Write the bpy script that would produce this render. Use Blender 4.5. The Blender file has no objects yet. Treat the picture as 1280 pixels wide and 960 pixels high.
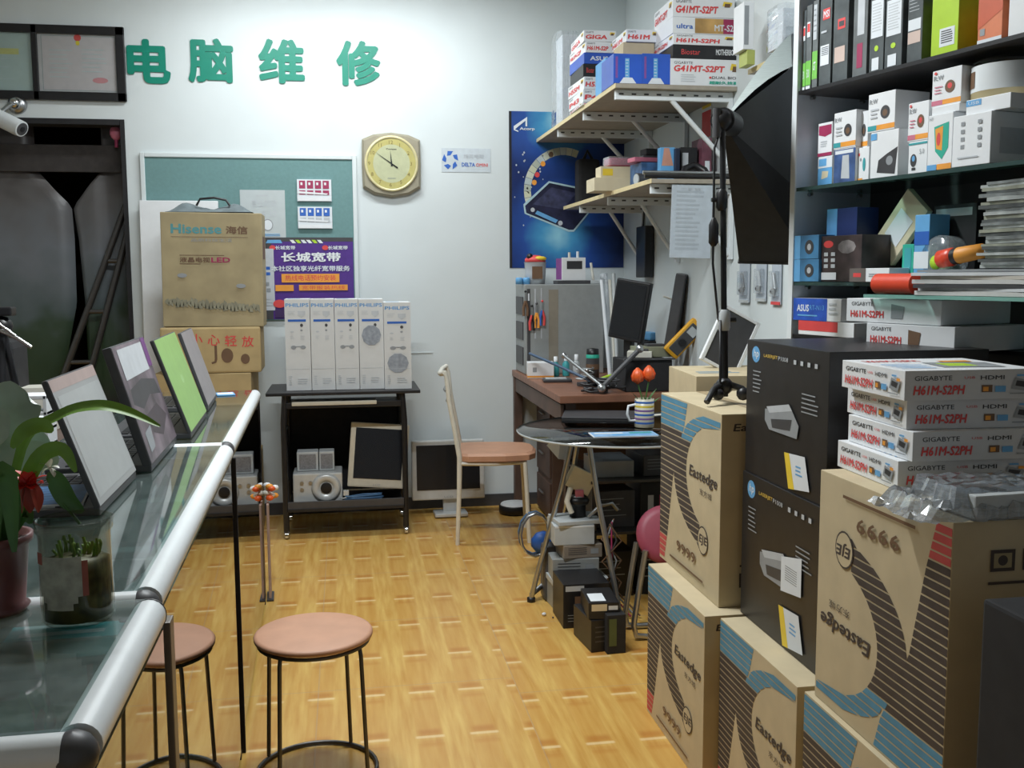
import bpy, bmesh, math, random
from mathutils import Vector, Matrix, Euler
random.seed(7)
R = math.radians
C = bpy.context.scene.collection
S = bpy.context.scene
# ------------------------------------------------------------ camera, world, lights, exposure
FPX, PITCH, YAW, ROLL, CAMZ = 1250.0, R(6.16), R(9.5), R(-0.3), 1.38
cam = bpy.data.objects.new('camera', bpy.data.cameras.new('camera')); C.objects.link(cam)
cam.location = (0, 0, CAMZ)
fw = Vector((math.sin(YAW)*math.cos(PITCH), math.cos(YAW)*math.cos(PITCH), -math.sin(PITCH)))
r0 = Vector((math.cos(YAW), -math.sin(YAW), 0)); u0 = r0.cross(fw)
rt = r0*math.cos(ROLL)+u0*math.sin(ROLL); up = rt.cross(fw)
cam.rotation_euler = Matrix((rt, up, -fw)).transposed().to_euler()
cam.data.sensor_width = 36; cam.data.lens = 36*FPX/1280; cam.data.clip_start = .05
S.camera = cam
def P(x, y, X=None, Y=None, Z=None):
    d = fw+rt*((x-640)/FPX)+up*((480-y)/FPX)
    if Z is not None: t = (Z-CAMZ)/d.z
    elif Y is not None: t = Y/d.y
    else: t = X/d.x
    return Vector((0, 0, CAMZ))+d*t
w = bpy.data.worlds.new('world'); S.world = w; w.use_nodes = True
w.node_tree.nodes['Background'].inputs[0].default_value = (.80, .90, 1, 1)
w.node_tree.nodes['Background'].inputs[1].default_value = .24
S.view_settings.view_transform = 'Standard'; S.view_settings.look = 'None'
S.view_settings.gamma = 1; S.view_settings.use_curve_mapping = False
S.view_settings.exposure = 0.0
S.cycles.max_bounces = 7; S.cycles.diffuse_bounces = 4; S.cycles.glossy_bounces = 4
S.cycles.transparent_max_bounces = 14; S.cycles.transmission_bounces = 6
S.cycles.caustics_reflective = False; S.cycles.caustics_refractive = False
S.cycles.sample_clamp_indirect = 4
S.cycles.use_denoising = True
YB = 5.889; XR = 1.675; HC = 3.12
# ------------------------------------------------------------ materials
MC = {}
def mat(name, col, rough=.6, metal=0, var=.06, scale=25, bump=0, spec=.5, emit=None, coat=0, stretch=(1, 1, 1)):
    if name in MC: return MC[name]
    m = bpy.data.materials.new(name); m.use_nodes = True; nt = m.node_tree; N = nt.nodes; L = nt.links
    b = N['Principled BSDF']
    b.inputs['Roughness'].default_value = rough; b.inputs['Metallic'].default_value = metal
    b.inputs['Specular IOR Level'].default_value = spec; b.inputs['Coat Weight'].default_value = coat
    tc = N.new('ShaderNodeTexCoord'); mp = N.new('ShaderNodeMapping'); mp.inputs['Scale'].default_value = stretch
    no = N.new('ShaderNodeTexNoise'); no.inputs['Scale'].default_value = scale; no.inputs['Detail'].default_value = 3
    L.new(tc.outputs['Object'], mp.inputs[0]); L.new(mp.outputs[0], no.inputs['Vector'])
    cr = N.new('ShaderNodeValToRGB')
    cr.color_ramp.elements[0].position = .3; cr.color_ramp.elements[1].position = .7
    cr.color_ramp.elements[0].color = tuple(max(0, c*(1-var)) for c in col[:3])+(1,)
    cr.color_ramp.elements[1].color = tuple(min(1, c*(1+var)) for c in col[:3])+(1,)
    L.new(no.outputs['Fac'], cr.inputs[0]); L.new(cr.outputs[0], b.inputs['Base Color'])
    if bump:
        bp = N.new('ShaderNodeBump'); bp.inputs['Strength'].default_value = bump; bp.inputs['Distance'].default_value = .01
        L.new(no.outputs['Fac'], bp.inputs['Height']); L.new(bp.outputs[0], b.inputs['Normal'])
    if emit:
        b.inputs['Emission Color'].default_value = tuple(col[:3])+(1,); b.inputs['Emission Strength'].default_value = emit
    MC[name] = m; return m
def glass(name, tint, ior=1.5, boost=1.0, rough=.03, opac=0, ocol=(.5, .5, .5)):
    m = bpy.data.materials.new(name); m.use_nodes = True; nt = m.node_tree; N = nt.nodes; L = nt.links
    N.clear(); o = N.new('ShaderNodeOutputMaterial')
    tr = N.new('ShaderNodeBsdfTransparent'); tr.inputs[0].default_value = tint+(1,)
    gl = N.new('ShaderNodeBsdfGlossy'); gl.inputs['Roughness'].default_value = rough
    fr = N.new('ShaderNodeFresnel'); fr.inputs[0].default_value = ior; ge = N.new('ShaderNodeNewGeometry')
    ff = N.new('ShaderNodeMath'); ff.operation = 'SUBTRACT'; ff.inputs[0].default_value = 1; L.new(ge.outputs['Backfacing'], ff.inputs[1])
    fm = N.new('ShaderNodeMath'); fm.operation = 'MULTIPLY'; L.new(fr.outputs[0], fm.inputs[0]); L.new(ff.outputs[0], fm.inputs[1])
    mu = N.new('ShaderNodeMath'); mu.operation = 'MULTIPLY'; mu.inputs[1].default_value = boost; mu.use_clamp = True
    L.new(fm.outputs[0], mu.inputs[0]); mx = N.new('ShaderNodeMixShader')
    src = tr.outputs[0]
    if opac:
        df = N.new('ShaderNodeBsdfDiffuse'); df.inputs[0].default_value = ocol+(1,)
        no = N.new('ShaderNodeTexNoise'); no.inputs['Scale'].default_value = 12; no.inputs['Detail'].default_value = 4
        ml = N.new('ShaderNodeMath'); ml.operation = 'MULTIPLY'; ml.inputs[1].default_value = opac*2; ml.use_clamp = True
        L.new(no.outputs['Fac'], ml.inputs[0])
        m2 = N.new('ShaderNodeMixShader'); L.new(ml.outputs[0], m2.inputs[0]); L.new(tr.outputs[0], m2.inputs[1]); L.new(df.outputs[0], m2.inputs[2])
        src = m2.outputs[0]
    L.new(mu.outputs[0], mx.inputs[0]); L.new(src, mx.inputs[1]); L.new(gl.outputs[0], mx.inputs[2])
    L.new(mx.outputs[0], o.inputs[0]); return m
M = {}
M['wall'] = mat('wall paint', (.68, .735, .745), .55, var=.03, scale=3, bump=.04)
M['ceil'] = mat('ceiling paint', (.75, .78, .78), .8)
M['white'] = mat('white card', (.80, .82, .84), .5, var=.02)
M['paper'] = mat('paper', (.74, .78, .82), .7, var=.02)
M['print'] = mat('black print', (.035, .035, .04), .5)
M['grey'] = mat('grey print', (.30, .32, .34), .5)
M['lgrey'] = mat('pale grey print', (.52, .55, .58), .5)
M['red'] = mat('red print', (.70, .07, .07), .5)
M['pink'] = mat('pink', (.62, .18, .26), .5)
M['blue'] = mat('blue print', (.03, .13, .50), .45)
M['lblue'] = mat('light blue print', (.14, .40, .72), .45)
M['orange'] = mat('orange print', (.85, .35, .05), .5)
M['yellow'] = mat('yellow print', (.85, .62, .05), .5)
M['green'] = mat('green print', (.03, .42, .30), .5, var=.03)
M['lime'] = mat('lime print', (.45, .68, .04), .5)
M['teal'] = mat('teal print', (.05, .35, .38), .5)
M['maroon'] = mat('maroon print', (.35, .03, .10), .5)
M['brown'] = mat('brown print', (.16, .09, .05), .6)
M['black'] = mat('black plastic', (.012, .012, .014), .4, var=.2)
M['blackm'] = mat('black matte', (.016, .016, .018), .85, var=.2)
M['dgrey'] = mat('dark grey plastic', (.06, .06, .065), .45, var=.1)
M['screen'] = mat('dark screen', (.010, .011, .014), .22)
M['card'] = mat('cardboard', (.56, .465, .30), .8, var=.06, scale=14, bump=.05)
M['cardd'] = mat('worn cardboard', (.38, .315, .185), .85, var=.13, scale=8, bump=.1)
M['cardo'] = mat('orange cardboard', (.48, .36, .18), .8, var=.1, scale=9, bump=.06)
M['cardl'] = mat('pale cardboard', (.68, .60, .42), .8, var=.06, scale=14)
M['stripe'] = mat('dark brown stripe print', (.065, .05, .045), .7, var=.15)
M['stripeb'] = mat('carton blue print', (.09, .27, .42), .7, var=.1)
M['striper'] = mat('carton red print', (.55, .08, .08), .7, var=.1)
M['alu'] = mat('white aluminium', (.76, .80, .82), .32, .0, var=.02)
M['metal'] = mat('steel', (.45, .46, .47), .3, .9, var=.08)
M['chrome'] = mat('chrome', (.65, .66, .68), .12, 1)
M['dmetal'] = mat('dark bronze metal', (.10, .095, .09), .35, .7)
M['gmetal'] = mat('grey sheet metal', (.36, .38, .38), .45, .3, var=.06)
M['greyp'] = mat('light grey plastic', (.50, .53, .54), .45)
M['silver'] = mat('silver plastic', (.60, .62, .62), .35, .2)
M['beige'] = mat('beige plastic', (.60, .56, .46), .5)
M['cream'] = mat('cream paint', (.70, .68, .60), .4)
M['seat'] = mat('terracotta vinyl', (.50, .265, .165), .5, var=.08, scale=12, bump=.03)
M['wood'] = mat('reddish wood', (.25, .11, .065), .4, var=.25, scale=6, stretch=(1, 6, 1))
M['woodd'] = mat('dark brown wood', (.10, .06, .045), .5, var=.25, scale=6)
M['chip'] = mat('shelf chipboard', (.36, .32, .26), .6, var=.08)
M['edge'] = mat('shelf edge banding', (.72, .60, .34), .5)
M['leaf'] = mat('green leaf', (.06, .17, .035), .4, var=.3, scale=14)
M['leafl'] = mat('young leaf', (.17, .34, .04), .4, var=.3, scale=14)
M['leafp'] = mat('pale leaf', (.38, .48, .40), .35, var=.35, scale=9)
M['petal'] = mat('red petal', (.75, .03, .02), .4, var=.15)
M['petalo'] = mat('orange red petal', (.85, .12, .02), .4, var=.25)
M['clear'] = glass('clear glass', (.93, .97, .96), 1.5, 1.0)
M['top'] = glass('counter top glass', (.80, .88, .87), 1.5, 1.7, .04, .14, (.46, .55, .54))
M['front'] = glass('counter front glass', (.62, .68, .66), 1.55, 1.7, .015)
M['smoke'] = glass('smoked glass', (.30, .32, .33), 1.5, 1.4, .05)
M['gshelf'] = glass('green shelf glass', (.62, .80, .74), 1.5, 1.2, .04)
M['gedge'] = mat('green glass edge', (.20, .42, .36), .15)
M['dedge'] = mat('dark glass edge', (.035, .07, .065), .2)
M['film'] = glass('clear wrap film', (.88, .90, .92), 1.5, 2.2, .12, .22, (.75, .8, .85))
M['jar'] = glass('jar plastic', (.80, .80, .76), 1.45, .9, .06)
M['bag'] = glass('antistatic bag', (.55, .58, .62), 1.5, 2.6, .16, .35, (.55, .6, .65))
# ------------------------------------------------------------ mesh builder
TXT = {}
def text_data(s, bold=0.0, res=2):
    k = (s, bold, res)
    if k not in TXT:
        cu = bpy.data.curves.new('t', 'FONT'); cu.body = s; cu.size = 1; cu.resolution_u = res
        cu.align_x = 'LEFT'
        o = bpy.data.objects.new('t', cu); C.objects.link(o)
        dg = bpy.context.evaluated_depsgraph_get(); dg.update()
        me = bpy.data.meshes.new_from_object(o.evaluated_get(dg))
        vs = [v.co.copy() for v in me.vertices]; fs = [tuple(p.vertices) for p in me.polygons]
        bpy.data.objects.remove(o); bpy.data.meshes.remove(me); bpy.data.curves.remove(cu)
        if not vs: vs = [Vector((0, 0, 0))]
        if bold:      # heavier strokes: shifted copies laid over each other
            v0, f0 = vs, fs; vs, fs = [], []; q = [(-1, 0), (1, 0), (0, 1), (0, -1)] if bold < .04 else [(math.cos(k*.7854), math.sin(k*.7854)) for k in range(8)]
            for k, (dx, dy) in enumerate(q+[(0, 0)]):
                n0 = len(vs); vs += [Vector((v.x+dx*bold, v.y+dy*bold, k*3e-5)) for v in v0]; fs += [tuple(i+n0 for i in f) for f in f0]
        x0 = min(v.x for v in vs); x1 = max(v.x for v in vs); y0 = min(v.y for v in vs); y1 = max(v.y for v in vs)
        TXT[(s, bold, res)] = ([(v.x-x0, v.y-y0, v.z) for v in vs], fs, x1-x0, y1-y0)
    return TXT[(s, bold, res)]
class Fr:   # a face frame: origin, right, up, normal, width, height
    def __init__(s, o, r, u, w, h):
        s.o = Vector(o); s.r = Vector(r).normalized(); s.u = Vector(u).normalized(); s.n = s.r.cross(s.u); s.w = w; s.h = h; s.e = .0006
    def p(s, a, b, e=0): return s.o+s.r*(a*s.w)+s.u*(b*s.h)+s.n*e
    def flip(s): return Fr(s.p(1, 1), -s.r, -s.u, s.w, s.h)
class MB:
    def __init__(s): s.bm = bmesh.new(); s.mats = []; s.X = Matrix()
    def mi(s, m):
        if isinstance(m, str): m = M[m]
        if m not in s.mats: s.mats.append(m)
        return s.mats.index(m)
    def face(s, pts, m, smooth=False):
        try: f = s.bm.faces.new([s.bm.verts.new(s.X @ Vector(p)) for p in pts])
        except ValueError: return
        f.material_index = s.mi(m); f.smooth = smooth; return f
    def mesh(s, vs, fs, m, smooth=False):
        bv = [s.bm.verts.new(s.X @ Vector(v)) for v in vs]; i = s.mi(m)
        for f in fs:
            try: q = s.bm.faces.new([bv[k] for k in f]); q.material_index = i; q.smooth = smooth
            except ValueError: pass
    def box(s, c, d, m, bev=0, rot=None):
        c = Vector(c); X = Matrix.Translation(c) @ (rot.to_4x4() if rot else Matrix())
        hx, hy, hz = d[0]/2, d[1]/2, d[2]/2
        if not bev:
            vs = [X @ Vector((a*hx, b*hy, e*hz)) for a in (-1, 1) for b in (-1, 1) for e in (-1, 1)]
            s.mesh(vs, [(0, 1, 3, 2), (4, 6, 7, 5), (0, 4, 5, 1), (2, 3, 7, 6), (0, 2, 6, 4), (1, 5, 7, 3)], m); return s
        t = bmesh.new(); bmesh.ops.create_cube(t, size=1)
        for v in t.verts: v.co = Vector((v.co.x*d[0], v.co.y*d[1], v.co.z*d[2]))
        bmesh.ops.bevel(t, geom=t.edges[:], offset=bev, segments=2, affect='EDGES', profile=.6)
        t.verts.index_update()
        s.mesh([X @ v.co for v in t.verts], [[v.index for v in f.verts] for f in t.faces], m); t.free(); return s
    def cyl(s, a, b, r, m, seg=16, r2=None, cap=True):
        return s.tube([a, b], [r, r if r2 is None else r2], m, seg, cap)
    def tube(s, pts, r, m, seg=8, cap=True, smooth=True, closed=False):
        pts = [Vector(p) for p in pts]; n = len(pts); rs = r if isinstance(r, (list, tuple)) else [r]*n
        vs = []; prev = None
        for i, p in enumerate(pts):
            if closed: t = (pts[(i+1) % n]-pts[i-1]).normalized()
            else: t = (pts[min(i+1, n-1)]-pts[max(i-1, 0)]).normalized()
            if prev is None:
                a = Vector((0, 0, 1)) if abs(t.z) < .9 else Vector((1, 0, 0)); x = t.cross(a).normalized()
            else: x = (prev-t*prev.dot(t)).normalized()
            prev = x; y = t.cross(x)
            for k in range(seg):
                g = 2*math.pi*k/seg; vs.append(p+(x*math.cos(g)+y*math.sin(g))*rs[i])
        fs = []
        for i in range(n if closed else n-1):
            j = (i+1) % n
            for k in range(seg): fs.append((i*seg+k, i*seg+(k+1) % seg, j*seg+(k+1) % seg, j*seg+k))
        s.mesh(vs, fs, m, smooth)
        if cap and not closed:
            s.mesh(vs[:seg][::-1], [tuple(range(seg))], m); s.mesh(vs[-seg:], [tuple(range(seg))], m)
        return s
    def lathe(s, prof, m, seg=28, c=(0, 0, 0), X=None, smooth=True):
        c = Vector(c); vs = []
        for r, z in prof:
            for k in range(seg):
                g = 2*math.pi*k/seg; v = Vector((max(r, 1e-4)*math.cos(g), max(r, 1e-4)*math.sin(g), z))
                if X is not None: v = X @ v
                vs.append(v+c)
        fs = []
        for i in range(len(prof)-1):
            for k in range(seg): fs.append((i*seg+k, i*seg+(k+1) % seg, (i+1)*seg+(k+1) % seg, (i+1)*seg+k))
        s.mesh(vs, fs, m, smooth); return s
    def sphere(s, c, r, m, seg=14, sc=(1, 1, 1)):
        pr = []
        for i in range(seg//2+1):
            a = -math.pi/2+math.pi*i/(seg//2); pr.append((r*math.cos(a), r*math.sin(a)))
        return s.lathe(pr, m, seg, c, Matrix.Diagonal(sc))
    # decals on a frame, u and v from 0 to 1
    def rect(s, f, a0, b0, a1, b1, m):
        e = f.e; f.e += .0002
        s.face([f.p(a0, b0, e), f.p(a1, b0, e), f.p(a1, b1, e), f.p(a0, b1, e)], m); return s
    def poly(s, f, pts, m):
        e = f.e; f.e += .0002
        s.face([f.p(a, b, e) for a, b in pts], m); return s
    def disc(s, f, a, b, r, m, ry=None, seg=20):
        ry = r if ry is None else ry
        return s.poly(f, [(a+r*math.cos(6.2832*k/seg), b+ry*math.sin(6.2832*k/seg)) for k in range(seg)], m)
    def text(s, f, a0, b0, a1, b1, st, m, bold=.0, keep=False, slant=0):
        vs, fs, w, h = text_data(st, bold); e = f.e; f.e += .0002
        sx = (a1-a0)/w; sy = (b1-b0)/h
        if keep:
            k = min(sx*f.w, sy*f.h); sx = k/f.w; sy = k/f.h
        s.mesh([f.p(a0+x*sx+slant*y*sy*f.h/f.w, b0+y*sy, e+z) for x, y, z in vs], fs, m); f.e += .0002 if bold else 0; return s
    def lines(s, f, a0, b0, a1, b1, n, m, fill=.45, rnd=.3):
        h = (b1-b0)/n
        for i in range(n):
            t = b1-h*i; s.rect(f, a0, t-h*fill, a1-(a1-a0)*random.random()*rnd, t, m); f.e -= .0002
        f.e += .0002; return s
    def build(s, name, parent=None, loc=(0, 0, 0), rz=0, rot=None):
        me = bpy.data.meshes.new(name); bmesh.ops.recalc_face_normals(s.bm, faces=[]) if False else None
        s.bm.to_mesh(me); s.bm.free()
        for m in s.mats: me.materials.append(m)
        o = bpy.data.objects.new(name, me); C.objects.link(o)
        o.location = loc; o.rotation_euler = rot if rot is not None else (0, 0, rz)
        if parent: o.parent = parent
        return o
def tag(o, label, cat, group=None, kind=None):
    o['label'] = label; o['category'] = cat
    if group: o['group'] = group
    if kind: o['kind'] = kind
    return o
def thing(name, label, cat, loc=(0, 0, 0), rz=0, group=None, rot=None):
    o = bpy.data.objects.new(name, None); C.objects.link(o); o.empty_display_size = .05
    o.location = loc; o.rotation_euler = rot if rot is not None else (0, 0, rz)
    return tag(o, label, cat, group)
def struct(mb, name):
    o = mb.build(name); o['kind'] = 'structure'; return o
def solo(mb, name, label, cat, loc=(0, 0, 0), rz=0, group=None, rot=None, kind=None):
    return tag(mb.build(name, None, loc, rz, rot), label, cat, group, kind)
def frames(d):   # the faces of a box standing on z=0, centred in x and y
    x, y, z = d[0]/2, d[1]/2, d[2]
    return dict(front=Fr((-x, -y, 0), (1, 0, 0), (0, 0, 1), d[0], z), left=Fr((-x, y, 0), (0, -1, 0), (0, 0, 1), d[1], z),
                right=Fr((x, -y, 0), (0, 1, 0), (0, 0, 1), d[1], z), top=Fr((-x, -y, z), (1, 0, 0), (0, 1, 0), d[0], d[1]),
                back=Fr((x, y, 0), (-1, 0, 0), (0, 0, 1), d[0], z))
def boxthing(name, label, cat, loc, d, m, art=None, rz=0, group=None, bev=.0015, rot=None, parent=None):
    b = MB(); b.box((0, 0, d[2]/2), d, m, min(bev, min(d)*.2)); f = frames(d)
    if art: art(b, f)
    if parent: return b.build(name, parent, loc, rz, rot)
    return solo(b, name, label, cat, loc, rz, group, rot)
def copy_tree(o, parent=None):
    c = o.copy(); C.objects.link(c); c.parent = parent
    for ch in o.children: copy_tree(ch, c)
    return c
# ------------------------------------------------------------ room lamps (fluorescent battens on the ceiling)
M['tube'] = mat('lit tube', (.92, .98, 1), .5, emit=14)
def batten(x, y, power, label, size=1.2, rz=0):
    t = thing('ceiling_lamp', label, 'lamp', (x, y, HC-.002), rz)
    MB().box((0, 0, -.02), (size, .09, .04), 'white', .004).build('housing', t)
    MB().cyl((-size/2+.03, 0, -.06), (size/2-.03, 0, -.06), .013, 'tube', 12).build('tube', t)
    b = MB()
    for s in (-1, 1): b.box((s*(size/2-.015), 0, -.055), (.03, .035, .035), 'white', .003)
    b.build('tube_holder', t)
    ld = bpy.data.lights.new('tube_light', 'AREA'); ld.shape = 'RECTANGLE'; ld.size = size; ld.size_y = .12
    ld.energy = power; ld.color = (.93, .98, 1.0)
    lo = bpy.data.objects.new('tube_light', ld); C.objects.link(lo); lo.parent = t; lo.location = (0, 0, -.085)
batten(.0, 5.15, 30, 'white fluorescent ceiling lamp closest to the clock wall', 1.5)
batten(-.05, 2.9, 72, 'white fluorescent ceiling lamp over the middle of the floor')
# ------------------------------------------------------------ the room
def floor_mat():
    m = bpy.data.materials.new('woven wood pattern floor tile'); m.use_nodes = True; nt = m.node_tree; N = nt.nodes; L = nt.links
    b = N['Principled BSDF']; tc = N.new('ShaderNodeTexCoord'); sp = N.new('ShaderNodeSeparateXYZ'); L.new(tc.outputs['Object'], sp.inputs[0])
    def mt(op, a, c=None, clamp=False):
        n = N.new('ShaderNodeMath'); n.operation = op; n.use_clamp = clamp
        for i, v in enumerate((a, c)):
            if v is None: continue
            if isinstance(v, (int, float)): n.inputs[i].default_value = v
            else: L.new(v, n.inputs[i])
        return n.outputs[0]
    def fr(v, p, o=0): return mt('FRACT', mt('DIVIDE', mt('ADD', v, o+50*p), p))
    def band(v, a, c, s=.02):   # 1 between a and c
        n = N.new('ShaderNodeMapRange'); n.interpolation_type = 'SMOOTHSTEP'; L.new(v, n.inputs[0]); n.inputs[1].default_value = a-s; n.inputs[2].default_value = a+s
        k = N.new('ShaderNodeMapRange'); k.interpolation_type = 'SMOOTHSTEP'; L.new(v, k.inputs[0]); k.inputs[1].default_value = c-s; k.inputs[2].default_value = c+s
        return mt('MULTIPLY', n.outputs[0], mt('SUBTRACT', 1, k.outputs[0]))
    X, Y = sp.outputs[0], sp.outputs[1]
    far = mt('GREATER_THAN', X, .545)
    Y2 = mt('ADD', Y, mt('MULTIPLY', far, .13))
    fx = fr(X, .165, .02); fy = fr(Y2, .33, .10); fy2 = fr(Y2, .165, .05)
    cell = mt('MULTIPLY', band(fx, .26, .74), band(fy, .08, .92, .01))
    dash = mt('MULTIPLY', band(fx, .24, .76, .03), band(fy, .03, .075, .012))  # pale glints, painted into the tile colour
    smud = mt('MULTIPLY', band(fx, .30, .72, .08), band(fy, .09, .20, .05))
    smud2 = mt('MULTIPLY', band(fx, .30, .72, .08), band(fy, .86, .99, .04))
    gx = fr(X, .66, .115); gy = fr(Y2, .66, .02)
    grout = mt('MAXIMUM', band(gx, .0, .006, .004), band(gy, .0, .007, .004))
    no = N.new('ShaderNodeTexNoise'); mp = N.new('ShaderNodeMapping'); mp.inputs['Scale'].default_value = (26, 2.2, 1)
    L.new(tc.outputs['Object'], mp.inputs[0]); L.new(mp.outputs[0], no.inputs['Vector']); no.inputs['Scale'].default_value = 1.6; no.inputs['Detail'].default_value = 4
    cr = N.new('ShaderNodeValToRGB'); L.new(no.outputs['Fac'], cr.inputs[0])
    cr.color_ramp.elements[0].position = .3; cr.color_ramp.elements[1].position = .72
    cr.color_ramp.elements[0].color = (.55, .285, .06, 1); cr.color_ramp.elements[1].color = (.72, .47, .135, 1)
    def mix(fac, a, col, amt):
        n = N.new('ShaderNodeMixRGB'); L.new(mt('MULTIPLY', fac, amt), n.inputs[0]); L.new(a, n.inputs[1]); n.inputs[2].default_value = col+(1,); return n.outputs[0]
    c = mix(cell, cr.outputs[0], (.56, .285, .06), .45)
    c = mix(smud, c, (.42, .13, .015), .55); c = mix(smud2, c, (.46, .16, .02), .35)
    c = mix(dash, c, (.92, .74, .44), .5); c = mix(grout, c, (.42, .32, .2), .5)
    n2 = N.new('ShaderNodeTexNoise'); n2.inputs['Scale'].default_value = 1.3; n2.inputs['Detail'].default_value = 3
    L.new(tc.outputs['Object'], n2.inputs['Vector'])
    c = mix(mt('SUBTRACT', n2.outputs['Fac'], .35, True), c, (.55, .34, .12), .5)
    L.new(c, b.inputs['Base Color']); b.inputs['Roughness'].default_value = .27
    bp = N.new('ShaderNodeBump'); bp.inputs['Strength'].default_value = .08; bp.inputs['Distance'].default_value = .004
    L.new(mt('ADD', cell, grout), bp.inputs['Height']); L.new(bp.outputs[0], b.inputs['Normal'])
    return m
b = MB(); b.box((-.3, 2.3, -.05), (6.4, 11, .1), floor_mat()); struct(b, 'floor')
b = MB(); b.box((-.3, 2.3, HC+.05), (6.4, 11, .1), 'ceil'); struct(b, 'ceiling')
DX0, DX1, DZ = -2.75, -1.165, 2.245          # the doorway in the back wall
b = MB(); T = .12
b.box(((DX1+2.9)/2, YB+T/2, HC/2), (2.9-DX1, T, HC), 'wall')
b.box(((DX0+DX1)/2, YB+T/2, (HC+DZ)/2), (DX1-DX0, T, HC-DZ), 'wall')
b.box(((-3.5+DX0)/2, YB+T/2, HC/2), (DX0+3.5, T, HC), 'wall'); struct(b, 'wall_back')
b = MB(); b.box((XR+.5, (3.0+YB)/2, HC/2), (1.0, YB-3.0-.002, HC), 'wall'); struct(b, 'wall_right')
b = MB(); b.box((2.75, .4, HC/2), (.1, 5.19, HC), 'wall'); struct(b, 'wall_side')
b = MB(); b.box((-3.3, 1.6, HC/2), (.1, 8.55, HC), 'wall'); struct(b, 'wall_left')
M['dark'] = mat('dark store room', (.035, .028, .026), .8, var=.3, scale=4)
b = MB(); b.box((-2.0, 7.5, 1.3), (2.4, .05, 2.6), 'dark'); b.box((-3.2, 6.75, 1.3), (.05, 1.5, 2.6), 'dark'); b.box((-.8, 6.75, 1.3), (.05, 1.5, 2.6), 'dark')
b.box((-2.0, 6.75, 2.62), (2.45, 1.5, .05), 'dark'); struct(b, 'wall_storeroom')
b = MB(); b.box(((DX1+XR)/2, YB-.008, .035), (XR-DX1-.002, .014, .07), 'dgrey'); struct(b, 'baseboard_back')
b = MB(); b.box((XR-.008, (3.0+YB)/2-.01, .035), (.014, YB-3.02, .07), 'dgrey'); struct(b, 'baseboard_right')
b = MB()
b.box((DX1-.012, YB+.06, DZ/2), (.024, .13, DZ), 'blackm'); b.box(((DX0+DX1)/2-.012, YB+.06, DZ-.015), (DX1-DX0-.03, .13, .03), 'blackm'); struct(b, 'door_1')
# thin ridge where the wall boards join
b = MB(); p = P(520, 441, Y=YB); b.box((p.x+.02, YB-.002, p.z), (.16, .004, .004), 'wall'); struct(b, 'trim_1')
# curtains hanging in the dark doorway, parted at the middle
def curtain_mat():
    m = mat('printed plastic curtain', (.09, .085, .085), .4, var=.2, scale=3)
    nt = m.node_tree; N = nt.nodes; L = nt.links; b = N['Principled BSDF']
    tc = N.new('ShaderNodeTexCoord'); sp = N.new('ShaderNodeSeparateXYZ'); L.new(tc.outputs['Object'], sp.inputs[0])
    no = N.new('ShaderNodeTexNoise'); no.inputs['Scale'].default_value = 5; L.new(tc.outputs['Object'], no.inputs['Vector'])
    ad = N.new('ShaderNodeMath'); ad.operation = 'MULTIPLY_ADD'; L.new(no.outputs['Fac'], ad.inputs[0]); ad.inputs[1].default_value = .5; L.new(sp.outputs[2], ad.inputs[2])
    cr = N.new('ShaderNodeValToRGB'); mr = N.new('ShaderNodeMapRange'); mr.inputs[1].default_value = .9; mr.inputs[2].default_value = 2.5
    L.new(ad.outputs[0], mr.inputs[0]); L.new(mr.outputs[0], cr.inputs[0]); e = cr.color_ramp.elements
    e[0].position = 0; e[0].color = (.02, .022, .02, 1); e[1].position = 1; e[1].color = (.05, .042, .04, 1)
    for q, c in ((.15, (.022, .045, .018)), (.28, (.035, .06, .035)), (.36, (.08, .105, .11)), (.55, (.15, .165, .185)), (.75, (.115, .11, .11)), (.83, (.06, .05, .048))):
        k = e.new(q); k.color = c+(1,)
    L.new(cr.outputs[0], b.inputs['Base Color']); return m
CM = curtain_mat()
def curtain(edge_pts, outer_x, label):
    # edge_pts: the free edge from top to bottom (X, Z); the other edge hangs straight at outer_x
    vs = []; n = 64; cols = 14; zt, zb = edge_pts[0][1], edge_pts[-1][1]
    for i in range(n+1):
        z = zt+(zb-zt)*i/n; k = 0
        while k < len(edge_pts)-2 and z < edge_pts[k+1][1]: k += 1
        (xa, za), (xb, zb2) = edge_pts[k], edge_pts[k+1]; t = (z-za)/(zb2-za) if zb2 != za else 0
        xe = xa+(xb-xa)*t
        for j in range(cols+1):
            x = outer_x+(xe-outer_x)*j/cols; vs.append((x, YB+.17+.012*math.sin(x*34+z), z))
    fs = [(i*(cols+1)+j, i*(cols+1)+j+1, (i+1)*(cols+1)+j+1, (i+1)*(cols+1)+j) for i in range(n) for j in range(cols)]
    b = MB(); b.mesh(vs, fs, CM, True); o = solo(b, 'curtain', label, 'curtain')
    md = o.modifiers.new('s', 'SOLIDIFY'); md.thickness = .004
YC = YB+.17
def cx(px, py): q = P(px, py, Y=YC); return (q.x, q.z)
tl, tr = cx(45, 212), cx(128, 212); mid = cx(90, 258); bot = cx(106, 470)
lb = cx(83, 470)
curtain([(cx(52, 190)[0]-.04, DZ+.05), (tl[0], tl[1]), (mid[0]-.003, mid[1]), cx(93, 300), (cx(96, 380)[0], cx(96, 380)[1]), (lb[0]-.02, .75), (lb[0], .06)], DX0-.02, 'dark printed plastic doorway curtain gathered beside the wall-mounted camera')
curtain([(cx(124, 190)[0]+.01, DZ+.05), (tr[0], tr[1]), (mid[0]+.004, mid[1]), cx(98, 300), cx(106, 380), (bot[0]+.02, .75), (bot[0], .06)], DX1+.01, 'dark printed plastic doorway curtain half behind the leaning ladder')
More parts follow.
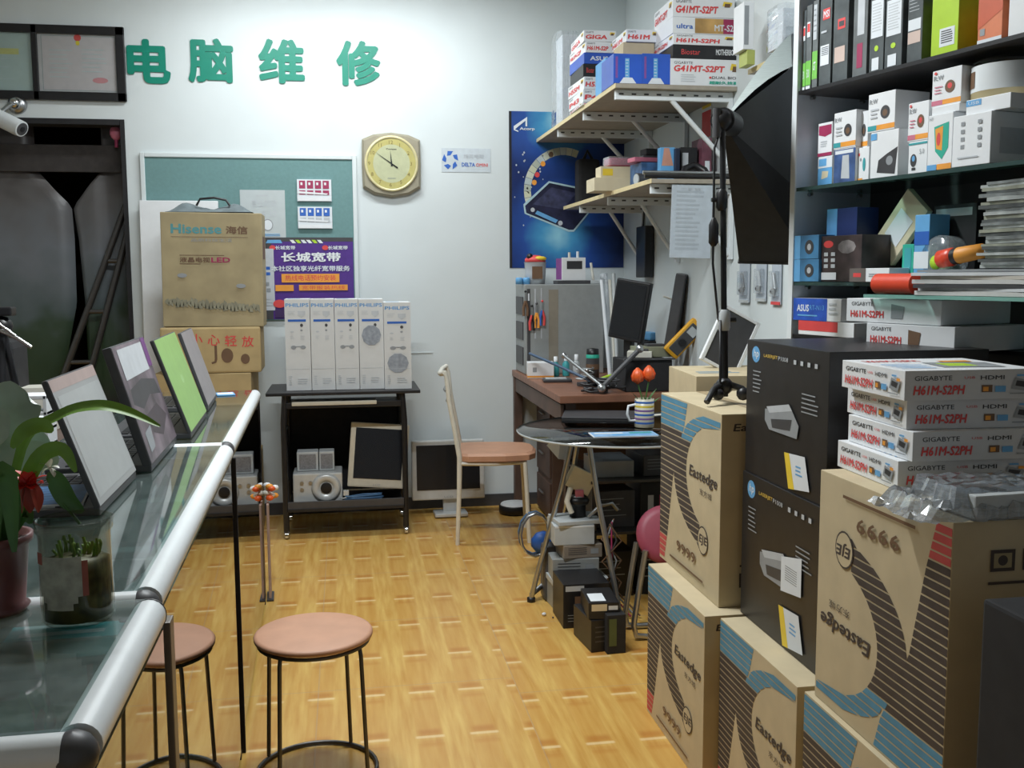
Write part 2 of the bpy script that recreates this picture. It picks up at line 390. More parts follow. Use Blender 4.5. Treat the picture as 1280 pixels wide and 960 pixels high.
b = MB(); q = P(95, 196, Y=YC-.03); b.box((q.x-.42, YC-.03, q.z-.01), (1.42, .012, .15), mat('brown black valance', (.040, .034, .032), .7, var=.2), .004)
b.cyl((-2.9, YC, DZ+.07), (-1.0, YC, DZ+.07), .012, 'metal'); solo(b, 'curtain_rail', 'black valance and rail across the top of the dark doorway', 'rail')
b = MB(); q = P(145, 166, Y=YB+.1)
b.sphere(q, .038, 'pink', 14, (.9, .6, 1.1)); b.cyl(q+Vector((0, 0, .04)), q+Vector((0, 0, .10)), .012, 'maroon', 10, .004); b.cyl(q-Vector((0, 0, .08)), q-Vector((0, 0, .03)), .010, 'maroon', 10)
solo(b, 'lucky_charm', 'small pink hanging ornament in the top corner of the doorway', 'ornament')
# the ladder
t = thing('ladder', 'dark folding ladder leaning inside the dark doorway', 'ladder')
Yl = YB+.12
A0 = P(158, 255, Y=Yl-.005); A1 = P(80, 470, Y=Yl-.05); B0 = P(161, 285, Y=Yl-.005); B1 = P(112, 470, Y=Yl-.05)
def ext(a, b_, z): k = (z-a.z)/(b_.z-a.z); return a+(b_-a)*k
rails = []
for a, c in ((A0, A1), (B0, B1)):
    c2 = ext(a, c, .0); c2.y = YB-.12+.12; c2 = Vector((c2.x, Yl-.08, .02)); rails.append((a, c2))
    MB().tube([a, c2], .019, 'dmetal', 8).build('rail', t)
for k in (.18, .34, .5, .66, .82):
    p0 = rails[0][0].lerp(rails[0][1], k); p1 = ext(rails[1][0], rails[1][1], p0.z)
    MB().tube([p0, p1], .013, 'dmetal', 8).build('rung', t)
# ------------------------------------------------------------ glass display counters
CT = .915; CX = -.315; CW = .50
def counter(y0, y1, label, x0=CX, rz=0, thick=False, top=CT, end_rail=True):
    t = thing('display_counter', label, 'counter', (x0, y0, 0), rz, 'glass display counters'); L = y1-y0
    zt = top-.022
    b = MB(); b.cyl((-.012, .045 if end_rail else 0, zt), (-.012, L-.012, zt), .024, 'alu', 20); b.build('top_rail', t)
    MB().cyl((-.02, .020, zt+.004), (-CW, .020, zt+.004), .021, 'alu', 18).build('end_rail', t)
    b = MB(); b.sphere((-.012, .022, zt), .0255, 'dgrey' , 16); b.box((-.03, .018, zt), (.03, .03, .034), 'dgrey', .004); b.build('corner_cap', t)
    b = MB(); b.lathe([(0, 0), (.025, 0), (.022, .012), (0, .016)], 'dgrey', 18, (-.012, L-.014, zt), Matrix.Rotation(R(-90), 3, 'X')); b.build('end_cap', t)
    for (x, y, nm, m) in ((.010, .020, 'post', 'bronze' if thick else 'blackm'), (-CW, .018, 'post', 'dmetal'), (-.006, L-.008, 'post', 'black'), (-CW, L-.02, 'post', 'dmetal')):
        wd = {'dmetal': .026, 'bronze': .036, 'black': .022}.get(m, .012)
        MB().box((x, y, (zt-.02)/2), (wd, wd, zt-.02), m, .002).build(nm, t)
    MB().box((-CW/2, L/2+.018, top-.004), (CW-.03, L-.042, .008), 'top').build('glass_top', t)
    MB().box((.005, L/2, (zt-.02)/2+.02), (.005, L-.03, zt-.06), 'front').build('front_pane', t)
    MB().box((-CW/2, L-.004, (zt)/2), (CW-.04, .005, zt-.06), 'front').build('end_pane', t)
    MB().box((-CW/2, L/2, .55), (CW-.05, L-.05, .006), 'gshelf').build('inner_shelf', t)
    MB().box((-CW+.005, L/2, zt/2), (.012, L-.05, zt-.04), M['backp']).build('added_rear_panel', t)  # unseen panel, added so the front glass looks dark and reflective
    MB().box((-CW/2, L/2, .03), (CW-.05, L-.04, .05), M['backp'], .003).build('base_board', t)
    return t
M['bronze'] = mat('bronze anodised post', (.17, .145, .125), .4, .2)
M['backp'] = mat('dark green grey laminate', (.28, .35, .34), .5)
counter(1.02, 1.488, 'short glass display counter carrying the jar of water plants', -.272, R(.6))
counter(1.495, 2.855, 'long glass display counter with the grey film-covered laptop on it', -.292, R(1.4), True)
counter(2.862, 4.25, 'glass display counter at the far end with the green laptop on it', -.327, R(1.4))
# goods lying inside the counters
rr = random.Random(3)
inside = [
 (P(150, 700, Z=.556), (.30, .22, .02), 'paper', 8, 'keyboard_box', 'pale flat box inside the counter below the patterned laptop', 'box'),
 (P(60, 715, Z=.556), (.28, .20, .05), 'greyp', -4, 'product_box', 'light grey box inside the counter behind the jar', 'box'),
 ((-.62, 2.30, .556), (.26, .34, .04), 'teal', 4, 'product_box', 'teal flat box inside the middle counter', 'box'),
 ((-.47, 2.62, .556), (.16, .18, .05), 'greyp', -8, 'product_box', 'small pale box near the joint inside the middle counter', 'box'),
 ((-.50, 3.20, .556), (.22, .30, .035), 'teal', 3, 'product_box', 'teal flat box inside the far counter', 'box'),
 ((-.60, 3.75, .556), (.24, .28, .04), 'greyp', -5, 'product_box', 'pale flat box inside the far counter', 'box'),
 ((-.50, 1.22, .556), (.24, .20, .03), 'greyp', 6, 'product_box', 'pale grey flat box inside the short counter', 'box'),
 ((-.70, 1.3, .556), (.12, .26, .05), 'dgrey', 2, 'product_box', 'dark grey box inside the short counter', 'box'),
 ((-.50, 1.75, .058), (.3, .3, .18), 'dgrey', 2, 'product_box', 'dark box on the base of the middle counter', 'box'),
 ((-.55, 3.4, .058), (.3, .4, .16), 'dgrey', -2, 'product_box', 'dark box on the base of the far counter', 'box')]
for (p, d, m, a, nm, lb_, ct) in inside:
    p = Vector(p); p.x = max(-.80+d[0]/2+.03, min(p.x, CX-.02-d[0]/2)); 
    boxthing(nm, lb_, ct, (p.x, p.y, p.z), d, m, lambda b, f: b.lines(f['top'], .1, .2, .8, .8, 4, 'lgrey'), R(a))
# bank of laptops, half closed, lids toward the shop
def laptop(px_near, py_near, px_far, py_far, lean_px, lid, label, lid_art=None, h=.235, thick=.010, base='dgrey'):
    a = P(px_near, py_near, Z=CT+.02); c = P(px_far, py_far, Z=CT+.02)
    d = (c-a); d.z = 0; wd = d.length; d.normalize()
    rz = math.atan2(d.y, d.x)                      # local x runs along the hinge, away from the viewer
    t = thing('laptop', label, 'laptop', (a.x, a.y, CT+.001), rz, 'laptops standing half closed on the counters')
    # base: behind the hinge (local +y is to the staff side)
    b = MB(); b.box((wd/2, .125, .010), (wd, .24, .017), base, .004); b.build('keyboard_base', t)
    b = MB()
    for i in range(5):
        for j in range(13): b.box((wd*.07+j*wd*.067, .08+i*.028, .0195), (wd*.055, .022, .003), 'black')
    b.build('keys', t)
    q = P(lean_px[0], lean_px[1], Y=a.y-.02); dx = (q-Vector((a.x, a.y, CT+.02)))
    ang = math.atan2(dx.z, -dx.x)
    ang = max(R(50), min(R(82), ang)); h = math.hypot(dx.x, dx.z) if h is None else h
    b = MB(); b.box((wd/2, thick/2, h/2), (wd, thick, h), 'dgrey', .004)
    f = Fr((0, 0, 0), (1, 0, 0), (0, 0, 1), wd, h); b.rect(f, .008, .01, .992, .99, lid)
    if lid_art: lid_art(b, f)
    o = b.build('lid', t, (0, .004, .018), 0, (-(R(90)-ang), 0, 0))
    f2 = MB(); f2.box((wd/2, thick+.001, h/2+.004), (wd*.9, .002, h*.8), 'screen'); k = f2.build('display', o)
    return t
M['lid1'] = mat('film covered grey lid', (.36, .37, .37), .35, var=.06, scale=4)
M['lid3'] = mat('green lid', (.28, .50, .14), .35, var=.05)
M['lid4'] = mat('grey mauve lid', (.30, .28, .29), .4, var=.06)
M['lid2'] = mat('photo printed lid', (.14, .11, .13), .35, var=.75, scale=9)
M['violet'] = mat('violet sheet', (.16, .05, .20), .5)
laptop(128, 634, 173, 588, (57, 476), M['lid1'], 'grey film-covered laptop lid, biggest and closest to the jar', lambda b, f: (b.rect(f, .01, .90, .99, .99, mat('pinkish bezel', (.42, .33, .31), .5)), b.rect(f, .06, .06, .97, .86, mat('clear sheet', (.42, .44, .44), .3, var=.04))), None, .012)
laptop(192, 581, 223, 545, (138, 434), M['lid2'], 'laptop with dark patterned lid and a white sheet on its top corner', lambda b, f: (b.poly(f, [(.12, .62), (.5, .66), (.9, .60), (.95, .45), (.6, .50), (.3, .42), (.08, .5)], 'dgrey'), b.poly(f, [(.3, .36), (.7, .40), (.9, .25), (.6, .12), (.35, .2)], mat('plum shade', (.07, .055, .065), .4)), b.poly(f, [(.1, .25), (.3, .28), (.25, .1), (.1, .08)], 'grey'), b.rect(f, .10, .70, .85, .96, 'lgrey'), b.rect(f, .86, .72, .99, .99, M['violet'])), None, .022)
laptop(241, 541, 260, 514, (192, 425), M['lid3'], 'laptop with plain bright green lid', lambda b, f: b.disc(f, .5, .5, .05, mat('pale green mark', (.36, .58, .24), .4)), None, .012)
laptop(262, 508, 272, 493, (226, 416), M['lid4'], 'laptop with plain grey lid, last in the row', None, None, .012)
# ------------------------------------------------------------ cartons of computer cases
def case_art(face, flipit=False, logo=True, narrow=False):
    def art(b, f):
        fr_ = f[face]
        if flipit: fr_ = fr_.flip()
        n = 28
        def colw(y):
            for (ya, xa), (yb, xb_) in zip(((0, .09), (.2, .155), (.55, .245), (.83, .41), (.86, .43)), ((.2, .155), (.55, .245), (.83, .41), (.86, .43), (1, .48))):
                if y <= yb: return xa+(xb_-xa)*(y-ya)/(yb-ya)
            return .48
        def ell(y, cx_, cy_, rx, ry):
            q = 1-((y-cy_)/ry)**2
            return None if q <= 0 else cx_-rx*math.sqrt(q)
        for k in range(n):
            y0 = .99-(k+.80)/n*.975; y1 = .99-k/n*.975; y = (y0+y1)/2
            blue = y > .815; fr_.e = .0006
            b.poly(fr_, [(.003, y0), (colw(y0), y0), (colw(y1), y1), (.003, y1)], 'stripeb' if blue else ('striper' if y < .165 else 'stripe'))
            o0, o1, om = ell(y0, .88, .60, .625, .365), ell(y1, .88, .60, .625, .365), ell(y, .88, .60, .625, .365)
            if om is None: continue
            o0 = o0 if o0 is not None else (om+.88)/2; o1 = o1 if o1 is not None else (om+.88)/2
            i0, i1 = ell(y0, .90, .625, .43, .29), ell(y1, .90, .625, .43, .29)
            lim = .985 if y > .62 else .70
            e0 = min(lim, i0) if i0 is not None else lim; e1 = min(lim, i1) if i1 is not None else lim
            if y > .45: o0 = max(o0, colw(y0)+(.015 if y > .83 else -.004)); o1 = max(o1, colw(y1)+(.015 if y > .83 else -.004))
            if e0-o0 < .006 and e1-o1 < .006: continue
            b.poly(fr_, [(min(o0, e0), y0), (max(e0, o0), y0), (max(e1, o1), y1), (min(o1, e1), y1)], 'stripeb' if y > .80 else 'stripe')
        fr_.e = .0014
        b.text(fr_, .52, .585, .95, .665, 'Eastedge', 'stripe', .02, slant=.2)
        b.text(fr_, .70, .53, .88, .565, '东方城', 'stripe')
        if logo:
            b.disc(fr_, .76, .29, .078, 'stripe', .078); b.disc(fr_, .76, .29, .070, 'card', .070); b.text(fr_, .70, .26, .82, .32, 'EJE', 'stripe', .03, slant=.2)
        for k in range(4):
            b.text(fr_, .33+.085*k, .13, .40+.085*k, .19, '9', 'brown', .02)
        b.lines(fr_, .22, .05, .80, .075, 1, 'brown', .5, .05)
        fr2 = f['front']
        if flipit: fr2 = fr2.flip()
        b.text(fr2, .12, .90, .72, .95, 'Eastedge', 'stripe', .02, slant=.2)
        b.lines(fr2, .30, .62, .6, .72, 3, 'stripe', .2, .4)
        for k in range(3):
            x = .22+.2*k
            b.rect(fr2, x, .10, x+.15, .175, 'stripe'); b.rect(fr2, x+.02, .112, x+.13, .163, 'cardd'); b.disc(fr2, x+.075, .137, .03, 'stripe', .018)
        b.lines(fr2, .22, .20, .78, .22, 1, 'stripe', .5, 0)
        b.rect(f['top'], .44, 0, .56, 1, mat('clear brown tape', (.52, .40, .24), .25))
    return art
H1 = .48
G1 = 'computer case cartons piled beside the shelves'
boxthing('carton', 'upright case carton on the floor closest to the pink seat', 'box', (.925+.125, 2.70, 0), (.25, .50, H1), 'card', case_art('left'), 0, G1)
boxthing('carton', 'case carton standing under the folded tripod light stand', 'box', (.975+.14, 2.765, H1+.001), (.26, .515, .53), 'card', case_art('left'), 0, G1)
boxthing('carton', 'case carton on the floor carrying the two black printer boxes', 'box', (.962+.21, 2.205, 0), (.42, .455, H1), 'card', case_art('left'), 0, G1)
boxthing('carton', 'floor carton with blue stripes beneath the upside-down printed carton', 'box', (.968+.15, 1.715, 0), (.30, .48, H1), 'card', case_art('left'), 0, G1)
boxthing('carton', 'upside-down printed case carton carrying the white motherboard boxes', 'box', (.98+.15, 1.70, H1+.001), (.30, .465, .492), 'card', case_art('left', True), 0, G1)
# printer boxes
M['hpbox'] = mat('black printed carton', (.020, .019, .020), .38, var=.15)
def printer_art(sheet):
    def art(b, f):
        F_ = f['left']
        b.disc(F_, .13, .90, .055, 'lblue', .060); b.text(F_, .095, .865, .165, .935, 'hp', 'white', .01, slant=.2)
        b.text(F_, .24, .885, .42, .915, 'LASERJET', mat('gold print', (.80, .55, .10), .4), .01); b.text(F_, .43, .885, .55, .915, 'P1008', 'lgrey')
        b.lines(F_, .10, .60, .22, .78, 6, 'grey', .3)
        b.lines(F_, .72, .55, .92, .70, 5, 'grey', .3)
        for k in range(4): b.rect(F_, .62+.08*k, .88, .65+.08*k, .91, 'lgrey')
        b.poly(F_, [(.28, .52), (.60, .58), (.70, .47), (.68, .38), (.34, .38), (.28, .44)], 'grey')
        b.poly(F_, [(.30, .54), (.58, .60), (.62, .56), (.34, .50)], 'lgrey'); b.poly(F_, [(.36, .46), (.62, .50), (.60, .42), (.38, .40)], 'dgrey')
        if sheet: b.poly(F_, [(.56, .58), (.80, .64), (.80, .40), (.56, .36)], 'paper'); b.lines(F_, .61, .44, .75, .54, 7, 'grey', .4, 0)
        b.poly(F_, [(.54, .26), (.78, .28), (.84, .06), (.60, .02)], 'paper'); b.poly(F_, [(.54, .26), (.60, .265), (.67, .03), (.60, .02)], 'yellow')
        b.lines(F_, .68, .12, .76, .2, 3, 'lblue', .4)
    return art
boxthing('printer_box', 'black printer carton with a white barcode sheet, beneath its twin', 'box', (1.03+.19, 2.24, H1+.002), (.38, .45, .385), 'hpbox', printer_art(True), 0, 'black printer cartons')
boxthing('printer_box', 'black printer carton on top of its twin', 'box', (1.035+.19, 2.24, H1+.388), (.38, .45, .345), 'hpbox', printer_art(False), 0, 'black printer cartons')
# motherboard boxes on the upside-down carton
def board_art(b, f, model='H61M-S2PH'):
    for k in ('left', 'front'):
        F_ = f[k]
        s = 1 if k == 'left' else .82
        if k == 'front': b.rect(F_, 0, 0, 1, 1, mat('white card side painted shaded', (.62, .63, .65), .5, var=.02))  # front greyed: shade of the side facing the camera painted onto white card
        b.text(F_, .07, .66, .07+.34*s, .82, 'GIGABYTE', 'print', .01)
        b.text(F_, .44, .70, .52, .78, 'USB 3.0'[:3], 'red'); b.text(F_, .56, .66, .74, .80, 'HDMI', 'print', .01)
        b.text(F_, .06, .18, .06+.46*s, .50, model, 'red', .03, slant=.15)
        b.rect(F_, .57, .24, .65, .48, 'brown'); b.rect(F_, .58, .27, .62, .42, 'orange'); b.rect(F_, .67, .24, .75, .44, 'lblue')
        b.poly(F_, [(.79, .34), (.92, .26), (.95, .58), (.82, .72)], 'grey'); b.poly(F_, [(.82, .44), (.90, .38), (.92, .56), (.83, .62)], 'print'); b.rect(F_, .90, .62, .95, .72, 'orange')
        b.rect(F_, .83, .76, .90, .82, 'lblue'); b.lines(F_, .78, .12, .93, .20, 1, 'grey', .5, 0)
    F_ = f['top']
    b.text(F_, .08, .70, .50, .86, model, 'red', .02); b.poly(F_, [(.40, .2), (.85, .15), (.92, .55), (.45, .62)], 'grey'); b.poly(F_, [(.48, .28), (.7, .26), (.72, .5), (.5, .52)], 'lime')
    b.rect(F_, .62, .6, .86, .72, 'orange'); b.lines(F_, .06, .1, .34, .5, 5, 'lblue', .35)
zc = H1+.001+.492+.001
g = P(1132, 615, Z=zc)
hb = .056
offs = [(-.004, .010, 2.0), (.012, -.004, 1.0), (.018, .018, 3.0), (-.002, .004, 1.5)]
lbls = ['lowest white motherboard box in the stack, resting on the carton', 'white motherboard box second from the bottom of the stack on the carton',
        'white motherboard box second from the top of the stack on the carton', 'topmost white motherboard box of the stack on the carton']
for i in range(4):
    dx, dy, a = offs[i]
    boxthing('motherboard_box', lbls[i], 'box', (g.x+.135+dx, g.y+.125+dy, zc+i*(hb+.001)), (.27, .25, hb), 'white', board_art, R(-a), 'motherboard boxes stacked on the carton', .001)
# wrapped bare board in a silver bag on the carton
t = thing('wrapped_drive', 'grey boxed part in a crumpled clear bag beside the motherboard boxes', 'packet', (0, 0, 0))
q0 = P(1190, 648, Z=zc)
b = MB(); b.X = Matrix.Translation((q0.x+.085, q0.y+.0, zc+.002)) @ Matrix.Rotation(R(4), 4, 'Z'); b.box((.02, .03, .021), (.17, .11, .04), 'greyp', .003); b.box((-.0, .03, .0415), (.03, .06, .001), 'dgrey'); b.build('inner_box', t)
rg = random.Random(5); vs = []; n, m_ = 22, 14
for i in range(n+1):
    for j in range(m_+1):
        u, v = i/n, j/m_; x = q0.x-.085+.275*u; y = q0.y-.045+.18*v
        hgt = .004
        if .30 < u < .97 and .2 < v < .92: hgt = .050+.005*rg.random()
        elif .12 < u: hgt = .018+.016*rg.random()
        else: hgt = .003+.012*rg.random()
        if i in (0, n) or j in (0, m_): hgt = .003+.004*rg.random()
        vs.append((x+.004*rg.random(), y+.006*rg.random(), zc+hgt))
b = MB(); b.mesh(vs, [(i*(m_+1)+j, (i+1)*(m_+1)+j, (i+1)*(m_+1)+j+1, i*(m_+1)+j+1) for i in range(n) for j in range(m_)], 'bag'); b.build('clear_bag', t)
# dark crate in the corner of the view
q = P(1236, 748, Z=.90)
b = MB(); b.box((.16, -.13, .45), (.34, .26, .90), 'blackm', .006)
for k in range(6): b.box((.16, -.262, .08+.09*k), (.28, .006, .012), 'dgrey')
solo(b, 'computer_case', 'black computer tower standing in front of the big upside-down carton', 'computer', (q.x, q.y, .001))
# ------------------------------------------------------------ wooden stools and the chair
def stool(x, y, label, rz=0):
    t = thing('round_stool', label, 'stool', (x, y, 0), rz)
    b = MB(); b.lathe([(0, .392), (.155, .392), (.161, .395), (.162, .402), (.159, .407), (.152, .409), (.08, .411), (0, .411)], 'seat', 44); b.build('seat', t)
    b = MB(); b.tube([(.150*math.cos(k*.1745), .150*math.sin(k*.1745), .384) for k in range(36)], .0055, 'dmetal', 8, closed=True); b.build('seat_ring', t)
    for k in range(4):
        a = R(-118+90*k)
        c, s_ = math.cos(a), math.sin(a)
        MB().tube([(.135*c, .135*s_, .383), (.150*c, .150*s_, .378), (.153*c, .153*s_, .36), (.168*c, .168*s_, .014)], .0058, 'dmetal', 8).build('leg', t)
    b = MB(); b.tube([(.166*math.cos(k*.1745), .166*math.sin(k*.1745), .0075) for k in range(36)], .0065, 'dmetal', 8, closed=True); b.build('foot_ring', t)
    return t
q = P(392, 788, Z=.41); stool(q.x, q.y, 'round stool with terracotta seat standing on the open floor', R(-6))
# chair seen from the side
q = P(572, 681, Z=0); q2 = P(662, 683, Z=0)
t = thing('metal_chair', 'cream metal-framed chair with terracotta seat against the back wall', 'chair', (q.x, q.y, 0), R(-7))
Lc = (q2-q).length
for nm, yy in (('back_post', 0), ('back_post', .36)):
    MB().tube([(0, yy, 0), (.012, yy, .30), (.015, yy, .46), (-.008, yy, .60), (-.035, yy, .75), (-.045, yy, .86), (-.055, yy, .90)], [.011, .013, .014, .013, .013, .012, .010], 'cream', 10).build(nm, t)
for yy in (.02, .34): MB().tube([(Lc-.0, yy, 0), (Lc-.012, yy, .25), (Lc-.022, yy, .425)], .012, 'cream', 10).build('leg', t)
b = MB(); b.tube([(-.055, -.005, .895), (-.075, .04, .885), (-.085, .18, .875), (-.075, .32, .885), (-.055, .365, .895)], .013, 'cream', 10)
b.tube([(-.046, 0, .80), (-.06, .18, .79), (-.046, .36, .80)], .010, 'metal', 8); b.tube([(-.036, 0, .74), (-.05, .18, .73), (-.036, .36, .74)], .008, 'metal', 8); b.build('top_rail', t)
b = MB(); b.tube([(.012, -.0, .425), (.2, -.0, .422), (Lc-.02, .02, .425), (Lc-.02, .34, .425), (.2, .36, .422), (.012, .36, .425)], .011, 'cream', 8); b.build('seat_frame', t)
b = MB(); pts = [(.02, .0), (.06, -.018), (.25, -.02), (Lc, .01), (Lc+.035, .07), (Lc+.045, .18), (Lc+.035, .29), (Lc, .35), (.25, .38), (.06, .378), (.02, .36)]
z0, z1 = .437, .476
vs = [(x, y, z0) for x, y in pts]+[(x*1.0, y, z1-.012) for x, y in pts]+[(.02+(x-.02)*.96, .18+(y-.18)*.93, z1) for x, y in pts]; k = len(pts)
b.mesh(vs, [tuple(range(k-1, -1, -1)), tuple(range(2*k, 3*k))]+[(l*k+i, l*k+(i+1) % k, (l+1)*k+(i+1) % k, (l+1)*k+i) for l in range(2) for i in range(k)], 'seat'); b.build('seat', t)
# ------------------------------------------------------------ black computer desk at the back
YD = 5.29
t = thing('computer_desk', 'small black computer desk on wheels against the back wall', 'desk', (-.01, YD, 0))
hx = .315
b = MB(); b.box((0, .21, .775), (.80, .46, .018), 'black', .004); b.build('desktop', t)
for sx in (-1, 1):
    for yy in (.02, .42): MB().tube([(sx*hx, yy, .04), (sx*hx, yy, .62), (sx*(hx-.01), yy, .766)], .016, 'black', 10).build('leg', t)
    b = MB(); b.box((sx*hx, .22, .40), (.006, .38, .30), 'dgrey'); b.build('side_panel', t)
    for yy in (.02, .42):
        b = MB(); b.cyl((sx*hx-.008, yy, .0205), (sx*hx+.008, yy, .0205), .020, 'chrome', 16); b.box((sx*hx, yy, .036), (.028, .028, .012), 'dgrey', .002); b.build('caster', t)
b = MB(); b.box((0, .18, .702), (.58, .34, .014), 'black', .003); b.box((0, .01, .712), (.60, .012, .03), 'black', .002); b.build('keyboard_tray', t)
b = MB(); b.box((0, .21, .155), (.61, .42, .018), 'black', .003); b.box((0, .01, .175), (.61, .012, .05), 'dgrey', .002); b.build('lower_shelf', t)
b = MB(); b.box((0, .43, .42), (.61, .008, .50), 'blackm'); b.build('back_panel', t)
b = MB(); b.box((-.06, YD+.06, .721), (.44, .12, .020), 'beige', .004); b.lines(Fr((-.26, YD+.01, .7315), (1, 0, 0), (0, 1, 0), .40, .1), 0, 0, 1, 1, 4, 'lgrey', .7, 0); solo(b, 'keyboard', 'beige keyboard lying on the black desk pull-out tray', 'keyboard')
# the five tall appliance boxes on the desk
def philips(big, two):
    def art(b, f):
        F_ = f['front']
        b.rect(F_, 0, 0, 1, .999, mat('white grey box front', (.66, .67, .67), .5, var=.02))
        b.text(F_, .04, .915, .96, .955, 'PHILIPS', mat('logo blue', (.10, .30, .62), .4), .02)
        b.lines(F_, .12, .82, .42, .87, 3, 'lgrey', .3); b.poly(F_, [(.52, .87), (.82, .87), (.82, .83), (.66, .80), (.52, .83)], 'lgrey')
        b.rect(F_, .12, .755, .84, .780, 'blue'); b.disc(F_, .66, .715, .06, 'dgrey', .018); b.disc(F_, .65, .66, .05, 'grey', .010); b.disc(F_, .28, .645, .07, 'lgrey', .009)
        b.lines(F_, .2, .56, .36, .6, 3, 'lgrey', .3); b.lines(F_, .6, .55, .78, .6, 3, 'lgrey', .3)
        if two: b.disc(F_, .32, .475, .11, 'grey', .020); b.disc(F_, .70, .475, .11, 'grey', .020); b.rect(F_, .3, .478, .7, .488, 'grey')
        if big:
            b.disc(F_, .5, big, .40, mat('fan grille print', (.30, .33, .38), .5, var=.2, scale=60), .115, 10)
        b.rect(F_, .02, .235, .96, .238, 'lgrey'); b.lines(F_, .1, .05, .24, .16, 5, 'lgrey', .35); b.lines(F_, .45, .06, .85, .13, 3, 'lgrey', .35)
        b.rect(f['top'], .1, .3, .6, .6, 'lblue' if two else 'lgrey')
    return art
xs = [358, 390, 420, 450, 481, 515]
bl = ['tall white appliance box at the end of the row beside the big tan carton', 'tall white appliance box with no drawing of two knobs, second in the row', 'tall white appliance box in the middle of the row of five',
      'tall white appliance box with a grey round fan picture at mid-height', 'shorter white appliance box with a fan picture low down, end of the row']
arts = [philips(0, True), philips(0, False), philips(0, True), philips(.60, False), philips(.30, True)]
for i in range(5):
    Yf = YD+.06+(-.03 if i == 4 else 0)
    a = P(xs[i], 483, Y=Yf); c = P(xs[i+1], 483, Y=Yf); zt = P(xs[i], 374 if i < 4 else 378, Y=Yf).z
    boxthing('appliance_box', bl[i], 'box', ((a.x+c.x)/2, Yf+.10, .786), (c.x-a.x-.003, .20, zt-.786), 'white', arts[i], 0, 'white appliance boxes in a row on the black desk', .001)
# things on the desk's lower shelf
zs = .165
a = P(366, 600, Y=YD+.08); c = P(428, 600, Y=YD+.08); wS = c.x-a.x
t = thing('subwoofer', 'silver speaker unit with a round port on the lower desk shelf', 'speaker', ((a.x+c.x)/2, YD+.08, zs+.001))
b = MB(); b.box((0, .1, .085), (wS, .2, .17), 'silver', .008)
for k in range(3): b.cyl((-wS*.32+.045*(k % 2), .001, .12-.035*(k//2)), (-wS*.32+.045*(k % 2), -.006, .12-.035*(k//2)), .010, 'metal', 12)
b.build('cabinet', t)
b = MB(); RX = Matrix.Rotation(R(90), 3, 'X'); b.lathe([(.075, 0), (.078, .006), (.062, .014), (.040, .008), (.030, -.006), (0, -.012)], 'silver', 30, (wS*.17, 0, .09), RX); b.build('front_ring', t)
b = MB(); b.lathe([(.030, .008), (.0, .009)], 'black', 20, (wS*.17, -.001, .09), RX); b.build('port', t)
b = MB(); b.lathe([(.030, .009), (.022, .011), (0, .011)], 'black', 20, (wS*.17, -.001, .09), RX); b.build('port_hole', t)
for i, (xa, xb) in enumerate(((370, 398), (398, 418))):
    a = P(xa, 560, Y=YD+.14); c = P(xb, 560, Y=YD+.14)
    t = thing('desktop_speaker', ('wider' if i == 0 else 'narrower')+' grey speaker standing on top of the silver subwoofer', 'speaker', ((a.x+c.x)/2, YD+.14, zs+.173))
    b = MB(); b.box((0, .05, .0525), (c.x-a.x-.004, .10, .105), 'greyp', .006); b.build('cabinet', t)
    b = MB(); b.box((0, -.001, .052), ((c.x-a.x)*.75, .004, .08), mat('grey grille cloth', (.22, .22, .23), .8, var=.3, scale=200), .001); b.build('grille', t)
def monitor(name_lbl, loc, wd, hg, frame, rot=(0, 0, 0), depth=.05, group=None, stand=True, chin=.0):
    t = thing('monitor', name_lbl, 'monitor', loc, rot=rot)
    b = MB(); b.box((0, depth/2, hg/2), (wd, depth, hg), frame, .008); b.box((0, depth+.02, hg/2), (wd*.6, .05, hg*.6), frame, .012)
    f = Fr((-wd/2, 0, 0), (1, 0, 0), (0, 0, 1), wd, hg); f.e = .001; b.text(f, .44, .03, .56, .06, 'LCD', 'grey'); b.build('casing', t)
    m_ = .028; b = MB(); b.box((0, -.001, (hg+chin)/2), (wd-2*m_, .004, hg-2*m_-chin), 'screen'); b.build('screen', t)
    return t
a = P(446, 597, Y=YD+.10); c = P(497, 604, Y=YD+.10)
monitor('beige flat monitor tilted against the desk leg on the lower shelf', (((a+c)/2).x-.005, YD+.10, zs+.075), .315, .35, 'beige', (R(-6), R(5), 0), .04, chin=.02)
b = MB(); rb = random.Random(9)
for k in range(4):
    pts = [Vector((-.01+.10*math.cos(g*.7+k)+.09+.01*rb.random(), YD+.055+.028*math.sin(g*.7+k*1.3), zs+.012+k*.011+.004*rb.random())) for g in range(12)]
    b.tube(pts, .0055, mat('blue cable sheath', (.07, .16, .30), .5), 6)
solo(b, 'blue_cable', 'bundle of blue cable in front of the tilted monitor', 'cable')
b = MB(); q = P(430, 605, Y=YD+.04); b.tube([(q.x+.02*math.cos(g), YD+.045+.016*math.sin(g), zs+.008+g*.003) for g in [k*.5 for k in range(26)]], .004, 'greyp', 6); b.box((q.x+.01, YD+.045, zs+.066), (.03, .02, .03), 'silver', .004); solo(b, 'grey_cable', 'grey coiled cable with a plug beside the subwoofer', 'cable')
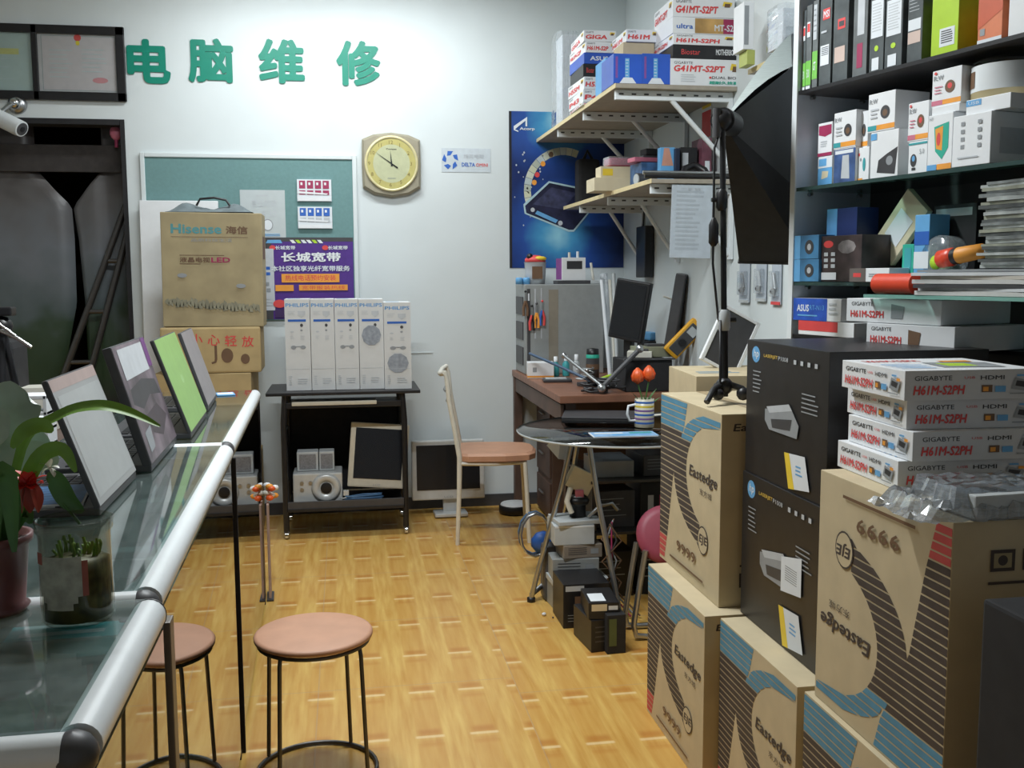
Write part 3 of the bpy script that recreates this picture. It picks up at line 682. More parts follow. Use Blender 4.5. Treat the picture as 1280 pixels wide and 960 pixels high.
# monitor on the floor behind the chair
Ym = 5.66
a = P(515, 600, Y=Ym); c = P(606, 600, Y=Ym); wd = c.x-a.x; zb_ = P(520, 626, Y=Ym).z; zt = P(520, 552, Y=Ym).z
t = monitor('silver flat monitor standing on the floor behind the chair', ((a.x+c.x)/2, Ym, max(.04, zb_)), wd, zt-max(.04, zb_), 'silver', (R(-4), 0, 0), .04, chin=.03)
zz = max(.04, zb_)
b = MB(); b.box((.01, .03, -zz+.014), (.19, .16, .022), 'silver', .006); b.box((.01, .05, -zz/2+.01), (.08, .04, zz+.02), 'silver', .004); b.build('stand', t)
# white and black round vacuum robot by the desk
q = P(643, 640, Z=0)
b = MB(); b.lathe([(0, .002), (.088, .002), (.094, .012), (.094, .045), (.086, .052)], 'black', 32); b.lathe([(.086, .052), (.080, .060), (0, .064)], 'white', 32)
solo(b, 'cleaning_robot', 'round black device with a white top on the floor by the wooden desk', 'device', (q.x, q.y-.02, 0))
# ------------------------------------------------------------ things on the back wall
YW = YB-.0005
def wp(px, py, off=0): return P(px, py, Y=YB-off)
def wallframe(x0, y0, x1, y1, off=0):   # local frame for a flat thing on the wall, plus its location
    a = wp(x0, y1, off); c = wp(x1, y0, off); return Vector((a.x, YB-.001, a.z)), abs(c.x-a.x), abs(c.z-a.z)
# certificates in one black frame
o, wd, hg = wallframe(-90, 35, 157, 122); wd = wp(157, 80).x-o.x
t = thing('certificate_frame', 'black double picture frame holding two certificates above the doorway', 'picture frame', o)
b = MB(); fw_ = .045
for c, d in (((wd/2, -.012, fw_/2), (wd, .022, fw_)), ((wd/2, -.012, hg-fw_/2), (wd, .022, fw_)), ((fw_/2, -.012, hg/2), (fw_, .022, hg)), ((wd-fw_/2, -.012, hg/2), (fw_, .022, hg)), ((wp(45, 80).x-o.x, -.012, hg/2), (.030, .022, hg))):
    b.box(c, d, 'black', .003)
b.build('moulding', t)
xm = wp(45, 80).x-o.x
f = Fr((xm+.012, -.008, fw_-.005), (1, 0, 0), (0, 0, 1), wd-xm-fw_, hg-2*fw_+.01)
b = MB(); b.rect(f, 0, 0, 1, 1, mat('certificate paper pink', (.58, .50, .53), .6, var=.03)); b.rect(f, .05, .04, .97, .96, 'grey'); b.rect(f, .058, .05, .962, .95, mat('certificate paper rose', (.60, .49, .52), .6, var=.04))
b.disc(f, .5, .93, .045, 'red', .06); b.disc(f, .5, .84, .025, 'yellow', .04); b.lines(f, .14, .2, .44, .72, 7, 'lgrey', .18); b.lines(f, .54, .3, .85, .74, 6, 'lgrey', .18); b.disc(f, .76, .22, .10, mat('pale red seal', (.65, .25, .28), .5), .05, 10); b.build('certificate', t)
f = Fr((fw_, -.008, fw_-.005), (1, 0, 0), (0, 0, 1), xm-fw_-.012, hg-2*fw_+.01)
b = MB(); b.rect(f, 0, 0, 1, 1, mat('certificate paper grey', (.48, .53, .53), .6, var=.03)); b.rect(f, .35, .62, .86, .72, mat('pale yellow print', (.62, .55, .22), .5)); b.lines(f, .1, .15, .85, .55, 6, 'lgrey', .2); b.build('certificate', t)
b = MB(); b.box((wd/2, -.0215, hg/2), (wd-.06, .002, hg-.06), 'clear'); b.build('glass', t)
# security camera
q = wp(22, 131)
t = thing('security_camera', 'white bullet security camera on the wall above the doorway', 'camera', (q.x, YB-.001, q.z))
o_ = Vector((q.x, YB-.001, q.z)); e = P(22, 161, Y=YB-.24)-o_; a = P(-28, 136, Y=YB-.13)-o_; D = (e-a).normalized()
b = MB(); b.lathe([(0, 0), (.05, 0), (.048, .012), (.028, .03), (0, .032)], 'metal', 24, (0, 0, 0), Matrix.Rotation(R(90), 3, 'X')); b.sphere((0, -.05, 0), .030, 'chrome', 14); b.tube([(0, -.04, 0), (-.02, -.09, -.02), a.lerp(e, .45)], .012, 'metal', 8); b.build('mount', t)
b = MB(); b.cyl(a, e, .036, 'alu', 24); b.cyl(a+D*.02+Vector((0, 0, .010)), e+D*.03+Vector((0, 0, .010)), .041, 'alu', 24); b.build('housing', t)
b = MB(); b.cyl(e+D*.031+Vector((0, 0, .010)), e+D*.034+Vector((0, 0, .010)), .033, 'dgrey', 20); b.cyl(e+D*.034+Vector((0, 0, .010)), e+D*.037+Vector((0, 0, .010)), .014, 'black', 16); b.build('lens', t)
# green lettering
G = mat('green acrylic letter', (.0, .23, .155), .4, var=.02)
for ch, x0, x1, y0, y1, lb in (('电', 160, 212, 50, 104, 'electric'), ('脑', 236, 291, 49, 103, 'brain'), ('维', 324, 380, 50, 104, 'tie'), ('修', 421, 475, 52, 107, 'repair')):
    a = wp(x0, y1); c = wp(x1, y0); vs, fs, w_, h_ = text_data(ch, .0, 3); W, Hh = c.x-a.x, c.z-a.z
    b = MB(); th = .006; bd = .0085
    from collections import Counter
    cnt = Counter()
    for q in fs:
        for i in range(len(q)): cnt[frozenset((q[i], q[(i+1) % len(q)]))] += 1
    for k in range(9):
        dx, dz = (bd*math.cos(k*.7854), bd*math.sin(k*.7854)) if k < 8 else (0, 0); tk = th-k*.00001
        v2 = [(bd+x/w_*(W-2*bd)+dx, -tk, bd+y/h_*(Hh-2*bd)+dz) for x, y, _z in vs]; b.mesh(v2, fs, G)
        for ed, n in cnt.items():
            if n == 1:
                i, j = tuple(ed); p0, p1 = v2[i], v2[j]; b.face([p0, p1, (p1[0], 0, p1[2]), (p0[0], 0, p0[2])], G)
    solo(b, 'wall_character', {'电': 'green Chinese character 电 beside the certificate frame', '脑': 'green Chinese character 脑, second on the wall', '维': 'green Chinese character 维, third on the wall', '修': 'green Chinese character 修, last on the wall above the clock'}[ch], 'letter', (a.x, YB-.001, a.z), group='green characters on the back wall')
# notice board
o, wd, hg = wallframe(190, 200, 440, 402)
t = thing('notice_board', 'teal felt notice board on the back wall behind the tan carton', 'board', o)
b = MB(); b.box((wd/2, -.006, hg/2), (wd, .012, hg), mat('teal felt', (.155, .285, .285), .9, var=.05, scale=60)); b.build('panel', t)
b = MB()
for c, d in (((-.012, -.010, hg/2), (.024, .02, hg+.05)), ((wd+.012, -.010, hg/2), (.024, .02, hg+.05)), ((wd/2, -.010, hg+.012), (wd, .02, .024))): b.box(c, d, 'wall', .004)
b.build('frame', t)
def flat(name, label, cat, x0, y0, x1, y1, m, art=None, off=.0, th=.0015, group=None, tilt=0):
    a = wp(x0, y1); c = wp(x1, y0); W, Hh = c.x-a.x, c.z-a.z
    b = MB(); b.box((W/2, -th/2, Hh/2), (W, th, Hh), m)
    f = Fr((0, -th, 0), (1, 0, 0), (0, 0, 1), W, Hh)
    if art: art(b, f)
    return solo(b, name, label, cat, (a.x, YB-.001-off, a.z), group=group, rot=(0, R(tilt), 0))
def notice_art(b, f):
    b.lines(f, .35, .86, .65, .90, 1, 'lgrey'); b.text(f, .25, .66, .80, .80, '营业时间', 'lgrey'); b.text(f, .48, .46, .80, .58, '8:30', 'lgrey'); b.disc(f, .6, .30, .12, 'grey', .12); b.disc(f, .6, .30, .10, 'paper', .10); b.lines(f, .5, .06, .9, .12, 2, 'lblue')
flat('paper_notice', 'white printed paper pinned on the teal board', 'paper', 302, 238, 356, 300, mat('grey white paper', (.52, .57, .58), .7, var=.03), notice_art, .0125)
def cards(col):
    def art(b, f):
        for i in range(4):
            b.rect(f, .06+.23*i, .58, .24+.23*i, .94, col); b.rect(f, .10+.23*i, .74, .16+.23*i, .86, 'white')
            b.rect(f, .06+.23*i, .30, .24+.23*i, .50, 'lgrey' if col == 'blue' else col)
        b.poly(f, [(0, .36), (.85, .30), (.9, .36), (.05, .46)], 'white'); b.rect(f, .02, .02, .98, .18, 'white')
    return art
flat('card_holder', 'clear card holder with red cards on the teal board', 'card holder', 372, 225, 414, 252, 'paper', cards('maroon'), .0125, .012)
flat('card_holder', 'clear card holder with blue cards on the teal board', 'card holder', 373, 259, 415, 286, 'paper', cards('blue'), .0125, .012)
M['purple'] = mat('purple poster ink', (.085, .030, .24), .4, var=.08)
def purple_art(b, f):
    b.rect(f, 0, .95, 1, 1, 'dgrey'); b.rect(f, 0, 0, .10, 1, 'dgrey')
    b.poly(f, [(.04, .93), (.22, .93), (.2, .97), (.06, .97)], 'lblue')
    for i in range(6): b.poly(f, [(.3+.06*i, .97), (.34+.06*i, .97), (.37+.06*i, .93), (.33+.06*i, .93)], ['white', 'lime', 'paper'][i % 3])
    for x in (.08, .66): b.disc(f, x+.03, .875, .035, 'red', .03); b.text(f, x+.06, .85, x+.28, .90, '长城宽带', 'paper', .02)
    b.text(f, .20, .70, .86, .82, '长城宽带', 'white', .03); b.text(f, .09, .585, .96, .655, '本社区独享光纤宽带服务', 'paper', .02)
    b.rect(f, .20, .45, .84, .555, 'orange'); b.text(f, .24, .47, .80, .54, '热线电话预约安装', 'red', .01)
    b.rect(f, .13, .345, .33, .42, 'orange'); b.rect(f, .39, .35, .93, .42, 'orange'); b.text(f, .42, .36, .9, .41, '4008 100 000'.replace('4008 100 000', '宽带报装热线'), 'red')
    b.disc(f, .17, .19, .07, 'red', .05); b.rect(f, .12, .02, .9, .12, mat('deep violet', (.05, .02, .10), .5))
flat('poster', 'purple broadband poster half hidden by the white boxes', 'poster', 331, 297, 441, 399, 'purple', purple_art, .0125, .002)
flat('paper_strip', 'narrow white strip with blue marks on the purple poster', 'paper', 328, 311, 342, 388, mat('strip paper', (.55, .58, .62), .7), lambda b, f: (b.rect(f, .4, .66, .7, .71, 'blue'), b.rect(f, .4, .57, .7, .62, 'blue'), b.rect(f, .3, .40, .6, .46, 'grey'), b.rect(f, .4, .30, .7, .36, 'grey'), b.lines(f, .1, .05, .9, .2, 3, 'lgrey')), .0155)
def sticker_art(b, f):
    for k in range(5):
        a0 = 1.2566*k+.3
        b.poly(f, [(.18+.085*math.cos(a0), .5+.20*math.sin(a0)), (.18+.16*math.cos(a0-.35), .5+.40*math.sin(a0-.35)), (.18+.17*math.cos(a0+.35), .5+.40*math.sin(a0+.35)), (.18+.10*math.cos(a0+.75), .5+.24*math.sin(a0+.75))], 'blue')
    b.text(f, .45, .58, .86, .76, '精英电脑', 'lgrey'); b.text(f, .41, .24, .68, .40, 'DELTA', 'blue', .02); b.text(f, .70, .24, .94, .38, 'OMINI', 'red', .01)
flat('wall_sticker', 'small white sticker with a blue wheel logo beside the clock', 'sticker', 552, 186, 613, 215, mat('sticker silver white', (.58, .64, .68), .4), sticker_art)
# the starry product poster
def poster_mat():
    m = mat('blue space poster', (.02, .06, .25), .35, var=.1); nt = m.node_tree; N = nt.nodes; L = nt.links; b = N['Principled BSDF']
    tc = N.new('ShaderNodeTexCoord'); vm = N.new('ShaderNodeVectorMath'); vm.operation = 'DISTANCE'; L.new(tc.outputs['Object'], vm.inputs[0]); vm.inputs[1].default_value = (.30, 0, .20)
    v2 = N.new('ShaderNodeVectorMath'); v2.operation = 'DISTANCE'; L.new(tc.outputs['Object'], v2.inputs[0]); v2.inputs[1].default_value = (.30, 0, .86)
    mi = N.new('ShaderNodeMath'); mi.operation = 'MINIMUM'; L.new(vm.outputs['Value'], mi.inputs[0]); L.new(v2.outputs['Value'], mi.inputs[1])
    no = N.new('ShaderNodeTexNoise'); no.inputs['Scale'].default_value = 9; L.new(tc.outputs['Object'], no.inputs['Vector'])
    ad = N.new('ShaderNodeMath'); ad.operation = 'MULTIPLY_ADD'; L.new(no.outputs['Fac'], ad.inputs[0]); ad.inputs[1].default_value = .12; L.new(mi.outputs[0], ad.inputs[2])
    cr = N.new('ShaderNodeValToRGB'); L.new(ad.outputs[0], cr.inputs[0]); e = cr.color_ramp.elements
    e[0].position = .06; e[0].color = (.30, .62, .75, 1); e[1].position = .44; e[1].color = (.006, .022, .12, 1)
    k = e.new(.16); k.color = (.06, .30, .55, 1); k = e.new(.28); k.color = (.018, .075, .33, 1)
    L.new(cr.outputs[0], b.inputs['Base Color']); return m
o = wp(637, 335); c = wp(782, 142); W, Hh = XR-.004-o.x, c.z-o.z
b = MB(); b.box((W/2, -.001, Hh/2), (W, .002, Hh), poster_mat()); f = Fr((0, -.002, 0), (1, 0, 0), (0, 0, 1), W, Hh)
b.rect(f, 0, 0, .022, 1, 'blackm'); rs = random.Random(2)
for k in range(26): b.disc(f, .04+.25*rs.random(), .2+.55*rs.random(), .004+.004*rs.random(), 'lgrey', None, 6); f.e -= .0002
cols = ['yellow', 'orange', 'red', 'orange', 'lime', 'paper', 'maroon']
for k in range(14):
    a0 = R(200-k*9.5); cx_, cz_ = .47, .50; r1, r2 = .285, .345; g = R(4.5)
    mm = mat('poster ring'+str(k % 4), [(.62, .66, .55), (.60, .62, .45), (.45, .50, .42), (.50, .58, .58)][k % 4], .5)
    b.poly(f, [(cx_+r1*math.cos(a0), cz_+r1*.80*math.sin(a0)), (cx_+r2*math.cos(a0), cz_+r2*.80*math.sin(a0)), (cx_+r2*math.cos(a0-2*g), cz_+r2*.80*math.sin(a0-2*g)), (cx_+r1*math.cos(a0-2*g), cz_+r1*.80*math.sin(a0-2*g))], mm); f.e -= .0002
f.e += .0004
for x, y, cc in ((.24, .60, 'red'), (.215, .55, 'orange'), (.29, .67, 'orange'), (.36, .73, 'brown')): b.disc(f, x, y, .022, cc, .018, 8)
b.poly(f, [(.12, .41), (.34, .56), (.62, .52), (.74, .40), (.56, .235), (.51, .235), (.13, .35)], mat('glow outline', (.42, .60, .66), .5))
b.poly(f, [(.135, .40), (.345, .548), (.61, .51), (.725, .40), (.555, .247), (.515, .247), (.145, .355)], mat('navy device', (.012, .014, .045), .4, var=.4))
b.poly(f, [(.20, .41), (.36, .52), (.58, .485), (.46, .38)], mat('navy device lid', (.04, .045, .10), .4, var=.5)); b.poly(f, [(.24, .37), (.42, .31), (.40, .29), (.22, .35)], 'lblue')
b.disc(f, .20, .375, .018, 'lgrey', .014); b.disc(f, .44, .29, .02, 'lgrey', .016)
b.text(f, .09, .876, .22, .90, 'Acorp', 'paper', .03); b.poly(f, [(.05, .885), (.14, .94), (.14, .905), (.155, .905), (.155, .965), (.04, .905), (.04, .88), (.08, .868), (.08, .876)], 'paper')
solo(b, 'poster', 'blue space poster showing a dark box-shaped device', 'poster', (o.x, YB-.001, o.z))
# clock
a = wp(453, 246); c = wp(525, 167); W, Hh = c.x-a.x, c.z-a.z
t = thing('wall_clock', 'square bronze clock with a round cream dial', 'clock', ((a.x+c.x)/2, YB-.001, (a.z+c.z)/2))
b = MB(); pts = []
hx_, hz_ = W/2, Hh/2
for (x, z) in ((-.98, .78), (-.6, .93), (0, 1.0), (.6, .93), (.98, .78), (1, .0), (.98, -.72), (.6, -.93), (0, -1.02), (-.6, -.93), (-.98, -.72), (-1, 0)): pts.append((x*hx_, z*hz_))
n = len(pts); vs = [(x, 0, z) for x, z in pts]+[(x, -.022, z) for x, z in pts]+[(x*.93, -.034, z*.93) for x, z in pts]
b.mesh(vs, [tuple(range(2*n, 3*n))]+[(l*n+i, l*n+(i+1) % n, (l+1)*n+(i+1) % n, (l+1)*n+i) for l in range(2) for i in range(n)], mat('bronze clock case', (.33, .30, .22), .35, .1, var=.06)); b.build('case', t)
RXm = Matrix.Rotation(R(90), 3, 'X'); rd = W*.445
b = MB(); b.lathe([(rd, .030), (rd+.004, .042), (rd-.006, .046), (rd-.012, .040)], mat('gold rim', (.72, .64, .36), .2, .1), 48, (0, 0, .004), Matrix.Diagonal((1, 1, 1.03)) @ RXm); b.build('rim', t)
b = MB(); b.lathe([(rd-.008, .039), (rd*.70, .039)], mat('yellow dial ring', (.60, .49, .17), .4), 48, (0, 0, .004), Matrix.Diagonal((1, 1, 1.03)) @ RXm); b.lathe([(rd*.70, .0392), (0, .0392)], mat('cream dial', (.60, .57, .36), .4), 48, (0, 0, .004), Matrix.Diagonal((1, 1, 1.03)) @ RXm)
f = Fr((-rd, -.0392, -rd+.004), (1, 0, 0), (0, 0, 1), 2*rd, 2*rd)
for h in range(12):
    an = R(90-30*(h+1)); x, y = .5+.40*math.cos(an), .5+.40*math.sin(an)
    b.text(f, x-.045, y-.035, x+.045, y+.035, str(h+1), mat('dial numeral', (.25, .17, .05), .5), .0, keep=True); f.e -= .0002
b.text(f, .40, .75, .60, .79, 'Compas', 'print', .02); b.lines(f, .42, .21, .58, .23, 1, 'grey'); b.build('dial', t)
for nm, an, ln, wd_ in (('hour_hand', 95, .26, .018), ('minute_hand', 145, .38, .014), ('second_hand', 147, .30, .006)):
    b = MB(); f = Fr((-rd, -.041-(.001 if nm != 'hour_hand' else 0), -rd+.004), (1, 0, 0), (0, 0, 1), 2*rd, 2*rd); d_ = (math.cos(R(an)), math.sin(R(an))); q_ = (-d_[1], d_[0])
    tail = .14 if nm != 'hour_hand' else .05
    b.poly(f, [(.5-d_[0]*tail-q_[0]*wd_, .5-d_[1]*tail-q_[1]*wd_), (.5+d_[0]*ln, .5+d_[1]*ln), (.5-d_[0]*tail+q_[0]*wd_, .5-d_[1]*tail+q_[1]*wd_)], 'black'); b.build(nm, t)
b = MB(); b.lathe([(rd-.009, .0445), (0, .0447)], 'clear', 40, (0, 0, .004), Matrix.Diagonal((1, 1, 1.03)) @ RXm); b.build('glass', t)
# ------------------------------------------------------------ tan carton pile beside the doorway
Yc = 5.42
a = P(256, 470, Y=Yc); c = P(314, 470, Y=Yc)
t0 = P(196, 408, Y=Yc); t1 = P(322, 408, Y=Yc)
zl = P(250, 467, Y=Yc).z
boxthing('carton', 'plain brown carton on the floor, lowest in the pile by the doorway', 'box', ((P(205, 600, Y=Yc).x+P(318, 600, Y=Yc).x)/2, Yc+.17, 0), (.52, .29, zl*.5), 'cardo', lambda b, f: b.lines(f['front'], .2, .3, .8, .7, 3, 'brown', .2), R(2), None, .004)
boxthing('carton', 'brown carton second from the floor in the pile by the doorway', 'box', ((P(205, 600, Y=Yc).x+P(312, 600, Y=Yc).x)/2, Yc+.17, zl*.5+.001), (.50, .33, zl*.5-.002), 'cardo', lambda b, f: b.rect(f['front'], 0, .46, 1, .54, 'cardl'), R(-2), None, .004)
def orange_art(b, f):
    F_ = f['front']
    for k, ch in enumerate(('小', '心', '轻', '放')): b.text(F_, .30+.17*k, .62-.02*k, .42+.17*k, .86-.02*k, ch, 'red', .01); F_.e -= .0002
    b.disc(F_, .66, .38, .06, 'brown', .16); b.disc(F_, .84, .30, .045, 'brown', .11); b.text(F_, .5, .2, .56, .6, 'J', 'brown')
zt_ = P(250, 409, Y=Yc).z
boxthing('carton', 'orange tan carton with red characters beneath the tall tan carton', 'box', ((t0.x+t1.x)/2+.01, Yc+.16, zl+.001), (t1.x-t0.x, .32, zt_-zl-.002), 'cardo', orange_art, R(1), None, .01)
def hisense_art(b, f):
    F_ = f['front']; tb = mat('teal logo ink', (.09, .30, .33), .6)
    b.text(F_, .10, .815, .60, .90, 'Hisense', tb, .03); b.text(F_, .64, .815, .86, .885, '海信', 'brown', .03); b.rect(F_, .10, .785, .86, .789, 'brown')
    b.text(F_, .30, .745, .70, .775, '品质科技生活', 'grey'); b.lines(F_, .18, .62, .62, .63, 1, 'brown', .6, 0); b.text(F_, .18, .565, .48, .61, '液晶电视', 'brown', .03); b.text(F_, .49, .565, .68, .61, 'LED', 'maroon', .03); b.lines(F_, .18, .545, .46, .555, 1, 'brown', .6)
    b.disc(F_, .20, .45, .05, 'grey', .02, 8); b.disc(F_, .78, .36, .05, 'grey', .02, 8)
    rq = random.Random(4)
    for k in range(26):
        x = .02+.036*k; y = .23-.06*(k/26)
        b.poly(F_, [(x, y-.06*rq.random()), (x+.05, y-.05), (x+.04, y+.02), (x+.01, y+.05*rq.random())], mat('carton wave print', (.26, .25, .18), .7, var=.2)); F_.e -= .0002
    b.poly(f['right'], [(.2, .6), (.8, .6), (.8, .8), (.2, .8)], 'brown')
hx0 = P(197, 300, Y=Yc-.02).x; hx1 = P(327, 300, Y=Yc-.02).x; ztop = P(250, 266, Y=Yc).z
boxthing('carton', 'tall tan television carton with teal and brown lettering', 'box', ((hx0+hx1)/2, Yc+.12, zt_+.002), (hx1-hx0-.01, .22, ztop-zt_), 'cardd', hisense_art, R(-1), None, .004, rot=(0, R(.6), 0))
t = thing('grey_bag', 'grey cloth bag with a dark handle on the tan television carton', 'bag', (0, 0, 0))
q = P(262, 268, Y=Yc+.10)
b = MB(); rq = random.Random(8); vs = []; n, m_ = 22, 10
for i in range(n+1):
    for j in range(m_+1):
        u, v = i/n, j/m_; e_ = min(1, 5*u, 5*(1-u))*min(1, 4*v, 4*(1-v))
        vs.append((q.x-.215+.44*u, Yc+.03+.19*v, ztop+.007-.0*u+e_*(.030+.016*math.sin(u*9)+.008*rq.random())))
b.mesh(vs, [(i*(m_+1)+j, (i+1)*(m_+1)+j, (i+1)*(m_+1)+j+1, i*(m_+1)+j+1) for i in range(n) for j in range(m_)], mat('grey blue cloth', (.13, .16, .17), .85, var=.2), True); b.build('bag_body', t)
MB().tube([(q.x-.06, Yc+.06, ztop+.04), (q.x-.04, Yc+.06, ztop+.075), (q.x+.03, Yc+.06, ztop+.082), (q.x+.09, Yc+.06, ztop+.07), (q.x+.11, Yc+.06, ztop+.04)], .006, 'black', 8).build('handle', t)
a = P(174, 250, Y=YB-.05); c = P(272, 240, Y=YB-.05)
zf = a.z-.004
b = MB(); b.box(((a.x+c.x)/2, 0, zf/2), (c.x-a.x, .03, zf), 'white', .004); solo(b, 'foam_board', 'white foam board leaning on the wall behind the tan carton', 'board', (0, YB-.125, .003), rot=(R(-2.6), 0, 0))
# ------------------------------------------------------------ wall shelves over the workbench
SX = 1.165; Z1 = P(768, 112, X=SX).z
n1 = P(768, 112, Z=Z1); Y1 = P(768, 112, X=SX).y
Z1 = 2.178; Y1 = 4.15; SX = 1.14
def wshelf(label, x0, y0, y1, z, brackets, th=.018):
    t = thing('wall_shelf', label, 'shelf', (XR, y0, z)); w_ = XR-x0
    b = MB(); b.box((-w_/2, (y1-y0)/2, -th/2), (w_-.002, y1-y0-.004, th), 'chip', .001); b.build('shelf_board', t)
    b = MB(); b.box((-w_-.001, (y1-y0)/2, -th/2), (.003, y1-y0-.004, th+.001), 'edge'); b.build('edge_strip', t)
    for yb in brackets:
        k = MB(); k.box((-w_/2, yb, -th-.021), (w_-.02, .022, .04), 'alu', .002)
        for i in range(int(w_/.055)): k.box((-w_+.035+i*.055, yb-.0115, -th-.018), (.020, .001, .007), 'dgrey')
        k.tube([(-w_*.52, yb, -th-.035), (-.02, yb, -th-.30)], .011, 'alu', 6); k.box((-.012, yb, -th-.16), (.02, .024, .32), 'alu', .002); k.build('bracket', t)
    return t
wshelf('upper chipboard wall shelf holding the motherboard boxes', SX, Y1, YB-.004, Z1, (.05, .62, 1.2))
SX2 = 1.29; Z2 = P(820, 220, X=SX2).z; Y2 = 4.12; Z2 = 1.785
wshelf('lower chipboard wall shelf with the jumble of parts', SX2, Y2, YB-.06, Z2, (.05, .75, 1.35))
def xb(px, Y): return P(px, 100, Y=Y).x
def onshelf(name, label, cat, px0, px1, ytop, Yf, dep, zb, m, art=None, rz=0, group=None, **k):
    x0 = P(px0, ytop, Y=Yf).x; x1 = P(px1, ytop, Y=Yf).x; zt = P((px0+px1)/2, ytop, Y=Yf).z
    return boxthing(name, label, cat, ((x0+x1)/2, Yf+dep/2, zb+.0005), (x1-x0, dep, zt-zb-.001), m, art, rz, group, **k), zt
M['bwall'] = mat('bright blue box', (.025, .10, .52), .35, var=.15, scale=6)
def g41(model='G41MT-S2PT', big=False):
    def art(b, f):
        for k in ('left', 'front'):
            F_ = f[k]; b.text(F_, .05, .80 if big else .74, .30, .90, 'GIGABYTE', 'print'); b.text(F_, .04, .52 if big else .20, .72, .76 if big else .60, model, 'red', .04, slant=.15)
            b.poly(F_, [(.80, .62), (.94, .62), (.96, .82), (.82, .86)], 'yellow'); b.poly(F_, [(.83, .56), (.92, .56), (.93, .76), (.84, .76)], 'brown')
            if big: b.text(F_, .56, .28, .92, .38, 'DUAL BIOS', 'print'); b.rect(F_, .52, .29, .55, .36, 'red'); b.text(F_, .52, .08, .92, .20, '超耐久技嘉', 'green', .03); b.lines(F_, .14, .1, .34, .42, 4, 'lgrey', .2)
        b.text(f['top'], .1, .3, .8, .6, model, 'red', .02)
    return art
G2 = 'boxes on the upper wall shelf'
Yf = Y1+.02
_, zt = onshelf('motherboard_box', 'large white board box with red lettering, lowest at the open end of the upper shelf', 'box', 838, 931, 74, Yf, .27, Z1, 'white', g41(big=True), 0, G2)
def blk(b, f): b.text(f['front'], .12, .3, .38, .7, 'Biostar', 'red'); b.text(f['front'], .60, .3, .94, .75, 'MOTHERBOARD', 'white', .02)
_, zt2 = onshelf('motherboard_box', 'black board box between white boxes on the upper shelf', 'box', 842, 931, 57, Yf, .27, zt, 'black', blk, R(-1), G2)
_, zt3 = onshelf('motherboard_box', 'white board box resting on the black box of the upper shelf', 'box', 841, 921, 43, Yf, .27, zt2, 'white', g41('H61M-S2PH'), R(1), G2)
def gold(b, f): F_ = f['front']; b.rect(F_, .35, .05, .999, .95, mat('gold print band', (.50, .30, .10), .4, var=.4, scale=10)); b.rect(F_, .8, .05, .999, .95, 'maroon'); b.text(F_, .06, .3, .32, .6, 'ultra', 'blue', .02); b.text(F_, .66, .2, .96, .6, 'MT-S2', 'paper', .02)
_, zt4 = onshelf('motherboard_box', 'white and gold board box, second from the top of the upper shelf pile', 'box', 841, 920, 22, Yf, .27, zt3, 'white', gold, 0, G2)
_, zt5 = onshelf('motherboard_box', 'topmost white board box of the pile on the upper shelf', 'box', 842, 919, -2, Yf, .27, zt4, 'white', g41(), R(-1), G2)
def blub(b, f):
    F_ = f['front']; b.text(F_, .08, .2, .14, .9, '|||', 'red'); b.rect(F_, .40, .15, .55, .85, 'lblue'); b.poly(F_, [(.2, .02), (.8, .02), (.65, .22), (.35, .22)], 'paper'); b.lines(F_, .42, .2, .52, .8, 6, 'paper', .2); b.rect(F_, 0, 0, 1, .03, 'dgrey')
xc = [(767, 803), (803, 838)]
for i, (a0, a1) in enumerate(xc):
    onshelf('product_box', ['bright blue box beside the stacked white small boxes', 'bright blue box touching the large white board box'][i]+' on the upper shelf', 'box', a0, a1, 67, Yf+.0, .20, Z1, 'bwall', blub, 0, G2)
_, q1 = onshelf('product_box', 'plain brown carton behind the blue boxes on the upper shelf', 'box', 779, 818, 53, Yf+.24, .16, Z1, 'card', None, 0, G2)
_, q2 = onshelf('motherboard_box', 'pale board box lying on the brown carton of the upper shelf', 'box', 783, 823, 37, Yf+.23, .24, q1, 'white', g41('H61M'), 0, G2)
# pile beside them, further along
zz = Z1; Yp = Yf+.52
specs = [(729, 765, 128, 'white', g41('G31M'), 'white board box, lowest of the pile beside the wrapped panel'), (729, 765, 112, 'white', g41('P43'), 'white board box with red letters, second in the pile beside the wrapped panel'),
         (729, 765, 96, 'white', g41('H55M'), 'white board box, third in the pile beside the wrapped panel'), (730, 766, 80, 'black', blk, 'black board box in the pile beside the wrapped panel'),
         (730, 768, 66, 'bwall', lambda b, f: b.text(f['front'], .2, .3, .8, .7, 'ASUS', 'paper', .03), 'blue board box in the pile beside the wrapped panel'),
         (731, 770, 52, 'white', g41('H61M-S2P'), 'white board box near the top of the pile beside the wrapped panel'), (731, 771, 38, 'white', g41('GIGA'), 'topmost white board box of the pile beside the wrapped panel')]
for i, (a0, a1, yt, m, art, lb) in enumerate(specs):
    _, zz = onshelf('motherboard_box', lb, 'box', a0, a1, yt, Yp, .30, zz, m, art, R((i % 3-1)*1.5), G2)
onshelf('product_box', 'light blue thin box standing beside the blue boxes on the upper shelf', 'box', 757, 766, 72, Yf+.26, .18, Z1, 'lblue', None, 0, G2)
t = thing('film_wrapped_board', 'tall white board in clear film at the wall end of the upper shelf', 'panel', (0, 0, 0))
x0 = P(696, 60, Y=5.3).x; x1 = P(722, 60, Y=5.3).x; zt = P(700, 42, Y=5.3).z
MB().box(((x0+x1)/2+.015, 5.38, (Z1+zt)/2), (x1-x0-.03, .16, zt-Z1-.006), 'white', .003).build('board', t)
b = MB(); rg = random.Random(3); n, m_ = 14, 12; vs = []
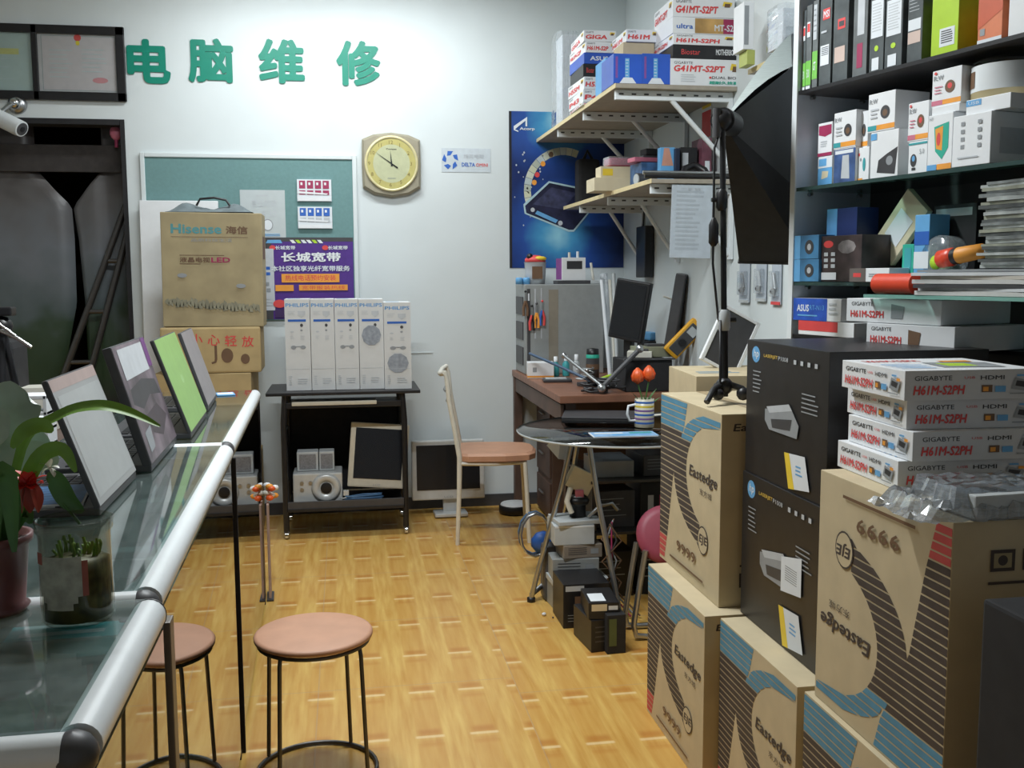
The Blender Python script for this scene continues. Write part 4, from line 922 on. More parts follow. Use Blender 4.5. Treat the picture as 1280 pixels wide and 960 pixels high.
for i in range(n+1):
    for j in range(m_+1):
        an = 6.2832*j/m_; ex = (x1-x0)/2+.004*rg.random(); vs.append(((x0+x1)/2+.005+ex*max(-1, min(1, 1.3*math.cos(an))), 5.38+.095*max(-1, min(1, 1.3*math.sin(an)))+.004*rg.random(), Z1+.003+(zt-Z1+.012)*i/n))
b.mesh(vs, [(i*(m_+1)+j, i*(m_+1)+j+1, (i+1)*(m_+1)+j+1, (i+1)*(m_+1)+j) for i in range(n) for j in range(m_)], 'film'); b.build('film_wrap', t)
# white wrapped boxes next to the softbox
q = P(930, 60, Y=4.14)
t0 = boxthing('product_box', 'white tall box with a dark side panel beside the board boxes', 'box', (P(936, 30, Y=4.5).x, 4.5+.05, Z1+.0005), (.07, .24, .34), 'white', lambda b, f: b.rect(f['left'], .2, .1, .9, .8, 'grey'), 0, G2) if False else None
# lower shelf jumble
G3 = 'parts on the lower wall shelf'
Yf = Y2+.12
onshelf('product_box', 'pale cream carton at the free end of the lower wall shelf', 'box', 743, 790, 222, Y2+.62, .16, Z2, 'cardl', lambda b, f: None, 0, G3)
z_ = P(770, 222, Y=Y2+.62).z
onshelf('product_box', 'small cream box with a yellow sticker on the pale carton', 'box', 751, 798, 208, Y2+.64, .10, z_, 'cardl', lambda b, f: b.rect(f['front'], .05, .2, .32, .8, 'yellow'), 0, G3)
z_2 = P(770, 208, Y=Y2+.64).z
b = MB(); b.box((0, 0, .02), (.17, .09, .04), 'pink', .012); b.box((0, 0, .025), (.18, .095, .045), 'film', .012); solo(b, 'wrapped_part', 'pink part in clear film on top of the cream box', 'part', (P(778, 200, Y=Y2+.7).x, Y2+.69, z_2+.002), .1, G3)
onshelf('board_box', 'blue box lying on the lower wall shelf behind the black rod', 'box', 800, 848, 203, Y2+.38, .15, Z2, mat('slate blue box', (.05, .12, .26), .5, var=.4), None, R(4), G3)
z3 = P(820, 203, Y=Y2+.38).z
b = MB(); b.box((0, 0, .012), (.22, .08, .02), 'pink', .003); b.box((.02, 0, .027), (.16, .05, .012), 'dgrey', .003); b.box((.03, .01, .05), (.15, .07, .03), 'blackm', .006); solo(b, 'circuit_part', 'dark and pink flat part on the blue box of the lower shelf', 'part', (P(815, 200, Y=Y2+.45).x, Y2+.44, z3+.002), .15, G3)
def folder(b, f): b.poly(f['front'], [(.1, .5), (.9, .5), (.6, .98), (.25, .98)], mat('salmon print', (.60, .30, .22), .5)); b.disc(f['front'], .5, .3, .3, 'lblue', .15)
onshelf('product_box', 'light blue and salmon box standing on the lower wall shelf', 'box', 826, 844, 184, Y2+.25, .05, Z2, 'lblue', folder, R(-3), G3)
onshelf('product_box', 'navy box standing beside the salmon box on the lower shelf', 'box', 845, 850, 185, Y2+.22, .12, Z2, mat('navy box', (.012, .02, .05), .5), None, 0, G3)
onshelf('product_box', 'black box with a pale label on the lower wall shelf', 'box', 851, 872, 184, Y2+.25, .10, Z2, 'black', lambda b, f: b.rect(f['front'], .1, .35, .45, .85, 'lgrey'), 0, G3)
b = MB(); b.tube([(-.05, 0, .02), (-.03, .02, .06), (.01, .02, .075), (.05, 0, .05), (.06, -.02, .02)], .016, 'black', 8); b.tube([(-.03, -.02, .015), (.03, -.03, .02), (.06, .02, .015)], .014, 'black', 8); solo(b, 'black_adapter', 'black coiled adapter lead on the lower wall shelf', 'adapter', (P(866, 205, Y=Y2+.15).x, Y2+.14, Z2+.001), 0, G3)
onshelf('product_box', 'maroon and white box at the wall end behind the light stand', 'box', 878, 890, 172, Y2+.22, .14, Z2, mat('plum box', (.20, .07, .10), .5, var=.3), lambda b, f: b.rect(f['front'], .3, .2, .8, .5, 'paper'), 0, G3)
b = MB(); a = P(797, 225, Y=Y2+.40); c = P(895, 220, Y=Y2+.03)
b.cyl((P(803, 222, Y=Y2+.07).x, Y2+.04, Z2+.014), (XR-.01, Y2+.04, Z2+.014), .009, 'black', 12); b.cyl((P(803, 222, Y=Y2+.07).x, Y2+.065, Z2+.032), (XR-.01, Y2+.065, Z2+.032), .008, 'metal', 12)
solo(b, 'tripod_rod', 'black and silver rod lying along the lower wall shelf edge', 'rod')
b = MB(); b.tube([(0, 0, .028), (.08, .05, .032), (.20, .10, .03)], [.028, .026, .018], 'dgrey', 16); b.cyl((-.004, -.003, .028), (.004, .002, .028), .024, 'greyp', 16); solo(b, 'flashlight', 'grey torch lying on the lower wall shelf beside the rod', 'torch', (P(795, 232, Y=Y2+.35).x, Y2+.34, Z2+.001), R(-20), G3)
# things against the walls near the shelf
b = MB(); b.box((0, 0, .13), (.13, .10, .26), 'blackm', .02); b.tube([(-.02, 0, .26), (0, 0, .31), (.03, 0, .26)], .01, 'black', 6); solo(b, 'dark_bag', 'black pouch at the wall end of the lower shelf', 'bag', (P(733, 190, Y=5.74).x+.0, 5.72, Z2+.001), 0) 
# inner top corner papers behind the upper shelf bracket
b = MB(); b.box((-.001, 0, .0), (.002, .12, .30), 'paper'); b.box((-.003, 0, .08), (.002, .11, .05), 'yellow'); b.box((-.003, 0, -.02), (.002, .11, .12), 'red'); solo(b, 'leaflet', 'red and yellow leaflet on the side wall under the upper shelf', 'leaflet', (XR-.001, P(884, 150, X=XR).y, P(884, 150, X=XR).z), 0)
# hanging sheet
Yh = Y2+.06; a = P(832, 322, Y=Yh); c = P(884, 232, Y=Yh)
b = MB(); W, Hh = c.x-a.x, c.z-a.z; b.box((W/2, 0, Hh/2), (W, .002, Hh), mat('bluish paper', (.50, .56, .62), .7)); f = Fr((0, -.001, 0), (1, 0, 0), (0, 0, 1), W, Hh)
b.lines(f, .12, .08, .88, .92, 14, mat('pale grey text', (.42, .47, .52), .7), .45, .5); b.text(f, .2, .92, .7, .96, '价目表', 'lgrey'); solo(b, 'paper_sheet', 'white printed price sheet hanging from the lower wall shelf', 'paper', (a.x, Yh-.05, a.z), rot=(0, R(1.5), 0))
# black socket strip on the wall
a = P(793, 345, X=XR-.02); c = P(815, 285, X=XR-.02); yy = (a.y+c.y)/2
q = P(804, 315, Y=YB-.6)
b = MB(); b.box((-.03, 0, .0), (.05, .17, .28), 'black', .006); b.tube([(-.03, .03, .14), (-.02, .05, .22), (-.02, .02, .30)], .005, 'black', 6); solo(b, 'adapter_box', 'black rectangular box fixed on the side wall behind the monitor', 'box', (XR-.001, P(806, 315, X=XR-.03).y, P(806, 315, X=XR-.03).z), 0)
# blister packs hung on the side wall
for i, (px, py, s_) in enumerate(((930, 345, 1.25), (951, 342, 1.15), (970, 345, 1.0))):
    q = P(px, py, X=XR-.01); t = thing('blister_pack', ['clear packet with dark parts on the side wall, closest to the light stand', 'clear packet of small parts in the middle of the three on the side wall', 'clear packet with a red edge on the side wall beside the shelf cabinet'][i], 'packet', (XR-.004, q.y, q.z-.10), group='packets hung on the side wall')
    b = MB(); b.box((-.003, 0, .10), (.003, .085*s_, .22), mat('blister card', (.45, .50, .56), .5)); b.build('card', t)
    b = MB(); b.box((-.014, 0, .07), (.018, .06*s_, .10), 'film', .004); b.sphere((-.012, .01, .04), .014, 'dgrey', 8); b.cyl((-.012, -.01, .05), (-.012, .015, .11), .007, ['dgrey', 'greyp', 'metal'][i], 8)
    b.box((-.006, 0, -.006), (.004, .08*s_, .012), 'red' if i == 2 else 'greyp'); b.build('blister', t)
# ------------------------------------------------------------ wooden workbench
DXL = .985; DY0 = 4.53; DZT = .822
t = thing('workbench', 'reddish wooden workbench along the side wall', 'desk', (DXL, DY0, 0)); dw = XR-DXL-.004; dl = YB-DY0-.004
MB().box((dw/2, dl/2, DZT-.018), (dw, dl, .036), 'wood', .004).build('desktop', t)
b = MB(); b.box((.02, dl/2, DZT-.085), (.018, dl-.08, .08), 'woodd', .002); b.build('apron', t)
MB().box((.03, dl-.03, (DZT-.04)/2), (.05, .05, DZT-.04), 'woodd', .003).build('leg', t)
MB().box((.06, .06, (DZT-.04)/2), (.05, .05, DZT-.04), 'woodd', .003).build('leg', t)
MB().box((dw-.04, .06, (DZT-.04)/2), (.05, .05, DZT-.04), 'woodd', .003).build('leg', t)
b = MB(); b.box((dw/2+.06, dl-.30, (DZT-.04)/2), (dw-.16, .42, DZT-.05), 'woodd', .003); b.build('cupboard', t)
for k in range(3):
    d_ = MB(); d_.box((.135, dl-.30, .12+.23*k), (.012, .38, .20), 'woodd', .003); o_ = d_.build('drawer', t)
    MB().cyl((.118, dl-.36, .14+.23*k), (.118, dl-.24, .14+.23*k), .006, 'metal', 8).build('handle', o_)
# grey sheet-metal cabinet on the bench with hung tools
Yc2 = 5.56
a = P(645, 462, Y=Yc2); c = P(755, 355, Y=Yc2); zt = c.z
t = thing('metal_cabinet', 'grey metal case used as a tool board on the workbench', 'cabinet', (DXL+.02, Yc2, DZT+.001)); W = c.x-DXL-.02; Hh = zt-DZT
b = MB(); b.box((W/2, .15, Hh/2), (W, .30, Hh), 'gmetal', .006); f = Fr((0, 0, 0), (1, 0, 0), (0, 0, 1), W, Hh); f.e = .001
b.rect(f, .30, .12, .42, .94, mat('brownish stain', (.27, .24, .19), .6)); b.rect(f, .03, .05, .07, .95, 'dgrey'); b.rect(f, .04, .82, .06, .90, 'paper'); b.rect(f, .12, .4, .14, .95, 'lgrey'); b.rect(f, .2, .4, .215, .96, 'lgrey')
b.build('casing', t)
for k in range(3):
    MB().box((-.003, .15, Hh*(.2+.28*k)), (.006, .22, Hh*.2), 'dgrey', .002).build('drive_bay', t)
zc2 = zt
for i, (px, py, m1, m2, lb) in enumerate(((657, 385, 'brown', 'black', 'brown-handled tool'), (665, 403, 'red', 'black', 'red-handled pliers, lowest'), (671, 400, 'orange', 'dgrey', 'orange-handled cutter'), (678, 397, 'blue', 'red', 'blue and red screwdriver'))):
    q = P(px, py, Y=Yc2-.02); b = MB()
    b.cyl((0, 0, .035), (0, 0, .09), .006, 'metal', 8); b.sphere((0, -.001, .092), .008, m2, 8)
    b.tube([(0, 0, .04), (-.012, 0, 0), (-.010, 0, -.045)], .008, m1, 8); b.tube([(0, 0, .04), (.012, 0, 0), (.010, 0, -.045)], .008, m2 if i % 2 else m1, 8)
    solo(b, 'hand_tool', lb+' hung on the grey metal case', 'tool', (q.x, Yc2-.018, q.z), group='tools hung on the grey metal case')
def onbench(px, py, Y): q = P(px, py, Y=Y); return q
# on top of the metal cabinet
t = thing('tin_cup', 'red and yellow topped cup of bits standing on the grey metal case', 'cup', (P(669, 330, Y=Yc2+.1).x, Yc2+.1, zc2+.001))
b = MB(); b.lathe([(0, 0), (.055, 0), (.06, .06), (.062, .12), (.066, .125)], 'lgrey', 20); b.rect(Fr((-.03, -.0625, .03), (1, 0, 0), (0, 0, 1), .06, .07), 0, 0, 1, 1, 'brown'); b.build('body', t)
b = MB(); b.sphere((0, 0, .135), .062, 'red', 14, (1, .9, .5)); b.sphere((.02, -.03, .145), .035, 'yellow', 10, (1.2, .8, .4)); b.sphere((-.035, -.02, .155), .02, 'black', 8); b.build('stuffing', t)
for i in range(2):
    b = MB(); b.lathe([(0, 0), (.021, 0), (.021, .030), (.017, .038), (0, .038)], 'lblue', 16); solo(b, 'bottle_cap', ['blue cap at the corner of the grey metal case', 'blue cap next to the red-topped cup'][i], 'cap', (P(649+9*i, 350, Y=Yc2+.06).x, Yc2+.06, zc2+.001))
q = P(716, 345, Y=Yc2+.08)
b = MB(); b.box((0, 0, .085), (.14, .012, .13), 'white', .002); b.rect(Fr((-.07, -.0065, .02), (1, 0, 0), (0, 0, 1), .14, .13), .2, .5, .85, .85, 'print'); b.box((-.085, .01, .085), (.03, .01, .12), mat('purple card', (.30, .10, .35), .5)); b.box((0, .03, .01), (.2, .10, .02), 'dgrey', .003); b.cyl((-.02, .02, .15), (-.02, .02, .18), .008, 'cream', 8); b.cyl((.03, .02, .15), (.03, .02, .185), .008, 'paper', 8)
solo(b, 'card_stand', 'white cards propped on a dark stand atop the grey metal case', 'card', (q.x, Yc2+.06, zc2+.001), .05)
b = MB(); b.box((0, 0, .01), (.12, .12, .02), 'greyp', .004); b.sphere((.03, 0, .04), .022, 'lgrey', 10); b.tube([(-.03, 0, .02), (-.04, .02, .12)], .008, 'cream', 8); solo(b, 'small_parts', 'pale loose parts at the end of the grey metal case', 'parts', (P(748, 345, Y=Yc2+.1).x, Yc2+.1, zc2+.001))
# objects on the bench
Yo = 4.98
q = P(676, 463, Y=5.38)
boxthing('tissue_box', 'white box with an orange stripe on the workbench corner', 'box', (q.x+.0, 5.40, DZT+.001), (.145, .12, .085), 'white', lambda b, f: (b.rect(f['front'], 0, .05, 1, .17, 'orange'), b.rect(f['front'], .2, .4, .35, .7, 'grey'), b.rect(f['left'], 0, .05, 1, .17, 'orange')), R(-8))
q = P(692, 470, Y=5.2)
b = MB(); b.box((0, 0, .008), (.15, .10, .014), 'dgrey', .004); b.box((-.005, .01, .0165), (.11, .08, .003), 'lblue' if False else 'greyp'); solo(b, 'card_reader', 'flat grey gadget lying in front of the white box on the workbench', 'gadget', (q.x+.01, 5.16, DZT+.001), R(-6))
for i, (px, m, h) in enumerate(((692, 'teal', .11), (704, 'teal', .115), (716, 'greyp', .12))):
    q = P(px, 462, Y=5.40+.02*i); b = MB(); b.lathe([(0, 0), (.019, 0), (.020, .004), (.020, h*.6), (.010, h*.72), (.008, h*.75), (.0, h*.75)], m, 16); b.lathe([(.011, h*.74), (.011, h), (0, h)], 'white', 14)
    solo(b, 'spray_bottle', ['teal bottle with white cap closest to the white box', 'teal bottle with white cap in the middle', 'clear grey bottle with white cap'][i]+' on the workbench', 'bottle', (q.x+.02, 5.44, DZT+.001), group='small bottles on the workbench')
q = P(744, 440, Z=DZT); b = MB(); b.lathe([(0, 0), (.035, 0), (.037, .09), (.036, .11)], 'dgrey', 20); b.lathe([(.0372, .05), (.0372, .078)], 'brown', 20); b.lathe([(.037, .11), (.037, .125), (.033, .13)], 'green', 20); b.lathe([(.034, .13), (.033, .16), (0, .165)], 'black', 20)
solo(b, 'glue_jar', 'dark jar with a green band and black lid before the grey metal case', 'jar', (P(741, 420, Y=5.30).x, 5.30, DZT+.001))
rc = random.Random(21)
gl = 'small parts scattered on the workbench'
bits = [('wire_spool', 'greyp', 'grey clear wire spool beside the jar on the workbench', 730, 462), ('screw_tray', 'dgrey', 'dark tray of screws on the workbench', 752, 470), ('circuit_board', 'green', 'green circuit board lying on the workbench', 768, 458), ('solder_stand', 'metal', 'metal soldering stand near the green board', 735, 478), ('ribbon_roll', 'cream', 'cream ribbon roll on the workbench by the monitor', 785, 452)]
for i, (nm, m, lb, px, py) in enumerate(bits):
    q = P(px, py, Y=[5.25, 4.95, 5.08, 4.92, 5.2][i]); b = MB()
    if i == 0: b.lathe([(0, 0), (.045, 0), (.045, .006), (.02, .008), (.02, .05), (.045, .052), (.045, .058), (0, .058)], m, 24)
    elif i == 1: b.box((0, 0, .015), (.13, .09, .03), m, .004); b.box((0, 0, .0305), (.11, .07, .002), 'grey')
    elif i == 2:
        b.box((0, 0, .003), (.16, .11, .005), m)
        for k in range(9): b.box((-.06+.05*(k % 3), -.03+.03*(k//3), .014), (.03, .016, .018), ['black', 'greyp', 'metal'][k % 3], .001)
    elif i == 3: b.box((0, 0, .01), (.10, .06, .02), 'dgrey', .003); b.tube([(.03*math.cos(k*.9)+.0, .03*math.sin(k*.9), .03+.003*k) for k in range(22)], .003, 'chrome', 6)
    else: b.lathe([(.02, 0), (.05, 0), (.05, .035), (.02, .035), (.02, 0)], m, 24)
    solo(b, nm, lb, 'part', (min(q.x, XR-.1), q.y, DZT+.001), rc.random(), gl)
# dark monitor seen at an angle
q = P(786, 432, Y=5.02); zt = P(786, 350, Y=5.02).z; zb_ = P(786, 425, Y=5.02).z
t = thing('monitor', 'black flat monitor turned sideways on the workbench', 'monitor', (P(782, 425, Y=5.0).x, 5.0, DZT+.001), R(-52))
hm = zt-zb_
b = MB(); b.box((0, 0, hm/2), (.21, .035, hm), 'black', .008); o_ = b.build('casing', t); o_.location = (0, 0, zb_-DZT); o_.rotation_euler = (R(-4), R(8), 0)
b = MB(); b.box((0, -.0185, hm/2), (.18, .002, hm-.04), 'screen'); b.build('screen', o_)
MB().box((0, .03, (zb_-DZT)/2+.04), (.05, .03, zb_-DZT+.08), 'black', .004).build('neck', t); MB().box((0, .02, .008), (.20, .16, .014), 'black', .004).build('base', t)
# tall dark panel leaning
t0 = P(836, 412, Y=4.95); t1 = P(868, 330, Y=4.95)
b = MB(); b.box((0, 0, .2), (.05, .13, .40), 'dgrey', .005); b.box((-.026, 0, .2), (.002, .11, .37), mat('mid grey panel', (.12, .12, .125), .6)); solo(b, 'tower_panel', 'dark grey slim unit leaning beside the multimeter on the workbench', 'computer', (P(838, 410, Y=4.80).x, 4.80, .992), rot=(0, R(9), R(-30)))
b = MB(); b.box((0, 0, .10), (.20, .15, .20), 'blackm', .01); b.box((.0, 0, .225), (.16, .12, .045), 'lblue', .01); solo(b, 'blue_box', 'black box with a blue packet on it behind the turned monitor', 'box', (P(825, 410, Y=5.3).x, 5.32, DZT+.001), R(8))
# low stand: black rack under the multimeter
Yr = 4.50; a = P(790, 500, Y=Yr); c = P(850, 452, Y=Yr)
b = MB(); Wr = c.x-a.x; zr = c.z; b.box((Wr/2, .10, (zr-DZT)/2), (Wr, .24, zr-DZT), 'blackm', .006); b.box((Wr/2, -.022, zr-DZT+.004), (Wr+.02, .02, .008), 'dgrey')
solo(b, 'black_rack', 'black box rack behind the tulip mug', 'box', (a.x+.0, DY0+.10, DZT+.001))
zr += .006
# multimeter
t = thing('multimeter', 'dark meter in a yellow rubber holster leaning on the black rack', 'meter', (P(838, 448, Y=4.66).x, 4.67, zr+.020), rot=(R(12), R(42), R(0)))
b = MB(); b.box((0, 0, .10), (.085, .045, .21), mat('yellow rubber', (.72, .36, .02), .5, var=.1), .016); b.build('holster', t)
b = MB(); b.box((0, -.020, .10), (.062, .012, .17), 'dgrey', .006); b.build('meter_body', t); b = MB(); b.box((0, -.027, .15), (.045, .002, .04), 'greyp'); b.build('display', t); b = MB(); b.cyl((0, -.026, .08), (0, -.034, .08), .018, 'black', 18); b.build('dial', t)
# clutter mound on rack: boards and cables
for i, (px, m, w1, w2, h1, lb) in enumerate(((800, 'cream', .12, .10, .03, 'cream part on the black rack'), (816, mat('khaki board', (.24, .25, .17), .6), .18, .12, .05, 'khaki board lying on the black rack'), (830, 'greyp', .10, .08, .03, 'grey part beside the yellow meter'))):
    q = P(px, 440, Y=4.72); b = MB(); b.box((0, 0, h1/2), (w1, w2, h1), m, .003); b.box((w1*.1, 0, h1+.006), (w1*.5, w2*.5, .012), 'dgrey', .002); solo(b, 'loose_board', lb, 'part', (q.x, 4.72+.03*i, zr+.001 if i != 1 else zr+.001), R(20*i-20), 'loose boards on the black rack')
b = MB(); q = P(785, 440, Y=4.7); b.sphere((0, 0, .02), .022, 'red', 12, (1.2, 1, .9)); b.box((.01, 0, .045), (.02, .02, .01), 'red', .002); solo(b, 'red_cap', 'small red knob near the cream part', 'knob', (q.x, 4.70, DZT+.001))
# dark hanging cable bundle beside the panel
b = MB(); q0 = P(882, 370, Y=4.8)
for k in range(4): b.tube([q0+Vector((-.02*k, .03*k, .04)), q0+Vector((.02, .03*k, -.05)), q0+Vector((.01-.02*k, .03, -.20)), q0+Vector((.0, .02*k, -.33))], .018, ['dgrey', 'black', 'grey', 'black'][k], 8)
b.sphere(q0+Vector((0, .03, .0)), .05, 'dgrey', 12, (1, .8, .8)); b.tube([q0+Vector((-.22, 0, .0)), q0+Vector((-.1, 0, -.04)), q0+Vector((-.02, 0, -.02))], .005, 'cream', 6); b.tube([q0+Vector((-.03, -.04, -.05)), q0+Vector((-.09, -.04, -.15)), q0+Vector((-.17, -.04, -.24))], .006, 'red', 6)
solo(b, 'cable_bundle', 'dark bundle of cables and headset hanging behind the light stand', 'cable')
# articulated lamp arms crossing the bench
t = thing('magnifier_arm', 'grey jointed lamp arm reaching across the workbench', 'lamp', (0, 0, 0))
A = P(800, 436, Y=4.57); Bq = P(752, 486, Y=4.56); Cq = P(705, 452, Y=4.9); Bq.z = max(Bq.z, DZT+.03)
MB().tube([A, Bq], .012, 'dgrey', 10).build('arm', t); MB().tube([Bq+Vector((0, 0, .01)), Cq+Vector((0, 0, .03))], .009, 'metal', 10).build('arm', t)
for c_, r_ in ((Bq, .022), (A, .02), (Cq+Vector((0, 0, .03)), .015)): MB().sphere(c_, r_, 'metal', 12).build('joint', t)
b = MB(); b.cyl((Bq.x, Bq.y+.08, DZT+.001), (Bq.x, Bq.y+.08, DZT+.02), .05, 'dgrey', 20); b.tube([(Bq.x, Bq.y+.08, DZT+.02), Bq], .010, 'dgrey', 8); b.build('base', t)
# white-framed tilted board near the cartons
q = P(898, 462, Y=3.40)
t = thing('framed_board', 'white-edged dark board tilted on the pale carton near the light stand', 'board', (q.x, 3.40, 1.056), rot=(R(-8), R(28), 0))
b = MB(); b.box((0, 0, .10), (.13, .012, .20), 'dgrey'); b.build('panel', t)
b = MB()
for c_, d_ in (((-.07, 0, .10), (.014, .018, .22)), ((.07, 0, .10), (.014, .018, .22)), ((0, 0, -.004), (.14, .018, .012)), ((0, 0, .204), (.14, .018, .012))): b.box(c_, d_, 'white', .002)
b.build('border', t)
# more clutter at the near corner of the workbench
b = MB(); rz_ = random.Random(31); q = P(765, 482, Y=4.66)
for k in range(9):
    x0_, y0_ = q.x+rz_.uniform(-.10, .02), 4.64+rz_.uniform(-.05, .08); b.tube([(x0_+.07*math.cos(g*.6+k)*rz_.uniform(.8, 1), y0_+.035*math.sin(g*.6+k), DZT+.010+.006*k+.008*rz_.random()) for g in range(9)], .006, ['black', 'dgrey', 'blackm'][k % 3], 6)
solo(b, 'cable_heap', 'heap of black cables on the near corner of the workbench', 'cable')
q = P(758, 452, Y=4.86); b = MB(); rz_ = random.Random(4); vs = []
for i in range(9):
    for j in range(7): vs.append((-.07+.14*i/8, -.05+.10*j/6, .002+(.045*rz_.random() if 0 < i < 8 and 0 < j < 6 else 0)))
b.mesh(vs, [(i*7+j, (i+1)*7+j, (i+1)*7+j+1, i*7+j+1) for i in range(8) for j in range(6)], 'bag'); solo(b, 'crumpled_packet', 'crumpled clear packet in front of the turned monitor', 'packet', (q.x, 4.80, DZT+.001))
b = MB()
for k in range(4): p_ = P(752+5*k, 350-8*(k % 2), Y=5.5); b.tube([(P(760+3*k, 450, Y=5.4).x, 5.36, DZT+.01), (p_.x, 5.50, p_.z)], .011, ['paper', 'film', 'cream', 'greyp'][k], 8)
solo(b, 'paper_tubes', 'pale rolled sheets leaning between the grey case and the turned monitor', 'roll')
b = MB(); p0, p1 = P(662, 442, Y=5.3), P(742, 482, Y=4.9); b.tube([p0, p0.lerp(p1, .5)+Vector((0, 0, .012)), Vector((p1.x, p1.y, DZT+.02))], .008, mat('slate blue tube', (.07, .12, .20), .4), 8); b.tube([Vector((p1.x, p1.y, DZT+.001)), Vector((p1.x, p1.y, DZT+.03))], .02, 'black', 10); solo(b, 'lamp_tube', 'slate blue tube slanting over the white box on the workbench', 'tube')
# narrow end of the upper shelf with boxes against the wall
wshelf('short narrow wall shelf continuing the upper one behind the softbox', 1.585, 3.30, 3.82, Z1, (.1,))
_, z_a = onshelf('product_box', 'yellow green packet against the wall on the narrow shelf', 'box', 934, 944, 62, 3.72, .08, Z1, mat('yellow green wrap', (.45, .50, .14), .5), None, 0, G2)
onshelf('product_box', 'white box with a dark window against the wall on the narrow shelf', 'box', 930, 943, 2, 3.72, .10, z_a, 'white', lambda b, f: b.rect(f['front'], .08, .1, .5, .92, 'grey'), 0, G2)
t = thing('wrapped_box', 'white and grey box in glossy clear film above the softbox', 'box', (1.603, 3.42, Z1+.001)); zt_b = P(970, 8, Y=3.42).z-Z1
MB().box((0, .06, zt_b/2), (.12, .12, zt_b-.006), 'white', .003).build('inner_box', t)
b = MB(); b.rect(Fr((-.06, -.001, 0), (1, 0, 0), (0, 0, 1), .12, zt_b), .1, .05, .9, .5, 'lgrey'); b.build('picture', t)
rg = random.Random(13); b = MB(); vs = []; n, m_ = 12, 14
for i in range(n+1):
    for j in range(m_+1):
        an = 6.2832*j/m_; vs.append(((.068+.006*rg.random())*max(-1, min(1, 1.35*math.cos(an))), .06+(.068+.006*rg.random())*max(-1, min(1, 1.35*math.sin(an))), .002+(zt_b+.01)*i/n))
b.mesh(vs, [(i*(m_+1)+j, i*(m_+1)+j+1, (i+1)*(m_+1)+j+1, (i+1)*(m_+1)+j) for i in range(n) for j in range(m_)], 'film'); b.build('film_wrap', t)
# ------------------------------------------------------------ glass table with laptop, magazine and mug
TC = Vector((1.17, 4.14, .72)); TR = .45
TZ = TC.z
t = thing('glass_table', 'round smoked glass table on crossed tubular legs', 'table', (TC.x, TC.y, 0))
MB().lathe([(0, TZ-.008), (TR, TZ-.008), (TR+.002, TZ-.004), (TR, TZ), (0, TZ)], 'smoke', 56).build('glass_top', t)
b = MB(); b.lathe([(TR+.0005, TZ-.0085), (TR+.0035, TZ-.004), (TR+.0005, TZ+.0005)], 'greyp', 56); b.build('rim', t)
feet = [P(664, 752, Z=0), Vector((.93, 4.42, 0)), P(783, 770, Z=0)+Vector((.0, .0, 0)), Vector((1.42, 4.28, 0))]
feet[2] = Vector((1.06, 3.74, 0))
tops = [Vector((.915, 3.98, TZ-.02)), Vector((1.0, 4.2, TZ-.02)), Vector((.96, 3.86, TZ-.02)), Vector((1.32, 4.22, TZ-.02))]
for fp, tp in zip(feet, tops):
    o0 = Vector((TC.x, TC.y, 0)); p0 = tp-o0; p1 = fp-o0; m1 = p0.lerp(p1, .5)+Vector((0, 0, 0)); out = (p1-p0); out.z = 0
    MB().tube([p0, p0.lerp(p1, .3)-out*.03, m1, p0.lerp(p1, .8)+out*.02, p1+Vector((0, 0, .014))], .011, 'metal', 10).build('leg', t)
    MB().lathe([(0, 0), (.018, 0), (.018, .018), (0, .022)], 'black', 14, p1).build('foot_cap', t)
b = MB(); b.tube([Vector((feet[0].x-TC.x, feet[0].y-TC.y, .03)), Vector((-.25, .05, .10)), Vector((-.10, .12, .12))], .011, 'metal', 8); b.build('cross_bar', t)
b = MB(); b.tube([(.15*math.cos(k*.35)-.0, .15*math.sin(k*.35), TZ-.022) for k in range(18)], .010, 'metal', 8, closed=True); b.build('top_ring', t)
# laptop on it
q = P(735, 528, Z=TZ)
t = thing('laptop', 'closed black laptop lying on the smoked glass table', 'laptop', (q.x+.07, q.y+.05, TZ+.001), R(-16))
b = MB(); b.box((0, 0, .012), (.34, .25, .020), 'black', .006); b.build('base', t); b = MB(); b.box((0, 0, .026), (.34, .25, .007), 'dgrey', .003); b.build('lid', t)
q = P(780, 545, Z=TZ); f_ = Fr((-.13, -.04, .004), (1, 0, 0), (0, 1, 0), .27, .12)
b = MB(); b.box((0, .02, .002), (.27, .12, .004), 'paper'); b.rect(f_, 0, 0, 1, 1, mat('magazine blue', (.30, .52, .80), .3, var=.2)); b.rect(f_, .3, .2, .9, .5, 'lblue'); b.rect(f_, .05, .6, .5, .8, 'white'); b.rect(f_, .6, .55, .95, .85, 'teal')
solo(b, 'magazine', 'light blue magazine on the smoked glass table edge', 'magazine', (q.x, q.y, TZ+.001), R(-3))
# striped mug with tulips
q = P(807, 535, Z=TZ)
t = thing('mug', 'cream mug with blue and violet stripes on the glass table', 'mug', (q.x, q.y+.02, TZ+.001)); mh = .125; mr = .042
b = MB(); b.lathe([(0, 0), (mr-.003, 0), (mr, .004), (mr, mh), (mr-.004, mh+.001), (mr-.005, .01), (0, .01)], mat('cream glaze', (.66, .63, .50), .3), 28)
for k, m in enumerate(('blue', mat('violet stripe', (.22, .12, .34), .4), 'blue', mat('violet stripe', (.22, .12, .34), .4), 'yellow', 'blue')): b.lathe([(mr+.0006, .018+k*.018), (mr+.0006, .026+k*.018)], m, 28)
b.build('body', t)
b = MB(); b.tube([(-mr+.002, 0, .10), (-mr-.03, 0, .095), (-mr-.035, 0, .06), (-mr-.025, 0, .03), (-mr+.002, 0, .03)], .006, 'white', 8); b.build('handle', t)
mugp = Vector((q.x, q.y+.02, TZ+.012))
